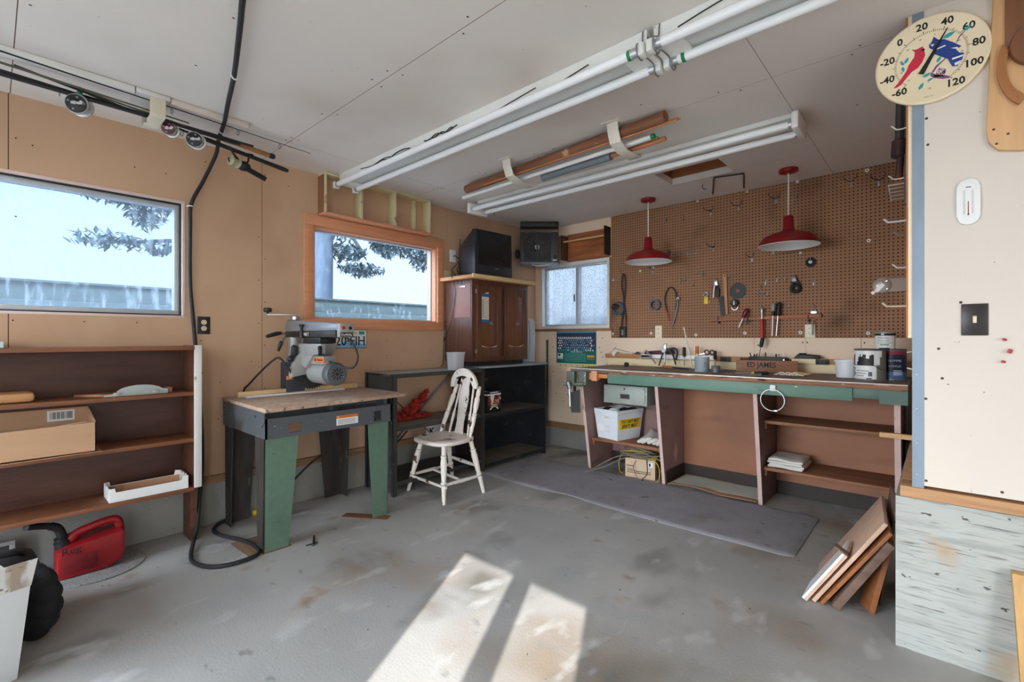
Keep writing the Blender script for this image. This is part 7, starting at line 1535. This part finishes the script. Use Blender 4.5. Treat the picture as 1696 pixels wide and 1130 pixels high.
for dx, dz in ((-.02, .0), (.02, .022), (.022, -.02)): part('rivet', MB().lathe([(.006, 0), (.004, .002)], (3.262 + dx, -1.0285, 1.485 + dz), (0, -1, 0), 10), 'steel', o)
solo('wire_hoop', MB().torus((3.37, -.4, 1.06), (0, 1, 0), .055, .005, 24, 6, 0, 60, 300), 'ivory', 'pale cord hoop behind the paint cans at the bench end', 'cord')

# ================================================================ front of the return wall
YW = YR
th = thing('bird_thermometer', 'large round cream dial thermometer painted with two birds', 'thermometer', (3.468, YW - .02, 2.09))
TC = Vector((3.4665, YW - .004, 2.243)); TR_ = .163
up = Vector((0, 0, 1)); rt = Vector((1, 0, 0))
part('dial', MB().lathe([(TR_ - .006, 0), (TR_, .004), (TR_, .014), (TR_ - .004, .018), (TR_ - .007, .0185), (TR_ - .010, .0165), (.001, .0165)], TC, (0, -1, 0), 56), mat('dial_cream', (242, 224, 190), .4, 0, .03, 4), th)
yo = -.0168
def dp(px, pz, off=0.0): return TC + rt * px + up * pz + Vector((0, yo - off, 0))
ROT = R(0)
def ang(v): return R(227 - (v + 60) / 180 * 285)     # -60 low left round over the top to 120 low right
mb = MB()
for v in range(-60, 121, 20):
    a = ang(v); r = TR_ * .80; s = str(v)
    part('number', MB().text(s, .036, dp(r * math.cos(a), r * math.sin(a) - .012), rt, up, 0, .0003, 'CENTER', .95, .0010), 'ink', th)
mb = MB()
for k in range(0, 91):
    a = ang(-60 + 2 * k); l = .014 if k % 10 == 0 else (.010 if k % 5 == 0 else .0065); r0 = TR_ * .60
    d = rt * math.cos(a) + up * math.sin(a); p = dp(0, 0)
    mb.bar(p + d * r0, p + d * (r0 + l), .0012 if k % 5 else .0018, .0004, (0, 1, 0))
for k in range(-5, 6):
    a = ang(k * 18 + 32); mb.text(str(k * 10), .007, dp(TR_ * .53 * math.cos(a), TR_ * .53 * math.sin(a) - .002), rt, up, 0, .0003, 'CENTER')
mb.text('°F', .011, dp(-.002, -.115), rt, up, 0, .0003, 'CENTER').text('°C', .009, dp(-.005, -.088), rt, up, 0, .0003, 'CENTER').text('MADE IN U.S.A.', .004, dp(-.005, -.14), rt, up, 0, .0003, 'CENTER')
part('scale_marks', mb, 'ink', th)
def flat(mb, pts, m=0, off=0.0): mb.prism([(x, z) for x, z in pts], dp(0, 0, off), rt, up, -.0004 if False else .0004, m)
# flat() extrudes along rt x up = -y, towards the room
mb = MB()
RB = [(-.046, .030), (-.060, .036), (-.050, .020), (-.052, -.002), (-.070, -.03), (-.078, -.055), (-.105, -.098), (-.122, -.118), (-.112, -.120), (-.096, -.112), (-.078, -.088), (-.060, -.066), (-.040, -.056), (-.026, -.036), (-.016, -.008), (-.018, .012), (-.024, .024), (-.022, .036)]
flat(mb, [(x * .87, (z + .118) * .83 - .073) for x, z in RB])
part('red_bird', mb, mat('cardinal_red', (206, 40, 70), .5), th, label='red crested bird')
mb = MB(); flat(mb, [(x * .87, (z + .118) * .83 - .073) for x, z in [(-.030, .020), (-.022, .026), (-.016, .020), (-.022, .012)]], 0, .0004); part('bird_markings', mb, 'ink', th)
mb = MB()
flat(mb, [(.010, .078), (.022, .062), (.040, .056), (.064, .034), (.085, .012), (.070, .006), (.080, -.010), (.092, -.014), (.086, -.04), (.074, -.056), (.060, -.052), (.048, -.02), (.030, -.004), (.012, .012), (.008, .03), (-.002, .040), (-.004, .052), (.004, .06)])
part('blue_bird', mb, mat('jay_blue', (32, 62, 136), .5), th, label='blue crested bird')
mb = MB(); flat(mb, [(.018, .026), (.044, .030), (.040, .034), (.016, .030)], 0, .0004); flat(mb, [(.056, .016), (.078, .004), (.074, .014)], 0, .0004); flat(mb, [(.060, -.022), (.090, -.020), (.088, -.026), (.060, -.028)], 0, .0004); flat(mb, [(.066, -.042), (.086, -.038), (.078, -.050), (.068, -.052)], 0, .0004); flat(mb, [(.0, .052), (.012, .05), (.006, .042)], 0, .0004)
part('bird_markings', mb, 'white', th)
M['branch'] = mat('branch_purple', (122, 84, 126), .5); M['leaf_teal'] = mat('leaf_teal', (40, 164, 170), .5)
mb = MB(); flat(mb, [(.004, -.052), (.014, -.064), (.05, -.082), (.054, -.092), (.034, -.088), (.010, -.076), (.0, -.064)]); flat(mb, [(.004, -.052), (.016, -.032), (.036, -.018), (.046, -.004), (.042, -.018), (.020, -.038), (.010, -.054)]); part('branch', mb, 'branch', th); mb = MB(); flat(mb, [(.070, .03), (.078, .05), (.092, .064), (.094, .062), (.081, .048), (.073, .03)])
part('branch', mb, 'branch', th)
mb = MB()
for (x, z, a, s) in ((-.068, .018, 60, .022), (-.080, .012, 120, .020), (-.078, -.010, -80, .020), (.100, .070, 40, .024), (.05, .066, 20, .034), (.024, -.012, 60, .024), (-.010, -.058, 20, .026), (-.026, -.095, 60, .026), (.0, -.078, 10, .018)):
    c_, s_ = math.cos(R(a)), math.sin(R(a)); flat(mb, [(x + c_ * t * s - s_ * w * s, z + s_ * t * s + c_ * w * s) for t, w in ((-.5, 0), (-.15, -.22), (.2, -.2), (.6, 0), (.2, .2), (-.15, .22))])
part('leaves', mb, 'leaf_teal', th)
mb = MB()
for x, z in ((.026, -.05), (.040, -.058), (.020, -.066), (.036, -.070)):
    for k in range(5): mb.lathe([(.0062, 0), (.005, .0004)], dp(x + .006 * math.cos(k * 1.257), z + .006 * math.sin(k * 1.257)), (0, -1, 0), 10)
    mb.lathe([(.003, .0005), (.002, .0009)], dp(x, z), (0, -1, 0), 8, 1)
part('blossom', mb, [mat('blossom', (246, 226, 222), .5), 'red_tool'], th, label='pale pink blossom')
a = R(63); d = rt * math.cos(a) + up * math.sin(a); s = rt * -math.sin(a) + up * math.cos(a); p = dp(0, 0, .004)
mb = MB(); A_ = p - d * .056; B_ = p + d * .106
mb._new([A_ - s * .0085, A_ + s * .0085, B_ + s * .001, B_ - s * .001] + [q_ + Vector((0, -.001, 0)) for q_ in (A_ - s * .0085, A_ + s * .0085, B_ + s * .001, B_ - s * .001)], [(0, 1, 2, 3), (7, 6, 5, 4), (0, 4, 5, 1), (1, 5, 6, 2), (2, 6, 7, 3), (3, 7, 4, 0)])
mb.cyl(p + Vector((0, .0035, 0)), p + Vector((0, -.002, 0)), .004, 12); part('needle', mb, 'black', th)

wt = thing('wall_thermometer', 'small white oblong thermometer on the cream return wall', 'thermometer', (3.5695, YW, 1.605))
def stadium(w, h, n=10): return [(w * math.cos(R(a)), h + w * math.sin(R(a))) for a in range(0, 181, 180 // n)] + [(w * math.cos(R(a)), -h + w * math.sin(R(a))) for a in range(180, 361, 180 // n)]
cxz = Vector((3.5695, YW - .0005, 1.692))
part('case', MB().prism(stadium(.031, .0525), cxz, rt, up, .012, bev=.004), 'white', wt)
part('scale_face', MB().prism(stadium(.018, .045), cxz + Vector((0, -.0121, 0)), rt, up, .0006), mat('scale_face', (238, 238, 236), .4), wt)
mb = MB()
for k in range(22):
    for sx_ in (-1, 1): mb.box(cxz.x + sx_ * .011 - .003, cxz.x + sx_ * .011 + .003, cxz.y - .0131, cxz.y - .0127, cxz.z - .044 + k * .004, cxz.z - .0432 + k * .004)
mb.box(cxz.x - .007, cxz.x + .007, cxz.y - .0131, cxz.y - .0127, cxz.z + .05, cxz.z + .053)
part('scale_marks', mb, 'dark_steel', wt); part('red_column', MB().cyl((cxz.x, cxz.y - .0137, cxz.z - .045), (cxz.x, cxz.y - .0137, cxz.z + .0), .0012, 8).ball((cxz.x, cxz.y - .0137, cxz.z - .047), .003, 0, 10, 6), 'red_tool', wt)
sw_ = thing('light_switch', 'dark brown light switch plate on the cream return wall', 'switch', (3.586, YW, 1.209))
part('cover_plate', MB().box(3.551, 3.621, YW - .006, YW - .0005, 1.209, 1.323, .002), 'brownplate', sw_); part('toggle', MB().hexa([(3.581, YW - .0062, 1.254), (3.591, YW - .0062, 1.254), (3.591, YW - .004, 1.254), (3.581, YW - .004, 1.254)], [(3.581, YW - .016, 1.276), (3.591, YW - .016, 1.276), (3.591, YW - .004, 1.281), (3.581, YW - .004, 1.281)], bev=.001), 'ivory', sw_)
for z in (1.235, 1.297): part('screw', MB().lathe([(.0028, 0), (.002, .001)], (3.586, YW - .006, z), (0, -1, 0), 10), 'dark_steel', sw_)
for k, (x, z, pos) in enumerate(((3.664, 1.193, 'uppermost'), (3.678, 1.156, 'upper of the middle pair'), (3.676, 1.150, 'lower of the middle pair'), (3.661, 1.116, 'lowest'))):
    solo('push_pin', MB().lathe([(.001, 0), (.001, .004), (.0045, .005), (.0035, .009), (.0035, .014), (.0052, .018), (.0045, .020)], (x, YW - .0005, z), (-.35, -1, .12), 10), 'red_tool', 'red push pin below the light switch, %s of four' % pos, 'push pin', 'red push pins')
solo('nail', MB().tube([(3.636, YW - .0005, 1.467), (3.630, YW - .018, 1.466)], .0025, 6), 'bone', 'single pale nail in the wall above the light switch', 'nail')
M['board_tan'] = wood('tan_wood_board', (216, 170, 122), 'z', .45, .08)
bb = thing('wall_board', 'tan rounded wooden board on the wall at the upper right corner', 'board', (3.72, YW - .01, 1.84))
mb = MB().prism([(3.632, 2.43), (3.615, 1.93), (3.62, 1.89), (3.645, 1.855), (3.70, 1.84), (3.80, 1.835), (3.85, 1.86), (3.87, 1.90), (3.87, 2.43)], (0, YW - .0005, 0), rt, up, .018, bev=.003)
part('board', mb, 'board_tan', bb)
part('bow', MB().prism([(3.745 + r * math.cos(R(a)), 2.135 + 1.55 * r * math.sin(R(a))) for a, r in [(a, .105) for a in range(150, 246, 10)] + [(a, .082) for a in range(245, 149, -10)]], (0, YW - .0192, 0), rt, up, .012, bev=.002), wood('bow_wood', (166, 108, 62), 'z', .45, .15), bb, label='darker curved wooden piece')
part('disc', MB().lathe([(.075, 0), (.078, .006), (.074, .022), (.001, .022)], (3.745, YW - .0192, 2.19), (0, -1, 0), 30), wood('dark_disc_wood', (120, 76, 50), 'z', .45, .2), bb, label='dark wooden disc'); part('dark_panel', MB().box(3.66, 3.83, YW - .026, YW - .0192, 2.20, 2.43, .002), wood('dark_panel_wood', (128, 82, 54), 'z', .45, .2), bb)
for x, z in ((3.633, 1.93), (3.668, 1.905), (3.640, 1.878)): part('screw', MB().lathe([(.004, 0), (.003, .001)], (x, YW - .0186, z), (0, -1, 0), 10), 'nail', bb)

# boards leaning on the end of the concrete stem
def leaner(label, xb, xt, zt2, y0, y1, th_, m, zb=.001, name='leaning_board', sk=-.04):
    b = Vector((xb, 0, zb)); t = Vector((xt, 0, zt2)); d = (t - b).normalized(); n = Vector((-d.z, 0, d.x))
    A = [b, b + n * th_]; lift = -min(A[0].z, A[1].z) + .0008
    pts = lambda p: [p + Vector((0, y0, 0)), p + n * th_ + Vector((0, y0, 0)), p + n * th_ + Vector((sk, y1, 0)), p + Vector((sk, y1, 0))]
    return solo(name, MB().hexa([v + Vector((0, 0, lift)) for v in pts(b)], [v + Vector((0, 0, lift)) for v in pts(t)], 0, .0015), m, label, 'board', 'boards leaning on the concrete')
M['lean1'] = wood('pinkish_plywood', (206, 170, 146), 'x', .6, .12, 8); M['lean2'] = wood('orange_plywood_edge', (150, 92, 50), 'x', .6, .2, 12); M['lean3'] = wood('grey_brown_old_board', (112, 88, 74), 'x', .75, .2, 8)
leaner('broad pinkish plywood board, front one leaning on concrete', 3.075, 3.335, .42, -1.762, -1.34, .016, 'lean1')
leaner('orange edged plywood board leaning just behind the pinkish one', 3.105, 3.350, .385, -1.765, -1.42, .014, 'lean2')
leaner('grey brown old board leaning, third from the front', 3.165, 3.358, .335, -1.768, -1.44, .030, 'lean3')
leaner('dark narrow brown board standing nearly upright against the concrete', 3.285, 3.357, .36, -1.70, -1.64, .02, 'lean2')
leaner('dark panel standing behind the leaning boards', 3.30, 3.362, .48, -1.60, -1.30, .008, 'lean3')
wc = thing('white_board_piece', 'small white painted board with a brown end strip resting on plywood', 'board', (3.12, -1.77, .05))
b = Vector((3.035, 0, .012)); d = Vector((.26, 0, .42)).normalized(); n = Vector((-d.z, 0, d.x))
def lp_(s, t, y): return b + d * s + n * t + Vector((0, y, 0))
def lbox(mb, s0, s1, t0, t1, y0, y1, m=0): return mb.hexa([lp_(s0, t0, y0), lp_(s1, t0, y0), lp_(s1, t0, y1), lp_(s0, t0, y1)], [lp_(s0, t1, y0), lp_(s1, t1, y0), lp_(s1, t1, y1), lp_(s0, t1, y1)], m)
part('board', lbox(lbox(MB(), .0, .29, .0, .010, -1.785, -1.60), .0, .29, -.012, -.0005, -1.785, -1.60, 1), ['white', 'lean1'], wc)
part('end_strip', lbox(MB(), .291, .297, -.01, .045, -1.785, -1.745), 'lean3', wc)
solo('pine_offcut', MB().hexa([(3.692, -2.02, .0005), (3.745, -2.02, .0005), (3.745, -1.98, .0005), (3.692, -1.98, .0005)], [(3.675, -1.94, .40), (3.728, -1.94, .40), (3.728, -1.90, .40), (3.675, -1.90, .40)], 0, .002), wood('yellow_pine', (206, 160, 96), 'z', .5, .12), 'yellow pine offcut leaning on the concrete at the right edge', 'board')
